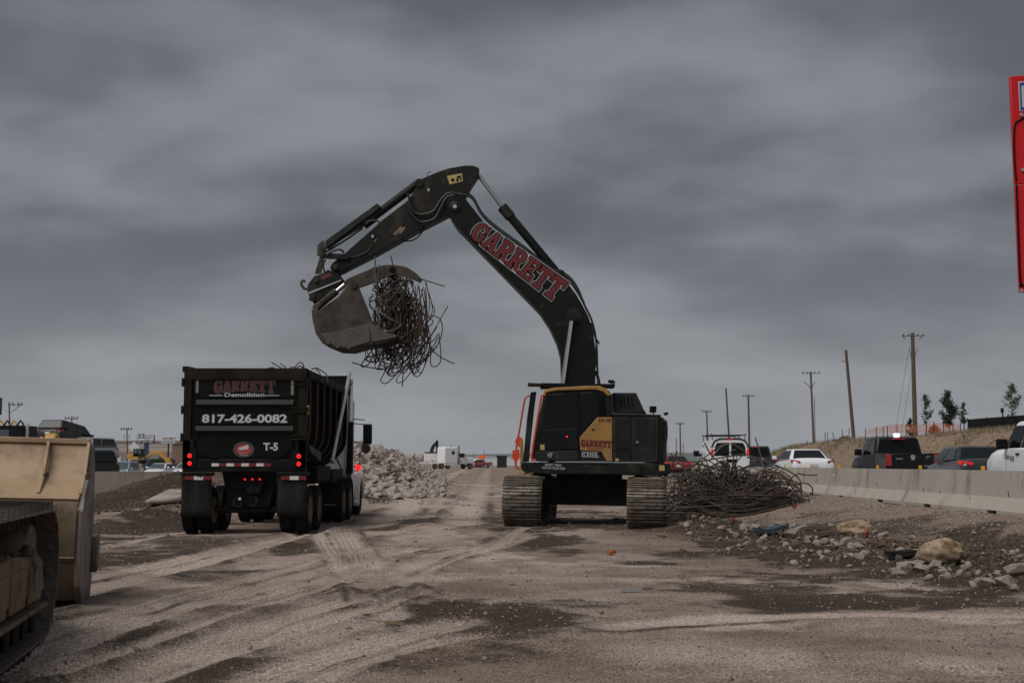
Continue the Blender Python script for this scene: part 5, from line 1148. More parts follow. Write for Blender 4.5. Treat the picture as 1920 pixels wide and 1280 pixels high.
# tractor
tb((-1.08, 8.45, 1.15), (1.10, 9.95, 3.30), 'tractor_cab', 'dirtywhite', bevel=.10, seg=4)
cabw = tb((-.9, 8.44, 2.05), (.9, 8.455, 2.85), 'cab_rear_window', 'glass', bevel=.03)
tb((1.098, 8.75, 2.1), (1.106, 9.8, 2.95), 'cab_side_window', 'glass', bevel=.03)
m_ = MB(); m_.loft([[(-.95, 9.9, 1.15), (.95, 9.9, 1.15), (.95, 9.9, 2.0), (.7, 9.9, 2.12), (-.7, 9.9, 2.12), (-.95, 9.9, 2.0)], [(-.75, 11.3, 1.0), (.75, 11.3, 1.0), (.75, 11.3, 1.7), (.55, 11.3, 1.85), (-.55, 11.3, 1.85), (-.75, 11.3, 1.7)]]); m_.build('bonnet', M['dirtywhite'], tr, bevel=.05, seg=3)
for sx in (-1, 1):
    m_ = MB(); rg = [(10.55 + .72 * math.cos(a), .45 + .72 * math.sin(a)) for a in [math.pi * k / 12 for k in range(0, 14)]]; ri = [(10.55 + .60 * math.cos(a), .45 + .60 * math.sin(a)) for a in [math.pi * k / 12 for k in range(0, 14)]]
    m_.prism(rg + ri[::-1], 'x', sx * .8, sx * 1.26); m_.build('front_fender', M['white'], tr, bevel=.03, smooth=40)
    tb((sx * .72, 8.2, .45), (sx * 1.22, 9.7, 1.05), 'fuel_tank', 'alu', bevel=.15, seg=4)
    tb((sx * .9, 8.6, .38), (sx * 1.3, 9.6, .46), 'cab_step', 'alu', bevel=.02)
    st = MB(); st.cyl((sx * 1.16, 8.3, 1.2), (sx * 1.16, 8.3, 2.62), .105, n=20); so_ = st.build('exhaust_shield', M['under'], tr)
    MB().tube([(sx * 1.16, 8.3, 2.6), (sx * 1.16, 8.3, 3.55), (sx * 1.16, 8.27, 3.72), (sx * 1.16, 8.15, 3.82)], .085, 14).build('exhaust_stack', M['chrome'], tr)
    MB().tube([(sx * 1.16, 8.3, 1.25), (sx * 1.14, 8.35, 1.05), (sx * .95, 8.5, .95)], .07, 12).build('exhaust_elbow', M['mud'], tr)
    for z in (2.1, 2.62, 2.75): MB().tube([(sx * 1.08, 9.95, z), (sx * 1.40, 9.75, z - .04)], .014, 6).build('mirror_bracket', M['trim'], tr)
    tb((sx * 1.36, 9.72, 2.02), (sx * 1.62, 9.83, 2.60), 'mirror', 'trim', bevel=.05, seg=4)
    m_ = MB(); m_.lathe([(0, .13), (.02, .15), (.08, .13), (.14, .06), (.15, .01)], (sx * 1.45, 9.72, 1.90), (0, 1, 0), 18); m_.build('round_mirror', M['chrome'], tr)
    tb((sx * 1.14, 9.93, 1.28), (sx * 1.28, 10.0, 1.44), 'marker_lamp', 'redlamp', bevel=.015)
    MB().tube([(sx * 1.25, 9.96, 1.44), (sx * 1.25, 9.96, 1.85)], .008, 5).build('marker_rod', M['trim'], tr)
MB().tube([(1.02, 8.18, 3.0), (1.10, 8.15, 2.6), (1.06, 8.16, 1.3)], .035, 8).build('grab_rail', M['alu'], tr)
MB().tube([(.95, 8.2, 2.9), (1.0, 8.2, 2.97), (1.06, 8.2, 2.9), (1.08, 8.2, 2.5)], .025, 8).build('grab_rail', M['alu'], tr)
tb((.55, 8.3, 1.15), (1.13, 8.44, 3.15), 'cab_fairing', 'dirtywhite', bevel=.03)
tb((.62, 8.05, 1.28), (.98, 8.3, 1.34), 'deck_plate', 'alu', bevel=.005)
# load of scrap steel
ld = MB()
for i in range(60):
    x, y = rnd.uniform(-1.0, 1.0), rnd.uniform(.4, 6.8); P = [Vector((x, y, 2.9 + rnd.random() * .35))]; a = rnd.uniform(0, 6.28)
    for j in range(5): a += rnd.uniform(-.8, .8); q = P[-1] + Vector((math.cos(a) * .35, math.sin(a) * .5, rnd.uniform(-.12, .12))); q.x = max(-1.05, min(1.05, q.x)); q.y = max(.3, min(7, q.y)); q.z = min(3.5, max(2.7, q.z)); P.append(q)
    ld.tube(catmull(P, 4), .016, 5)
lo = ld.build('scrap_load', M['rebar'], smooth=60, fix=False); lo.location = (TX, TY, .02); tag(lo, 'bent scrap bars lying inside the dump trailer', 'rebar', kind='stuff')
TL1 = ['straight bar leaning out above the middle of the tailgate', 'tall hooked bar above the right part of the tailgate', 'low wavy bar along the tailgate rim at right', 'arched bar above the right side rail of the trailer', 'short straight bar above the right side rail of the trailer', 'small bump of bar over the tailgate beam centre', 'short thin bar beside the straight leaning bar']
for k_, (pts, lab_) in enumerate((([(509, 679), (530, 691), (545, 698)], 0), ([(552, 690), (560, 680), (567, 681), (570, 690)], 0), ([(541, 692), (548, 688), (556, 690), (562, 686), (568, 690)], 0), ([(584, 692), (594, 690), (606, 697), (612, 702)], 0), ([(592, 691), (600, 700)], 0), ([(500, 692), (508, 689), (516, 691)], 0), ([(525, 681), (536, 690)], 0))):
    mb = MB(); mb.tube(catmull([at(x, y, TY + (1.2 if pts[0][0] < 580 else 2.5)) for x, y in pts] + [at(pts[-1][0] + 3, pts[-1][1] + 14, TY + 1.6)], 6), .014, 6)
    tag(mb.build('rebar', M['rebar'], smooth=60), TL1[k_], 'rebar', 'bars sticking out of the trailer')

# ------------------------------------------------------------------ track loader at the left edge
lo_y = R(11)
ldr = thing('track_loader', 'tan track loader at the left edge, muddy track and bucket back', 'loader', (-5.30, 9.44, -.02), lo_y)
BW = 1.50
ldr.rotation_euler = (0, R(1.6), lo_y); ldr.location.z = .05
def bprism(prof, name, mat, x0=-BW, x1=BW, **k): m_ = MB(); m_.prism(prof, 'x', x0, x1); return m_.build(name, M[mat], ldr, **k)
# bucket: upper back, sloping shelf, lower back, floor
bprism([(4.44, 1.71), (4.36, 1.52), (4.28, 1.38), (4.20, 1.29), (4.17, 1.31), (4.25, 1.40), (4.32, 1.53), (4.40, 1.72)], 'bucket_upper_plate', 'tan', bevel=.006)
bprism([(4.20, 1.295), (3.80, 1.10), (3.78, 1.12), (4.17, 1.315)], 'bucket_shelf_plate', 'tan', bevel=.004)
bprism([(3.80, 1.10), (3.74, 1.07), (3.71, 1.0), (3.70, .9), (3.72, .55), (3.83, .25), (3.98, .06), (4.3, .03), (4.95, .03), (4.95, .08), (4.3, .08), (4.02, .12), (3.89, .3), (3.82, .55), (3.80, .9), (3.82, 1.08)], 'bucket_back_plate', 'tanshaded', bevel=.004)
bprism([(4.36, 1.695), (4.44, 1.695), (4.44, 1.755), (4.36, 1.755)], 'bucket_lip', 'tan', bevel=.01)
bprism([(3.712, .50), (3.70, .515), (3.73, .53), (3.73, .48)], 'weld_seam', 'mud')
for xx in (-1.45, -.85, -.22, .42, 1.08, 1.5):
    m_ = MB(); m_.prism([(4.39, 1.72), (4.16, 1.30), (3.88, 1.15), (3.86, 1.18), (4.09, 1.34), (4.32, 1.72)], 'x', xx - .016, xx + .016); r_ = m_.build('back_rib', M['tan'], ldr, bevel=.004)
    MB().cyl((xx + .03, 4.06, 1.36), (xx + .05, 4.04, 1.36), .028).build('rib_lug', M['mud'], r_)
for x0, x1 in ((BW - .002, BW + .035), (-BW - .035, -BW + .002)):
    bprism([(4.42, 1.76), (4.18, 1.34), (3.86, 1.14), (3.72, 1.02), (3.74, .5), (3.80, .22), (4.0, .03), (4.9, .02), (4.98, .20), (4.88, .62), (4.78, 1.2), (4.62, 1.62)], 'bucket_side_plate', 'sidesteel', x0, x1, bevel=.006)
    bprism([(3.80, 1.18), (3.98, 1.32), (4.10, 1.10), (4.16, .7), (4.10, .25), (4.0, .02), (3.80, .22), (3.73, .5), (3.70, 1.0)], 'side_wear_plate', 'sidesteel', x0 + (.03 if x0 > 0 else -.03), x1 + (.03 if x0 > 0 else -.03), bevel=.006)
    bprism([(4.80, .28), (4.96, .30), (4.98, .62), (4.90, .72), (4.81, .6)], 'cutting_bit', 'sidesteel', x0 + (.03 if x0 > 0 else -.08), x1 + (.07 if x0 > 0 else -.03), bevel=.02)
bprism([(4.93, .02), (5.15, .02), (5.15, .04), (4.93, .09)], 'cutting_edge', 'sidesteel')
for k in range(46):   # scrapes and gouges on the bucket back
    xx = rnd.uniform(-BW + .1, BW - .1); t_ = rnd.random(); L_ = rnd.uniform(.03, .16)
    if t_ < .5: a_, b_ = Vector((xx, 4.355, 1.52)), Vector((0, -.075, -.14))
    else: a_, b_ = Vector((xx, 3.70, .9)), Vector((0, .02, -.35))
    u_ = rnd.random(); c_ = a_ + b_ * u_; nn = Vector((1, 0, 0)).cross(b_).normalized(); nn = nn if nn.y < 0 else -nn; d_ = (Vector((rnd.uniform(-.6, 1), 0, 0)) + b_.normalized() * rnd.uniform(.2, 1)).normalized()
    w_ = d_.cross(nn) * rnd.uniform(.003, .008); c_ = c_ + nn * .012
    m_ = MB(); m_.slab([c_ - d_ * L_ / 2, c_ + w_, c_ + d_ * L_ / 2, c_ - w_], nn * .002); m_.build('scrape', M['sidesteel' if k % 3 else 'mud'], ldr, smooth=0)
# tracks
dsm = shoe_mesh('track_shoe', .56, .228, M['shoe'], 1, .06)
for sx in (-1, 1):
    X = sx * 1.32
    m_ = MB(); m_.prism([(-1.6, .30), (-1.55, .66), (-.9, .74), (1.25, .70), (1.5, .60), (1.55, .30)], 'x', X - .16, X + .20); fr = m_.build('track_frame', M['mud'], ldr, bevel=.05, seg=3)
    m_ = MB(); m_.prism([(-1.3, .42), (-1.2, .72), (-.2, .80), (1.1, .72), (1.36, .42)], 'x', X + .20 * sx, X + .27 * sx); m_.build('frame_cover', M['mud'], fr, bevel=.03)
    for k in range(3): MB().rng((X + .262 * sx, -1.0 + k * .75, .38), (X + .285 * sx, -.42 + k * .75, .68)).build('cover_plate', M['mud'], fr, bevel=.015)
    m_ = MB(); m_.rng((X - .15, -1.55, .27), (X + .28 * sx, 1.5, .31)); m_.build('frame_rail', M['mud'], fr, bevel=.01)
    for k in range(8): MB().lathe([(-.2, .1), (-.19, .13), (-.08, .13), (-.08, .10), (.08, .10), (.08, .13), (.19, .13), (.2, .1)], (X, -1.35 + k * .385, .19), (1, 0, 0), 16).build('roller', M['under'], fr)
    for yy in (-1.42, 1.42): MB().lathe([(-.13, .2), (-.12, .40), (-.05, .44), (.05, .44), (.12, .40), (.13, .2)], (X, yy, .56), (1, 0, 0), 28).build('idler' if yy > 0 else 'sprocket', M['mud'], fr)
    for y, z, a in track_path(3.95, 1.08, 42):
        o = link('track_shoe', dsm, fr); o.location = (X, y, z + .01); o.rotation_euler = (a + rnd.uniform(-.02, .02), 0, 0)
        if z > .2: pass
    for y, z, a in track_path(3.78, .92, 42):
        o = MB().box((X, y, z + .08), (.20, .17, .09), Matrix.Rotation(a, 3, 'X')).build('track_link', M['under'], fr)
    # mud hanging on the upper run and the frame
    cl = []
    for k in range(60): cl.append((X + rnd.uniform(-.1, .24) * 1.0, rnd.uniform(-1.4, 1.3), .68 + rnd.random() * .1, rnd.uniform(.06, .17)))
    mo = scatter_mesh('caked_mud', cl, M['mud'], 1.0); mo.parent = fr; mo['kind'] = 'stuff'
# body, cab and lift arms (outside the picture)
tb2 = lambda a, b, nm, mt, bv=.03: MB().rng(a, b).build(nm, M[mt], ldr, bevel=bv)
tb2((-.85, -1.7, .65), (.85, 1.1, 1.7), 'engine_hood', 'tan'); tb2((-.7, -.7, 1.7), (.7, .7, 2.0), 'cab_base', 'tan')
cb = tb2((-.7, -.7, 2.0), (.7, .7, 3.2), 'cab_glass', 'glass'); tb2((-.8, -.85, 3.2), (.8, .85, 3.32), 'cab_roof', 'tan')
for sx in (-.62, .62):
    m_ = MB(); m_.prism([(.2, 1.75), (.35, 1.95), (2.2, 1.35), (3.75, .75), (3.8, .55), (3.6, .5), (2.0, 1.0)], 'x', sx - .08, sx + .08); m_.build('lift_arm', M['tan'], ldr, bevel=.02)

# ------------------------------------------------------------------ road vehicles (local: rear at y=0, front at +y)
def ring(y, hw, zb, zt, cr=.10):
    r = [(hw * .88, zb), (hw, zb + .16), (hw, (zb + zt) / 2 + .08), (hw * .97, zt - cr), (hw * .80, zt), ]
    return [(x, y, z) for x, z in r] + [(-x, y, z) for x, z in r[::-1]]
def inset(quad, l_, r_, b_, t_):
    """quad: bottom-left, bottom-right, top-right, top-left; returns it shrunk by fractions"""
    a, b, c, d = (Vector(p) for p in quad)
    def P(u, v): return (a * (1 - u) + b * u) * (1 - v) + (d * (1 - u) + c * u) * v
    return [P(l_, b_), P(1 - r_, b_), P(1 - r_, 1 - t_), P(l_, 1 - t_)]
def pane(root, quad, mat, name='window', th=.014, label=None):
    q = [Vector(p) for p in quad]; n_ = (q[1] - q[0]).cross(q[3] - q[0]).normalized(); mb = MB(); mb.slab([p + n_ * .004 for p in q], n_ * th); return mb.build(name, mat, root, smooth=0)
WM = {}
M['softred'] = mk('soft red lamp', (0.3, 0.01, 0.01), 0.3, var=0, emit=(1, 0.02, 0.015), estr=0.25)
def small_wheels(root, W, L, r_, ya, yb):
    k = (round(r_, 2),)
    if k not in WM: WM[k] = (tyre_mesh('wheel', r_, .22, M['rubber'], 24, 2), rim_mesh('rim', r_, .22, M['alu']))
    for y in (ya, yb):
        for x in (-W / 2 + .13, W / 2 - .13): wheel(root, x, y, r_, *WM[k])
def greenhouse(root, paint, gl, y0, y1, yr0, yr1, zb, zt, hb, ht, split=.5, windscreen=None):
    mb = MB(); v = [(-hb, y0, zb), (hb, y0, zb), (hb, y1, zb), (-hb, y1, zb), (-ht, yr0, zt), (ht, yr0, zt), (ht, yr1, zt), (-ht, yr1, zt)]
    mb.add(v, [(3, 2, 1, 0), (4, 5, 6, 7), (0, 1, 5, 4), (1, 2, 6, 5), (2, 3, 7, 6), (3, 0, 4, 7)]); g_ = mb.build('roof', paint, root, bevel=.10, seg=4, smooth=60)
    V_ = [Vector(p) for p in v]
    pane(root, inset((V_[0], V_[1], V_[5], V_[4]), .075, .075, .10, .13), gl, 'rear_window')
    pane(root, inset((V_[2], V_[3], V_[7], V_[6]), .07, .07, .05, .12), windscreen or gl, 'windscreen')
    for q in ((V_[1], V_[2], V_[6], V_[5]), (V_[3], V_[0], V_[4], V_[7])):
        first = q[0].x > 0; s = split if first else 1 - split
        pane(root, inset(q, .07, 1 - s + .015, .08, .16), gl, 'side_window'); pane(root, inset(q, s + .015, .07, .08, .16), gl, 'side_window')
    return g_
def bx(root, a, b, name, mat, bevel=.01): return MB().rng(a, b).build(name, mat, root, smooth=30, bevel=bevel)
def mirrors(root, x, y, z, paint, w_=.2, h_=.15, sides=(-1, 1)):
    for s in sides: bx(root, (s * x, y - .06, z), (s * (x + w_), y + .06, z + h_), 'wing_mirror', paint, .03)
def sedan(name, label, loc, rz, paint, lamp=M['dimred'], L=4.75, W=1.82, Hh=1.42, group='vehicles on the right road', gl=M['lglass'], suv=False, cat='car', wind=None):
    c = thing(name, label, cat, loc, rz, group); h = W / 2
    if suv:
        st = [(0, h * .93, .40, .80), (.06, h * .97, .28, 1.05), (.4, h, .25, 1.08), (L * .5, h, .25, 1.06), (L * .70, h, .25, 1.06), (L * .93, h * .95, .28, .95), (L, h * .82, .35, .68)]
        g_ = (.10, L * .74, .38, L * .58, 1.02, Hh, h * .95, h * .78)
    else:
        st = [(0, h * .90, .42, .78), (.05, h * .95, .28, 1.00), (.25, h * .98, .24, 1.06), (.85, h, .24, 1.07), (L * .5, h, .24, .98), (L * .70, h, .24, .98), (L * .92, h * .94, .26, .82), (L, h * .80, .34, .60)]
        g_ = (.72, L * .745, 1.35, L * .565, .96, Hh, h * .93, h * .64)
    mb = MB(); mb.loft([ring(*s) for s in st]); mb.build('body', paint, c, smooth=60, sub=2)
    greenhouse(c, paint, gl, *g_, .52, windscreen=wind)
    for s in (-1, 1):
        m_ = MB(); m_.slab([(s * h * .62, -.005, .84), (s * h * .93, .05, .82), (s * h * 1.0, .28, .88), (s * h * .985, .25, .965), (s * h * .90, .04, .96), (s * h * .62, -.01, .92)], (0, .03, .0)); m_.build('tail_lamp', lamp, c)
        m_ = MB(); m_.slab([(s * h * .45, L - .02, .60), (s * h * .80, L - .10, .62), (s * h * .86, L - .25, .70), (s * h * .5, L - .06, .70)], (0, -.02, .02)); m_.build('headlamp', M['whitelamp'] if False else M['chrome'], c)
    bx(c, (-.16, -.022, .66), (.16, -.004, .80), 'licence_plate', M['signwht'], .004)
    bx(c, (-h * .9, -.03, .36), (h * .9, .1, .52), 'bumper', M['trim'], .03)
    mirrors(c, h - .02, L * .66, .98, paint); small_wheels(c, W, L, .33, .95, L - .95)
    return c
def pickup(name, label, loc, rz, paint, lamp=M['dimred'], L=5.8, W=2.0, Hh=1.94, group='vehicles on the right road', cat='pickup truck', gl=M['glass'], deck=1.25):
    c = thing(name, label, cat, loc, rz, group); h = W / 2; bl = 1.75
    bx(c, (-h, 0, .55), (-h + .09, bl, deck + .05), 'bed_side', paint, .03); bx(c, (h - .09, 0, .55), (h, bl, deck + .05), 'bed_side', paint, .03)
    bx(c, (-h + .09, .0, .55), (h - .09, bl, .75), 'bed_floor', M['trim'], 0); tg = bx(c, (-h + .1, -.03, .62), (h - .1, .06, deck + .03), 'tailgate', paint, .025)
    bx(c, (-h + .35, -.05, deck - .18), (-h + .62, -.028, deck - .15), 'badge', M['alu'], 0); bx(c, (h - .6, -.05, .8), (h - .3, -.028, .83), 'badge', M['alu'], 0)
    m_ = MB(); m_.prism([(-.10, deck - .10), (-.05, deck - .02), (.05, deck - .02), (.10, deck - .10), (.04, deck - .22), (-.04, deck - .22)], 'y', -.05, -.03); m_.build('tailgate_emblem', M['alu'], c)
    bx(c, (-h, bl + .02, .45), (h, L - 1.75, deck + .0), 'cab_body', paint, .05)
    mb = MB(); mb.loft([ring(L - 1.78, h, .45, deck, .10), ring(L - .6, h * .98, .45, deck - .03, .12), ring(L - .1, h * .92, .5, deck - .15, .15), ring(L, h * .85, .55, deck - .35, .1)]); mb.build('bonnet', paint, c, smooth=50, bevel=.03)
    greenhouse(c, paint, gl, bl + .05, L - 1.45, bl + .22, L - 2.25, deck - .06, Hh, h * .95, h * .80, .48)
    for s in (-1, 1):
        bx(c, (s * (h - .20), -.04, deck - .45), (s * (h - .01), .05, deck + .0), 'tail_lamp', lamp, .02); bx(c, (s * (h - .22), -.045, deck - .47), (s * (h - .0), -.038, deck - .44), 'lamp_frame', M['trim'], 0)
    bx(c, (-.22, bl + .0, Hh - .11), (.22, bl + .17, Hh - .06), 'high_brake_lamp', M['redlamp'] if lamp is M['redlamp'] else M['dimred'], .01)
    bx(c, (-h * .96, -.16, .48), (h * .96, .02, .66), 'bumper', M['chrome'], .04); bx(c, (-.16, -.175, .52), (.16, -.16, .64), 'licence_plate', M['signwht'], .004)
    mirrors(c, h - .02, L - 2.0, deck - .02, M['trim'], .28, .26); small_wheels(c, W, L, .40, 1.05, L - 1.0)
    return c
RZ = .585
# white van with ladder rack
van = thing('cargo_van', 'white cargo van with a ladder rack beyond the rebar heap', 'van', (10.95, 64.5, RZ), 0, 'vehicles on the right road')
h = 1.0
mb = MB(); mb.loft([[(x, y, z) for x, z in sec] for y, sec in ((0, [(-.96, .45), (.96, .45), (1, 1.1), (.93, 1.65), (.74, 2.06), (.5, 2.14), (-.5, 2.14), (-.74, 2.06), (-.93, 1.65), (-1, 1.1)]), (3.9, [(-.96, .45), (.96, .45), (1, 1.1), (.93, 1.65), (.74, 2.06), (.5, 2.14), (-.5, 2.14), (-.74, 2.06), (-.93, 1.65), (-1, 1.1)]), (4.7, [(-.94, .45), (.94, .45), (.98, 1.05), (.93, 1.2), (.74, 1.26), (.5, 1.28), (-.5, 1.28), (-.74, 1.26), (-.93, 1.2), (-.98, 1.05)]), (5.5, [(-.8, .5), (.8, .5), (.84, .8), (.8, .95), (.7, 1.0), (.5, 1.02), (-.5, 1.02), (-.7, 1.0), (-.8, .95), (-.84, .8)]))])
mb.build('body', M['carwhite'], van, bevel=.05, seg=3, smooth=45)
for s in (-1, 1):
    m_ = MB(); m_.prism([(s * .05, 1.28), (s * .80, 1.28), (s * .76, 1.72), (s * .66, 1.93), (s * .05, 1.95)], 'y', -.022, .0); m_.build('rear_window', M['glass'], van)
    m_ = MB(); m_.prism([(s * .03, .55), (s * .90, .55), (s * .94, 1.1), (s * .86, 1.65), (s * .70, 2.0), (s * .03, 2.03)], 'y', -.012, -.002); m_.build('rear_door', M['carwhite'], van, bevel=.01)
    bx(van, (s * .83, -.03, 1.28), (s * .955, .08, 1.62), 'tail_lamp', M['softred'], .02); bx(van, (s * .80, -.03, 1.18), (s * .965, .08, 1.28), 'reverse_lamp', M['signwht'], .02)
    m_ = MB(); m_.prism([(.40, 1.25), (1.15, 1.25), (1.0, 1.9), (.55, 1.9)], 'x', s * .5, s * .5); 
    m_ = MB(); q = [(s * .985, 3.1, 1.28), (s * .985, 4.2, 1.25), (s * .84, 3.85, 1.82), (s * .84, 3.1, 1.85)]; m_.slab(q, (s * .012, 0, 0)); m_.build('side_window', M['glass'], van)
    for y in (.4, 2.2, 3.4): MB().tube([(s * .80, y, 2.05), (s * .86, y, 2.42)], .018, 6).build('rack_post', M['trim'], van)
    MB().tube([(s * .86, .3, 2.34), (s * .86, 3.5, 2.34)], .022, 6).build('rack_rail', M['trim'], van)
for y in (.4, 2.2, 3.4): MB().tube([(-.86, y, 2.33), (.86, y, 2.33)], .022, 6).build('rack_bar', M['trim'], van)
MB().tube([(-.94, -.02, 1.7), (-.78, -.02, 2.03), (-.5, -.02, 2.14), (.5, -.02, 2.14), (.78, -.02, 2.03), (.94, -.02, 1.7)], .035, 6).build('door_seal', M['trim'], van)
bx(van, (-.12, -.03, 2.08), (.12, .02, 2.13), 'high_brake_lamp', M['redlamp']); bx(van, (-.17, -.035, .95), (.33, -.012, 1.12), 'plate_recess', M['trim']); mirrors(van, .96, 4.1, 1.28, M['trim'], .3, .3); small_wheels(van, 2, 5.5, .36, 1.0, 4.6)
pickup('pickup_truck', 'grey pickup truck between the white van and white sedan', (14.6, 75, RZ), 0, M['cardark'], M['dimred'])
sedan('sedan', 'white sedan just right of the rebar heap', (12.45, 53.0, RZ + .09), 0, M['carwhite'])
pickup('pickup_truck', 'black pickup truck with a roof light behind the barrier', (15.15, 48.6, RZ), R(-1.0), M['carblack'], M['dimred'], L=5.7)
bx(bpy.data.objects[[o.name for o in bpy.data.objects if o.name.startswith('pickup_truck')][-1]], (-.14, 1.9, 1.94), (.08, 2.05, 2.08), 'roof_lamp', M['whitelamp'], .03)
sedan('sedan', 'dark grey sedan with a lit tail lamp near the right edge', (14.35, 38.4, RZ + .02), R(-3), M['cardark'], M['softred'], W=1.86)
wp = pickup('pickup_truck', 'white work pickup cut off by the right edge', (13.62, 29.2, RZ), R(-2.5), M['white'], M['dimred'], L=5.9, W=2.05, Hh=1.98, deck=1.30)
put('lettering', type_word('1-800', .11, .28, .02), M['under'], wp, (-1.04, 3.86, 1.02), (0, -1, 0), (0, 0, 1)); put('lettering', type_word('RIDE', .12, .30, .02), M['under'], wp, (-1.04, 3.50, .98), (0, -1, 0), (0, 0, 1))
for y in (3.1, 2.35): bx(wp, (-1.06, y - .1, 1.12), (-1.02, y + .1, 1.17), 'door_handle', M['trim'], .01)
# far oncoming traffic on the right road and left road
sedan('sedan', 'dark red car beside the van at the excavator tail', (9.95 + 1.2, 86, RZ), 0, M['carred'], M['softred'])
LG = 'vehicles on the left road'
def lz(x, y): return hz_at(x, y)
def put_px(px, Y): return (px - 960) / FPX * Y
X = put_px(224, 112); sedan('suv', 'grey car with roof box facing the camera above the low wall', (X, 116, -.05), R(180), M['carsilver'], suv=True, Hh=1.72, group=LG, cat='car', wind=M['wglass'])
X = put_px(303, 112); sedan('sedan', 'white sedan facing the camera behind the dirt mound', (X, 116, .08), R(172), M['carwhite'], group=LG, wind=M['wglass'])
X = put_px(345, 110); sedan('sedan', 'white car half hidden by the dump trailer', (X, 114, .1), R(180), M['carwhite'], group=LG, wind=M['wglass'])
X = put_px(183, 72); sedan('suv', 'dark green car at the right end of the car hauler', (X - .2, 75, .55), R(155), M['cargreen'], suv=True, Hh=1.70, group=LG, wind=M['wglass'])
# car hauler with its load
hx, hy = put_px(95, 76), 76.0
hl = thing('car_hauler', 'white car hauler lorry with amber roof lamps behind the tan bucket', 'truck', (hx, hy, .3))
def hbx(a, b, nm, mt, bv=.02): return MB().rng(a, b).build(nm, M[mt], hl, bevel=bv)
p = at(51, 826, 70) - Vector((hx, hy, .3))
hbx((p.x - 1.0, p.y, .6), (p.x + 1.0, p.y + 1.8, p.z - .15), 'cab', 'dirtywhite', .06); hbx((p.x - .9, p.y - .02, p.z - .75), (p.x + .9, p.y, p.z - .22), 'windscreen', 'glass'); hbx((p.x - 1.02, p.y - .25, p.z - .13), (p.x + 1.0, p.y + 1.9, p.z + .12), 'roof_cap', 'white', .05)
for dx in (-.78, -.25, .0, .25, .82): m_ = MB(); m_.lathe([(0, .09), (.06, .085), (.10, .05), (.11, .01)], (p.x + dx, p.y - .1, p.z + .11), (0, 0, 1), 12); m_.build('roof_lamp', M['amber'], hl)
hbx((-1.3, -1, 1.0), (1.4, 6, 1.15), 'lower_deck', 'under'); hbx((-1.2, -.2, 2.05), (1.2, 5.0, 2.15), 'upper_deck', 'under')
for x in (-1.25, 1.25):
    for y in (0, 2.5, 4.9): hbx((x - .06, y - .06, .5), (x + .06, y + .06, 2.1), 'deck_post', 'under', 0)
m_ = MB(); a = at(127, 806, 74.5); b = at(142, 806, 74.5); c_ = at(141, 835, 74.5); d_ = at(133, 836, 74.5); o_ = Vector((hx, hy, .3)); m_.slab([a - o_, b - o_, at(144, 810, 74.5) - o_, c_ - o_, d_ - o_, at(128, 822, 74.5) - o_], (0, .9, 0)); m_.build('ramp', M['gateridge'], hl, bevel=.02)
cd = sedan('suv', 'dark car loaded high on the car hauler deck', (hx - .05, hy - .4, 2.55), R(-14), M['cargreen'], suv=True, Hh=1.6, group=LG); cd.rotation_euler = (R(-8), 0, R(-14))
X = put_px(158, 73); cs = sedan('suv', 'silver car on the hauler ramp right of the dark car', (X + .1, 77.2, 1.45), R(162), M['carsilver'], suv=True, Hh=1.55, group=LG, wind=M['wglass'])
yt = thing('storage_tank', 'rounded yellow tank behind the tan bucket lip', 'tank', tuple(at(96, 868, 66) - Vector((0, 0, 1.3))))
m_ = MB(); m_.lathe([(-.3, .1), (-.28, .36), (-.2, .42), (.2, .42), (.28, .36), (.3, .1)], (0, 0, 2.42), (1, 0, 0), 20); m_.build('tank_shell', M['catyellow'], yt)
for x in (-.2, .2): MB().rng((x - .05, -.2, 0), (x + .05, .2, 2.05)).build('tank_leg', M['under'], yt)
# machine cab with yellow roof trusses at the far left
mc_o = at(14, 868, 60); mc = thing('machine_cab', 'dark machine cab with yellow zigzag roof guard at left edge', 'machine', (mc_o.x, 60, .2))
def mpx(px, py): q = at(px, py, 60); return (q.x - mc_o.x, q.z - .2)
xa_, zt_ = mpx(-30, 797); xb_, zb_ = mpx(43, 836)
MB().rng((xa_, 0, .9), (xb_, 1.8, zt_)).build('cab', M['trim'], mc, bevel=.04)
for k in range(3): x0 = xa_ + .1 + k * (xb_ - xa_ - .1) / 3; MB().rng((x0, -.02, zb_ + .0), (x0 + .5, 0, zt_ - .2)).build('window', M['wglass'] if k == 1 else M['glass'], mc)
for k in range(6):
    x0 = xa_ + k * (xb_ - xa_) / 6; w_ = (xb_ - xa_) / 6
    MB().tube([(x0, 0, zt_ + .0), (x0 + w_ / 2, 0, zt_ + .22), (x0 + w_, 0, zt_ + .02)], .05, 6).build('roof_truss', M['catyellow'] if k % 2 == 0 else M['trim'], mc)
MB().rng((xa_, -.1, .2), (xb_ + .3, 2.2, .95)).build('chassis', M['under'], mc, bevel=.05)
MB().rng((xb_ + .02, .2, .9), (xb_ + .12, .35, zt_ + .1)).build('side_post', M['greysign'], mc)

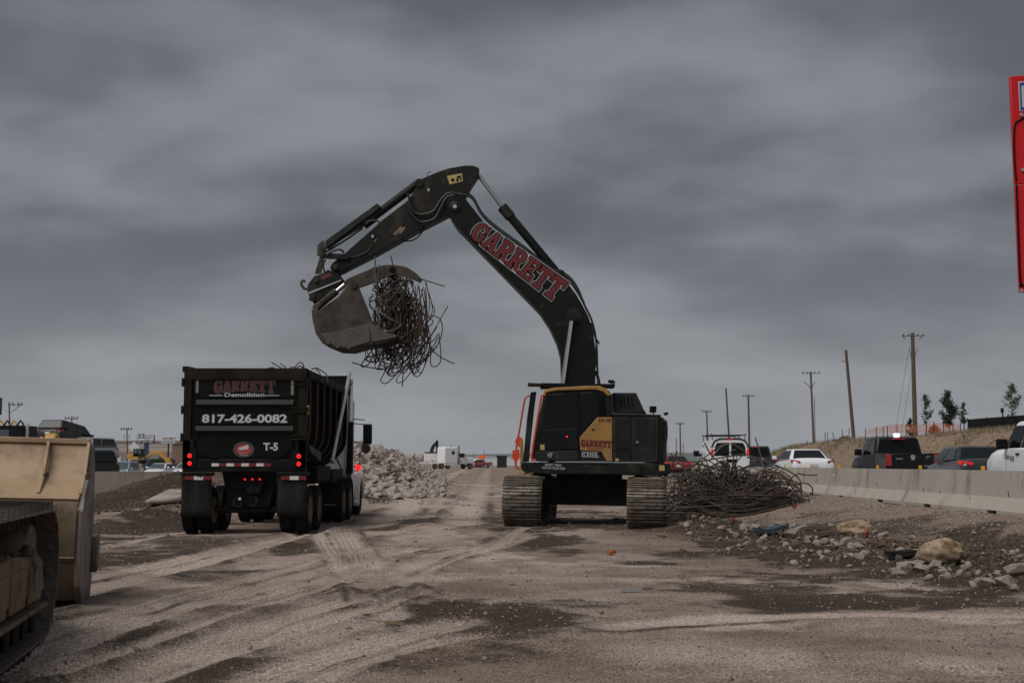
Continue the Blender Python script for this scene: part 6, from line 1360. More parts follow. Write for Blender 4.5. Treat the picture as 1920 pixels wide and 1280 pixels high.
# ------------------------------------------------------------------ poles
def pole(name, label, px0, y_top, px1, y_base, Y, wpx, arm=None, group='utility poles right of the road', extra=None, arms_px=None):
    a = at(px1, y_base, Y); t = at(px0, y_top, Y); gz = min(hz_at(a.x, Y), a.z); d = (t - a); k = (gz - .2 - a.z) / d.z; base = a + d * k
    o = thing(name, label, 'utility pole', (base.x, base.y, gz), 0, group); org = Vector((base.x, base.y, gz)); s = FPX / Y
    mb = MB(); mb.tube([base - org, t - org], lambda u: (wpx / s / 2) * (1.08 - .3 * u), 10); mb.build('post', M['wood'], o)
    for (dx0, dx1, py, th) in (arms_px or []):
        p0 = at(px0 + dx0, py, Y) - org; p1 = at(px0 + dx1, py, Y) - org; c = (p0 + p1) / 2
        MB().box(c + Vector((0, -.12, 0)), ((p1 - p0).length, .12, th / s)).build('crossarm', M['wood'], o)
        for u in (.04, .3, .7, .96):
            q = p0 + (p1 - p0) * u; MB().cyl(q + Vector((0, -.12, th / s / 2)), q + Vector((0, -.12, th / s / 2 + 3.2 / s)), .05 + .4 / s, n=8).build('insulator', M['porcelain'], o)
    for pts in (extra or []):
        mb = MB(); mb.tube([at(x, y, Y) - org for x, y in pts], .5 / s * 1.0 + .01, 5); mb.build('bracket', M['porcelain'], o)
    return o
pole('utility_pole', 'tall thick utility pole left of the small trees', 1711, 624, 1716, 812, 112, 8.5, arms_px=[(-20, 21, 630, 1.2)], extra=[[(1705, 650), (1710, 678)], [(1721, 652), (1714, 672)], [(1692, 629), (1698, 636)], [(1728, 629), (1724, 637)]])
pole('utility_pole', 'leaning bare pole above the black pickup', 1586, 656, 1601, 824, 118, 6.5, extra=[[(1578, 677), (1588, 678)]])
pole('utility_pole', 'slim pole with crossarms above the white sedan', 1520, 696, 1526, 836, 150, 4.5, arms_px=[(-16, 17, 700, 1.0)], extra=[[(1507, 716), (1514, 720), (1521, 730)], [(1529, 716), (1524, 722), (1521, 734)], [(1527, 745), (1529, 836)]])
pole('utility_pole', 'straight pole right of the white van roof', 1403, 740, 1405, 830, 190, 4.5, arms_px=[(-11, 11, 743, .9)])
pole('utility_pole', 'leaning pole rising behind the white van', 1361, 728, 1367, 820, 175, 4.0)
pole('utility_pole', 'short pole above the left end of the van rack', 1325, 770, 1327, 830, 240, 3.4, arms_px=[(-9, 9, 772, .8)])
pole('utility_pole', 'far pole just right of the excavator tail', 1275, 792, 1276, 860, 300, 3.2, arms_px=[(-8, 8, 795, .8)])
pole('utility_pole', 'thin far pole left of the van', 1268, 820, 1268, 862, 380, 1.8); pole('utility_pole', 'thinnest far pole nearest the van mirror', 1281, 830, 1281, 862, 420, 1.6)
PL = 'utility poles left of the road'
pole('utility_pole', 'pole with a braced arm to the right at far left', 17, 754, 18, 792, 100, 3.4, group=PL, arms_px=[(1, 26, 759, 1.4)], extra=[[(20, 773), (38, 760)]])
pole('utility_pole', 'T topped pole behind the dark loaded car', 134.5, 779, 135, 812, 130, 2.6, group=PL, arms_px=[(-12, 12, 785, 1.4)])
pole('utility_pole', 'pole with crossarm and transformers by the white diamond sign', 238, 801, 239, 868, 150, 2.6, group=PL, arms_px=[(-11, 10, 805, 1.3)], extra=[[(232, 815), (234, 822)], [(243, 815), (241, 822)]])
pole('utility_pole', 'far T topped pole over the rubble heap', 744, 845, 744, 860, 420, 1.6, group='far poles', arms_px=[(-4, 4, 846, .8)])
pole('utility_pole', 'far pole beside the orange road sign', 908, 844, 907, 870, 400, 1.4, group='far poles'); pole('utility_pole', 'short far pole left of the white truck front', 889, 850, 889, 868, 380, 1.2, group='far poles'); pole('utility_pole', 'far pole standing behind the orange excavator flag stack', 865, 850, 865, 868, 420, 1.0, group='far poles')
# guy wires of the thick pole
gw = thing('guy_wire', 'pair of thin guy wires running down left of the thick pole', 'cable', tuple(at(1680, 815, 111)))
for a_, b_ in (((1704, 655), (1678, 812)), ((1710, 690), (1690, 812))): MB().tube([at(*a_, 111) - at(1680, 815, 111), at(*b_, 111) - at(1680, 815, 111)], .014, 4).build('wire', M['wire'], gw)

# ------------------------------------------------------------------ embankment: T posts, orange net, trees, screen fence
netm = bpy.data.materials.new('orange safety net'); netm.use_nodes = True; nt = netm.node_tree; b_ = nt.nodes['Principled BSDF']; b_.inputs['Base Color'].default_value = (.60, .16, .07, 1); b_.inputs['Roughness'].default_value = .6
tr_ = nt.nodes.new('ShaderNodeBsdfTransparent'); mx = nt.nodes.new('ShaderNodeMixShader'); tcn = nt.nodes.new('ShaderNodeTexCoord'); 
bk_ = nt.nodes.new('ShaderNodeTexBrick'); bk_.inputs['Scale'].default_value = 14; bk_.inputs['Mortar Size'].default_value = .03; bk_.inputs['Color1'].default_value = (0, 0, 0, 1); bk_.inputs['Color2'].default_value = (0, 0, 0, 1); bk_.inputs['Mortar'].default_value = (1, 1, 1, 1)
mpn = nt.nodes.new('ShaderNodeMapping'); mpn.inputs['Rotation'].default_value = (R(90), 0, 0); nt.links.new(tcn.outputs['Object'], mpn.inputs['Vector']); nt.links.new(mpn.outputs[0], bk_.inputs['Vector'])
nt.links.new(bk_.outputs['Color'], mx.inputs[0]); nt.links.new(tr_.outputs[0], mx.inputs[1]); nt.links.new(b_.outputs[0], mx.inputs[2]); nt.links.new(mx.outputs[0], nt.nodes['Material Output'].inputs['Surface'])
fn = thing('safety_fence', 'sagging orange safety net on thin posts below the thick pole', 'fence', tuple(at(1700, 812, 82)))
fo_ = at(1700, 812, 82)
npx = [(1626, 814, 806), (1650, 812, 799), (1675, 811, 795), (1700, 811, 794), (1720, 811, 797), (1745, 811, 793), (1770, 811, 793), (1786, 813, 796), (1801, 821, 794)]
for (xa2, ya2, ta2), (xb2, yb2, tb2_) in zip(npx[:-1], npx[1:]):
    Ya = 82
    m_ = MB(); m_.slab([at(xa2, ya2, Ya) - fo_, at(xb2, yb2, Ya) - fo_, at(xb2, tb2_, Ya) - fo_, at(xa2, ta2, Ya) - fo_], (0, .01, 0)); m_.build('net_panel', netm, fn, smooth=0)
def tposts(pxs, label, Y):
    o = thing('post_row', label, 'fence posts', tuple(at(pxs[0][0], pxs[0][2], Y))); og = at(pxs[0][0], pxs[0][2], Y)
    for x, yt_, yb_, lean in pxs: MB().tube([at(x, yb_, Y) - og, at(x - lean, yt_, Y) - og], .025, 5).build('post', M['trim'] if lean < 90 else M['bark'], o)
tposts([(1623, 802, 826, 0), (1643, 800, 822, 0), (1656, 800, 822, 0), (1664, 798, 820, 0), (1682, 798, 820, 0), (1699, 795, 820, 0), (1737, 792, 820, 0), (1751, 790, 822, 0), (1769, 788, 822, 0), (1787, 792, 824, 0), (1801, 792, 824, 0), (1824, 806, 822, 0), (1849, 804, 822, 0), (1875, 802, 822, 0)], 'thin dark steel posts along the top of the right embankment', 80)
tposts([(1547, 810, 832, 0), (1552, 810, 832, 0), (1566, 810, 832, 5), (1580, 804, 826, 1), (1592, 802, 822, 0)], 'thin leaning posts left of the leaning pole', 100)
tposts([(1513, 826, 834, 0)], 'short red and white marker stake above the white sedan', 90)
sf = thing('screen_fence', 'black fabric screen fence on the embankment at the right edge', 'fence', tuple(at(1817, 806, 84)))
og = at(1817, 806, 84); sfp = [(1815, 786, 807), (1850, 783, 806), (1880, 781, 805), (1905, 779, 804), (1945, 776, 803), (1990, 772, 802)]
for (x0, t0, b0), (x1, t1, b1) in zip(sfp[:-1], sfp[1:]):
    m_ = MB(); m_.slab([at(x0, b0 + 3, 84) - og, at(x1, b1 + 3, 84) - og, at(x1, t1, 84) - og, at(x0, t0, 84) - og], (0, .03, 0)); m_.build('fabric_panel', M['blackmesh'], sf, smooth=0)
    MB().tube([at(x0, b0 + 4, 83.9) - og, at(x0, t0 - 1.5, 83.9) - og], .03, 6).build('post', M['trim'], sf)
ls = thing('light_post', 'short post with a lamp head above the black screen fence', 'lamp post', tuple(at(1879, 790, 86))); og = at(1879, 790, 86)
MB().tube([at(1880, 800, 86) - og, at(1880, 766, 86) - og], .045, 6).build('post', M['trim'], ls); MB().box(at(1879, 769, 86) - og, (.16, .2, .3)).build('lamp_head', M['trim'], ls, bevel=.02)
mat_ = MB(); 
def leaf_cloud(pts, size, r, up=.3):
    V = []; Fc = []
    for p in pts:
        for _ in range(1):
            n_ = Vector((r.gauss(0, 1), r.gauss(0, 1), r.gauss(0, 1) + up)).normalized(); a = n_.orthogonal().normalized(); b = n_.cross(a); ang = r.uniform(0, 6.28); a, b = a * math.cos(ang) + b * math.sin(ang), b * math.cos(ang) - a * math.sin(ang)
            s = size * r.uniform(.6, 1.3); o = len(V); V += [p - a * s, p + b * s * .55, p + a * s, p - b * s * .55]; Fc.append((o, o + 1, o + 2, o + 3))
    return V, Fc
def tree(name, label, px, y_top, y_base, Y, width_px, mat, dense, seed, trunk_px=2.2, crown_from=.35, conic=False, lean=0):
    r = random.Random(seed); b = at(px, y_base, Y); gz = min(b.z, hz_at(b.x, Y) + .0); Ht = at(px, y_top, Y).z - gz; s = FPX / Y; Wd = width_px / s / 2
    o = thing(name, label, 'tree', (b.x, b.y, gz), 0, 'young trees on the embankment'); tw = trunk_px / s / 2
    mb = MB(); mb.tube([Vector((0, 0, -.1)), Vector((lean * .3, 0, Ht * .4)), Vector((lean, .02, Ht * .75)), Vector((lean, 0, Ht * .97))], lambda u: tw * (1.1 - u * .9), 7)
    tips = []
    for k in range(26):
        t = crown_from + (1 - crown_from) * r.random() ** .9; z = Ht * t; prof = math.sin(min(1, (t - crown_from) / (1 - crown_from) * .92 + .13) * math.pi) if not conic else (1.05 - (t - crown_from) / (1 - crown_from)) * min(1, ((t - crown_from) / (1 - crown_from)) * 5 + .35)
        a = r.uniform(0, 6.28); L_ = Wd * max(.12, prof) * r.uniform(.65, 1.1); e_ = Vector((math.cos(a) * L_ + lean * t, math.sin(a) * L_, z + L_ * r.uniform(.2, .7))); st = Vector((lean * t, 0, max(Ht * .25, z - L_ * .2)))
        mb.tube([st, (st + e_) / 2 + Vector((0, 0, .03)), e_], lambda u: tw * .4 * (1 - u * .75), 5); tips.append((st, e_))
    mb.build('trunk', M['bark'], o)
    pts = []
    for st, e_ in tips:
        for _ in range(dense):
            t = r.uniform(.35, 1.1); q = st + (e_ - st) * t; sd_ = Wd * (.16 if dense > 20 else .12); pts.append(q + Vector((r.gauss(0, sd_), r.gauss(0, sd_), r.gauss(0, sd_))))
    V, Fc = leaf_cloud(pts, .055 * (1.25 if dense > 30 else 1.25), r); m2 = MB(); m2.add(V, Fc); m2.build('crown', mat, o, smooth=0, fix=False)
tree('young_tree', 'thin open sapling just right of the thick pole', 1737, 742, 812, 88, 27, M['leaf'], 26, 5)
tree('young_tree', 'dense dark cone shaped young tree behind the black pickup', 1780, 734, 810, 88, 36, M['leafd'], 130, 8, 2.6, .26, False)
tree('young_tree', 'narrow wispy sapling at the left end of the screen fence', 1808, 757, 810, 88, 16, M['leaf'], 22, 11)
tree('young_tree', 'leafy sapling above the screen fence at the right edge', 1899, 722, 800, 88, 38, M['leaf'], 36, 17, 2.4, .22)
tree('young_tree', 'small round shrub left of the thick pole foot', 1707, 785, 812, 88, 12, M['leafd'], 34, 23, 1.4, .1)
def bush(name, label, px, py, Y, wpx, hpx, mat, seed, n=900, cat='shrub', size=.07):
    r = random.Random(seed); c = at(px, py, Y); s = FPX / Y; gz = hz_at(c.x, Y); pts = []
    while len(pts) < n:
        v = Vector((r.gauss(0, .42), r.gauss(0, .42), abs(r.gauss(0, .5))))
        if v.length < 1.1 * (1 + .3 * mnoise.noise(v * 3)): pts.append(Vector((v.x * wpx / s / 2, v.y * wpx / s / 2, v.z * hpx / s)))
    V, Fc = leaf_cloud(pts, size, r); mb = MB(); mb.add(V, Fc)
    o = thing(name, label, cat, (c.x, Y, min(c.z, gz + .5)), 0); mb.build('foliage', mat, o, smooth=0, fix=False)
    st = MB()
    for k in range(5): a = r.uniform(0, 6.28); st.tube([Vector((0, 0, -.6)), Vector((math.cos(a) * wpx / s * .2, math.sin(a) * wpx / s * .2, hpx / s * .5))], .02, 5)
    st.build('stem', M['bark'], o)
bush('brown_shrub', 'brown dry shrub behind the grey pickup', 1412, 836, 128, 44, 10, M['shrub'], 31, 1500)
bush('brown_shrub', 'brown round bush within the orange net', 1752, 812, 84, 22, 15, M['shrub'], 32, 700)
bush('green_shrub', 'low green shrub at the foot of the leaning pole', 1585, 826, 95, 26, 9, M['drygrass'], 33, 800)
# dry grass along the embankment crest
V = []; Fc = []; r = random.Random(77)
for k in range(9000):
    Y = 58 + r.random() * 70; X = 23.5 + abs(r.gauss(0, 4.5)); 
    if X / Y > .42: continue
    V.append((X, Y)); 
gx = np.array(V); gzv = H(gx[:, 0], gx[:, 1], False); keep = fbm(gx[:, 0], gx[:, 1], 4, 3, 7) > -.02
GV = []; GF = []
for (x, y), z, kp in zip(V, gzv, keep):
    if not kp: continue
    for _ in range(3):
        a = r.uniform(0, 6.28); hh = r.uniform(.12, .42); w_ = .025; dx, dy = math.cos(a) * w_, math.sin(a) * w_; lx, ly = r.gauss(0, .12), r.gauss(0, .12); ox, oy = r.gauss(0, .12), r.gauss(0, .12); o = len(GV)
        GV += [(x + ox - dx, y + oy - dy, z - .03), (x + ox + dx, y + oy + dy, z - .03), (x + ox + lx, y + oy + ly, z + hh)]; GF.append((o, o + 1, o + 2))
mb = MB(); mb.add(GV, GF); tag(mb.build('dry_grass', M['drygrass'], smooth=0, fix=False), 'dry pale grass on the right embankment crest', 'grass', kind='stuff')
# rocks and clods on the embankment face
sp = []
for k in range(1500):
    Y = 45 + r.random() * 80; X = 21.2 + r.random() * 4.5; sp.append((X, Y, r.uniform(.08, .3)))
ar = np.array(sp); zz = H(ar[:, 0], ar[:, 1]); em_clod = scatter_mesh('clods', [(a[0], a[1], z, a[2]) for a, z in zip(ar, zz)], mk('clod earth', (.27, .19, .12), .95, var=.3, scale=.7), 1.0); tag(em_clod, 'earth clods and stones on the right embankment face', 'clods', kind='stuff')
sp = []
for k in range(1500):
    Y = 32 + r.random() * 20; X = -8 - r.random() * 7; sp.append((X, Y, .04 + .14 * r.random() ** 2))
ar = np.array(sp); zz = H(ar[:, 0], ar[:, 1]); tag(scatter_mesh('clods', [(a[0], a[1], z, a[2]) for a, z in zip(ar, zz)], mk('dark clod earth', (.08, .055, .036), .95, var=.35, scale=.7), 1.0), 'dark earth clods on the dug mound left of the dump truck', 'clods', kind='stuff')

# ------------------------------------------------------------------ red sign at the right edge
sg_o = at(1975, 345, 8); sg = thing('red_sign', 'tall red sign with black border at the upper right edge', 'sign', (sg_o.x, 8, 0))
def spx(px, py, d=0): return at(px, py, 8) - Vector((sg_o.x, 8 - d, 0))
for q in ([(1894, 143), (2060, 134), (2068, 338), (1903, 345)], [(1903.5, 346.5), (2068.5, 339.5), (2076, 540), (1912.5, 548)]):
    MB().slab([spx(*p) for p in q], (0, .03, 0)).build('sign_panel', M['signred'], sg, bevel=.004)
MB().slab([spx(1909, 154, -.004), (spx(2045, 147, -.004)), (spx(2047, 201, -.004)), (spx(1911.5, 209, -.004))], (0, .003, 0)).build('shield_border', M['sticker'], sg, bevel=.002)
MB().slab([spx(1911, 156, -.007), (spx(2043, 149, -.007)), (spx(2045, 199, -.007)), (spx(1913, 207, -.007))], (0, .003, 0)).build('blue_panel', M['signblue'], sg)
put('lettering', type_word('I', .14, .035, .02), M['sticker'], sg, spx(1920.5, 202, -.010), (1, 0, .04), (0, 0, 1))
bd = [(2050, 215), (1935, 221), (1912, 226), (1902, 240), (1902, 300), (1905.5, 340)]; MB().tube(catmull([spx(x, y, -.002) for x, y in bd], 6), .007, 6).build('border_line', M['blacklet'], sg)
bd = [(1905.8, 347), (1909, 430), (1912.5, 520), (1916, 532), (1924, 536), (2060, 530)]; MB().tube(catmull([spx(x, y, -.002) for x, y in bd], 6), .007, 6).build('border_line', M['blacklet'], sg)
for x, y in ((1914, 216), (1917, 319), (1914, 545)): MB().cyl(spx(x, y, -.012), spx(x, y, 0), .011, n=12).build('bolt', M['alu'], sg)
for x in (1948, 2040): a = spx(x, 150, .035); MB().cyl((a.x, .06, -.3), (a.x - .02, .06, a.z), .035).build('sign_post', M['alu'], sg)

# ------------------------------------------------------------------ left background: signs, small excavator, buildings
def flat_sign(name, label, x0, y0, x1, y1, Y, face, rows, post, frame=None):
    c = at((x0 + x1) / 2, 868, Y); gz = hz_at(c.x, Y); o = thing(name, label, 'sign', (c.x, Y, gz)); og = Vector((c.x, Y, gz)); a, b = at(x0, y1, Y) - og, at(x1, y0, Y) - og
    MB().rng((a.x, -.15, a.z), (b.x, .15, b.z)).build('sign_box', M[face], o, bevel=.03)
    for (u0, u1, v0, v1, mt) in rows: MB().rng((a.x + (b.x - a.x) * u0, -.18, a.z + (b.z - a.z) * v0), (a.x + (b.x - a.x) * u1, -.155, a.z + (b.z - a.z) * v1)).build('sign_row', M[mt], o)
    for (u, wpx, mt) in post: xx = a.x + (b.x - a.x) * u; w_ = wpx / FPX * Y / 2; MB().rng((xx - w_, .0, -.2), (xx + w_, .3, a.z + .02)).build('sign_post', M[mt], o)
    return o, a, b
o_, a, b = flat_sign('roadside_sign', 'navy and white roadside sign on a thick navy post', 257, 815, 290, 831, 160, 'navy', [(.03, .97, .34, .95, 'signwht')], [(.53, 8, 'navy')])
put('lettering', type_word('22', .55, .9, .02), M['navy'], o_, Vector((a.x + .55, -.19, a.z + (b.z - a.z) * .62)), (1, 0, 0), (0, 0, 1)); put('lettering', type_word('877 - 837 - 8787', .26, 1.9, .02), M['sticker'], o_, Vector(((a.x + b.x) / 2, -.19, a.z + .05)), (1, 0, 0), (0, 0, 1))
for k in range(3): MB().rng((a.x + .9, -.19, b.z - .25 - k * .18), (b.x - .2 - k * .15, -.183, b.z - .20 - k * .18)).build('sign_line', M['navy'], o_)
o_, a, b = flat_sign('roadside_sign', 'white roadside sign with red and dark lettering by the trailer', 303, 818, 329, 831, 160, 'signwht', [], [(.48, 1.8, 'trim')])
put('lettering', type_word('OUTLET SMART', .25, 1.45, .02), M['redlet'], o_, Vector(((a.x + b.x) / 2, -.165, a.z + .5)), (1, 0, 0), (0, 0, 1)); put('lettering', type_word('50 Pc RANGO', .24, 1.4, .02), M['navy'], o_, Vector(((a.x + b.x) / 2, -.165, a.z + .12)), (1, 0, 0), (0, 0, 1))
flat_sign('road_sign', 'white diamond sign back left of the yellow excavator', 247, 832, 256, 846, 140, 'greysign', [], [(.5, 1.5, 'greysign')])
c = at(251, 838, 139.6); dm = thing('diamond_sign', 'white diamond road sign turned to show its pale back', 'sign', (c.x, 139.6, hz_at(c.x, 139.6))); zc_ = c.z - hz_at(c.x, 139.6)
m_ = MB(); m_.prism([(0, zc_ - .62), (.62, zc_), (0, zc_ + .62), (-.62, zc_)], 'y', 0, .03); m_.build('sign_plate', M['greysign'], dm); MB().rng((-.04, .03, -.1), (.04, .08, zc_)).build('sign_post', M['greysign'], dm)
fr_o = at(211, 868, 150); rf = thing('sign_frame', 'empty red steel sign frame of two posts and a top bar', 'sign frame', (fr_o.x, 150, hz_at(fr_o.x, 150))); zz_ = at(211, 832, 150).z - hz_at(fr_o.x, 150)
for dx in (205.5, 216.5): xx = at(dx, 850, 150).x - fr_o.x; MB().rng((xx - .07, -.07, -.1), (xx + .07, .07, zz_ - .1)).build('post', M['redsteel'], rf)
MB().rng((at(204.5, 850, 150).x - fr_o.x, -.08, zz_ - .1), (at(217.5, 850, 150).x - fr_o.x, .08, zz_ + .05)).build('top_bar', M['redsteel'], rf)
pe = at(0, 760, 30); ps = thing('dark_sign', 'dark purple sign edge at the far left of the picture', 'sign', (pe.x - .4, 30, hz_at(pe.x, 30))); gz = hz_at(pe.x, 30)
MB().rng((-.6, 0, at(0, 777, 30).z - gz), (.4 + .02, .08, at(0, 745, 30).z - gz)).build('sign_panel', M['navy'], ps, bevel=.01); MB().rng((-.14, .08, 0), (-.06, .16, at(0, 745, 30).z - gz)).build('sign_post', M['alu'], ps)
# small yellow excavator
ye_o = at(262, 868, 135); ye = thing('excavator', 'small yellow excavator parked far away on the left', 'excavator', (ye_o.x, 135, hz_at(ye_o.x, 135) + .35)); eo = Vector((ye_o.x, 135, hz_at(ye_o.x, 135) + .35))
def yy_(poly, d0, d1, nm, mt, par=None): m_ = MB(); m_.slab([at(x, y, 135) - eo + Vector((0, d0, 0)) for x, y in poly], (0, d1 - d0, 0)); return m_.build(nm, M[mt], par or ye, bevel=.03)
yy_([(242, 851), (263, 850), (264, 861), (244, 861)], -.9, 1.2, 'engine_house', 'catyellow'); yy_([(254, 841), (270, 841), (271, 856), (254, 856)], -.9, .2, 'cab', 'trim'); yy_([(256, 843), (262, 843), (262, 850), (256, 850)], -.93, -.9, 'window', 'wglass'); yy_([(264, 843), (269, 843), (269, 851), (264, 851)], -.93, -.9, 'window', 'wglass')
yy_([(272, 855), (285, 848), (298, 845), (304, 847), (318, 864), (321, 869), (316, 869), (300, 852), (286, 852), (275, 860)], -.2, .2, 'boom', 'catyellow'); yy_([(308, 858), (319, 857), (322, 868), (314, 870)], -.35, .35, 'bucket', 'catyellow')
for d in (-1.2, .6): yy_([(250, 862), (268, 862), (270, 866), (267, 869), (252, 869), (248, 866)], d, d + .5, 'track', 'under')
# buildings
def building(name, label, x0, x1, yt, Y, depth, bands, roof='greywall', doors=()):
    a = at(x0, 868, Y); b = at(x1, 868, Y); gz = hz_at((a.x + b.x) / 2, Y) - .3; o = thing(name, label, 'building', (a.x, Y, gz)); Wd = b.x - a.x
    zs = [at(x0, y, Y).z - gz for y in [yt] + [bb[0] for bb in bands]]
    zs[-1] = 0 if bands else zs[-1]
    for k, (yb_, mt) in enumerate(bands): MB().rng((0, .003 * k, zs[k + 1]), (Wd, depth, zs[k])).build('wall', M[mt], o)
    MB().rng((-.2, -.2, zs[0]), (Wd + .2, depth + .2, zs[0] + .35)).build('roof', M[roof], o)
    for (u, w_, h_, mt) in doors: MB().rng((u, -.08, .3), (u + w_, -.02, .3 + h_)).build('door', M[mt], o)
    return o
building('warehouse', 'long beige warehouse with an orange brown band on the left horizon', 120, 332, 829, 250, 40, [(837, 'beige'), (838.3, 'greywall'), (846, 'beige'), (848.5, 'stripe'), (870, 'greywall')], 'greywall', [(8, 3, 2.4, 'signwht'), (12.5, 2, 2.2, 'signwht'), (17.5, 5, 1.7, 'signwht')])
building('brick_building', 'brown brick building beside the dump trailer', 322, 342, 832, 220, 12, [(870, 'brick')], 'brick')
bush('dark_shrub', 'dark green trees behind the yellow excavator', 300, 864, 200, 60, 14, M['leafd'], 41, 2600, 'tree', .28)
building('metal_shed', 'long pale metal shed on the horizon beyond the orange sign', 870, 1010, 857, 560, 30, [(872, 'palewall')], 'palewall')
building('office_tower', 'hazy pale tower block far behind the rubble heap', 655, 662, 842, 2400, 30, [(872, 'palewall')], 'palewall'); building('office_tower', 'hazy lower tower block left of the far tower', 647, 655, 846, 2400, 30, [(872, 'palewall')], 'palewall')
# far hills
hm = MB(); n_ = 120; vs = []
for i in range(n_ + 1):
    x = -3600 + 7200 * i / n_; hh = 26 + 16 * mnoise.noise(Vector((x * .0016, 3.1, 0))) + 4 * mnoise.noise(Vector((x * .01, 1.1, 0)))
    vs += [(x, 3000, 0), (x, 3200, max(6, hh)), (x, 3700, 0)]
hm.add(vs, [(i * 3 + j, i * 3 + j + 1, i * 3 + j + 4, i * 3 + j + 3) for i in range(n_) for j in range(2)]); tag(hm.build('hills', M['hillm'], smooth=60), None, None, kind='structure')

# ------------------------------------------------------------------ centre background: lorry, signs, vehicles
so_ = at(862, 878, 232); sm_z = hz_at(so_.x, 232)
lr = thing('semi_truck', 'white semi tractor with sleeper far down the haul road', 'truck', (so_.x, 232, sm_z), R(-52))
def lb(a, b, nm, mt, bv=.06): return MB().rng(a, b).build(nm, M[mt], lr, bevel=bv, seg=3)
lb((-1.2, -4.2, .9), (1.2, -1.2, 3.95), 'sleeper', 'carwhite', .25); lb((-1.2, -1.2, .9), (1.2, .5, 3.0), 'cab', 'dirtywhite', .15); lb((1.2, -2.6, 2.6), (1.215, -2.0, 3.2), 'sleeper_window', 'glass', .03); lb((1.2, -.9, 2.1), (1.215, .2, 2.8), 'door_window', 'glass', .02)
lb((-.95, .5, .9), (.95, 2.4, 2.0), 'bonnet', 'carwhite', .2); lb((1.1, -4.2, .7), (1.25, -.9, .9), 'side_skirt', 'carwhite', .02); lb((1.1, 2.0, .45), (-1.1, 2.6, .8), 'bumper', 'chrome', .05)
for sx in (-1, 1): MB().tube([(sx * 1.28, -1.1, .8), (sx * 1.28, -1.1, 4.2)], .10, 8).build('exhaust_stack', M['trim'], lr)
for y in (1.5, -3.4, -4.7):
    for x in (-1.05, 1.05): wheel(lr, x, y, .5, TYR, RIM)
lw = thing('lowboy_trailer', 'white lowboy trailer carrying pipes left of the white semi', 'trailer', (so_.x - 6.2, 236, sm_z), 0)
MB().rng((-5, -1.2, .9), (2.4, 1.2, 1.3)).build('deck', M['dirtywhite'], lw, bevel=.05); MB().rng((-.5, -1.25, 1.3), (2.2, 1.2, 2.9)).build('front_box', M['dirtywhite'], lw, bevel=.1); MB().rng((-.4, -1.3, 2.9), (2.2, 1.2, 3.1)).build('dark_rail', M['trim'], lw)
for x in (-4.2, -3.2, -2.2): wheel(lw, x, -.9, .5, TYR, RIM).rotation_euler = (0, 0, R(90))
for k, x in enumerate((-3.3, -1.6)):
    cp_ = MB(); cp_.lathe([(-1.1, .55), (-1.1, .72), (1.1, .72), (1.1, .55)], (so_.x - 6.2 + x, 236, sm_z + 2.02), (.9, -.3, 0), 20); tag(cp_.build('concrete_pipe', M['rubble']), 'round concrete pipe on the lowboy trailer, ' + ('left one' if k == 0 else 'right one'), 'pipe', 'pipes on the lowboy')
fe_o = at(812, 868, 260); fe = thing('excavator', 'dark folded excavator boom rising behind the lowboy trailer', 'excavator', (fe_o.x, 260, hz_at(fe_o.x, 260)))
def fx(poly, nm, d0=-.3, d1=.3): m_ = MB(); eo2 = Vector((fe_o.x, 260, hz_at(fe_o.x, 260))); m_.slab([at(x, y, 260) - eo2 + Vector((0, d0, 0)) for x, y in poly], (0, d1 - d0, 0)); m_.build(nm, M['charcoal'], fe, bevel=.05)
fx([(805, 850), (808, 838), (812, 832), (816, 829), (819, 824), (821, 828), (820, 832), (815, 838), (811, 850)], 'boom'); fx([(817, 828), (820, 824), (822, 828), (822, 850), (818, 850)], 'arm'); fx([(802, 849), (822, 849), (824, 860), (802, 860)], 'house', -1.3, 1.3); fx([(801, 860), (825, 860), (825, 868), (801, 868)], 'track', -1.4, -.8); fx([(801, 860), (825, 860), (825, 868), (801, 868)], 'track', .8, 1.4)
t2o = at(893, 874, 300); t2 = thing('truck_front', 'white truck front facing the camera left of the orange sign', 'truck', (t2o.x, 300, hz_at(t2o.x, 300)))
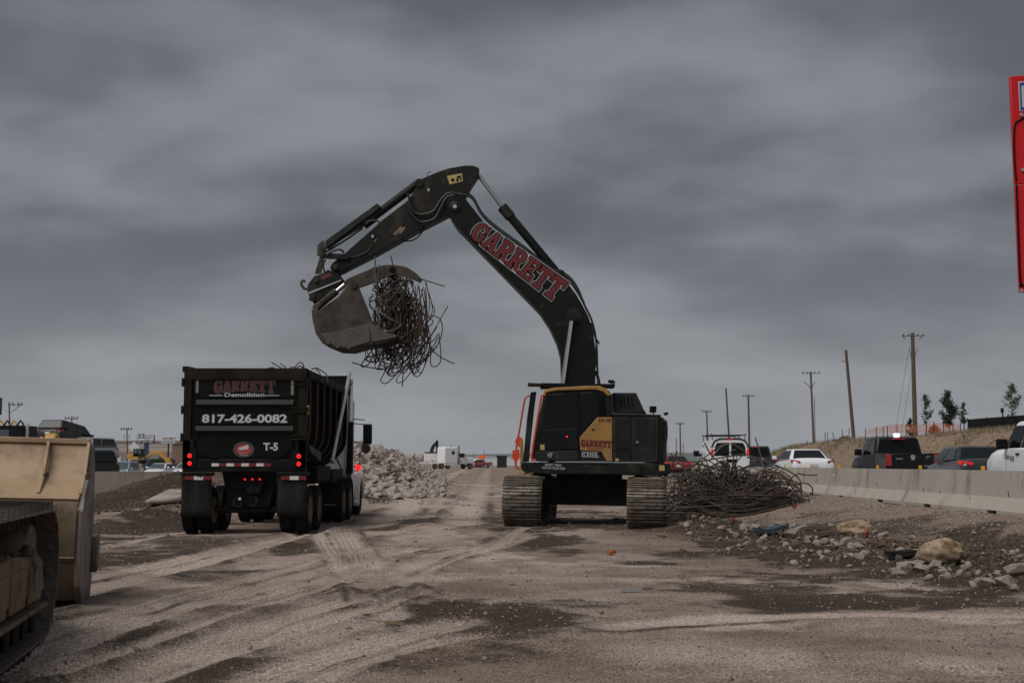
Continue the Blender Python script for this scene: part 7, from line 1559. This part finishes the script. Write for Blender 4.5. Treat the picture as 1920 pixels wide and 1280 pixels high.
MB().rng((-.6, 0, .4), (.6, 2, 1.9)).build('bonnet', M['carwhite'], t2, bevel=.1); MB().rng((-.35, -.06, .5), (.35, 0, 1.8)).build('grille', M['trim'], t2, bevel=.03); MB().rng((-1.1, -.1, .1), (1.5, .3, .5)).build('bumper', M['trim'], t2, bevel=.03)
MB().rng((-.7, 2, .6), (.7, 4, 2.0)).build('cab', M['carwhite'], t2, bevel=.1)
os_o = at(903, 868, 250); gz = hz_at(os_o.x, 250); os_ = thing('construction_sign', 'bright orange construction sign in the far distance', 'sign', (os_o.x, 250, gz)); a, b = at(897, 860, 250), at(910, 853, 250)
MB().rng((a.x - os_o.x, 0, a.z - gz), (b.x - os_o.x, .06, b.z - gz)).build('sign_panel', M['orangesign'], os_)
for dx in (-.25, .45): MB().rng((dx - .04, .06, 0), (dx + .04, .12, a.z - gz + .2)).build('sign_post', M['trim'], os_)
a, b = at(904.5, 865, 249), at(909, 863, 249); sb = thing('small_sign', 'small dark plate sign below the orange construction sign', 'sign', ((a.x + b.x) / 2, 249, gz)); MB().rng((-(b.x - a.x) / 2, 0, a.z - gz), ((b.x - a.x) / 2, .04, b.z - gz)).build('sign_plate', M['navy'], sb); MB().rng((-.03, .04, -.1), (.03, .08, b.z - gz)).build('sign_post', M['trim'], sb)
X = at(921, 868, 300).x; pickup('pickup_truck', 'red pickup truck far away on the horizon road', (X, 300, hz_at(X, 300)), R(75), M['carred'], group='far vehicles')
building('container', 'dark grey container on the horizon right of the red pickup', 932, 950, 856.5, 310, 3, [(870, 'charcoal')], 'charcoal')
# ------------------------------------------------------------------ haze
hzb = MB(); hzb.rng((-4200, -90, -3), (4200, 4200, 70)); ho = hzb.build('haze', None, smooth=0)
hm_ = bpy.data.materials.new('haze air'); hm_.use_nodes = True; n_ = hm_.node_tree.nodes; n_.clear(); oo = n_.new('ShaderNodeOutputMaterial'); pv = n_.new('ShaderNodeVolumePrincipled'); pv.inputs['Color'].default_value = (.86, .92, 1, 1); pv.inputs['Density'].default_value = .00013; pv.inputs['Anisotropy'].default_value = .2
hm_.node_tree.links.new(pv.outputs[0], oo.inputs['Volume']); ho.data.materials.clear(); ho.data.materials.append(hm_); tag(ho, 'thin grey haze over the whole site', 'haze', kind='stuff')
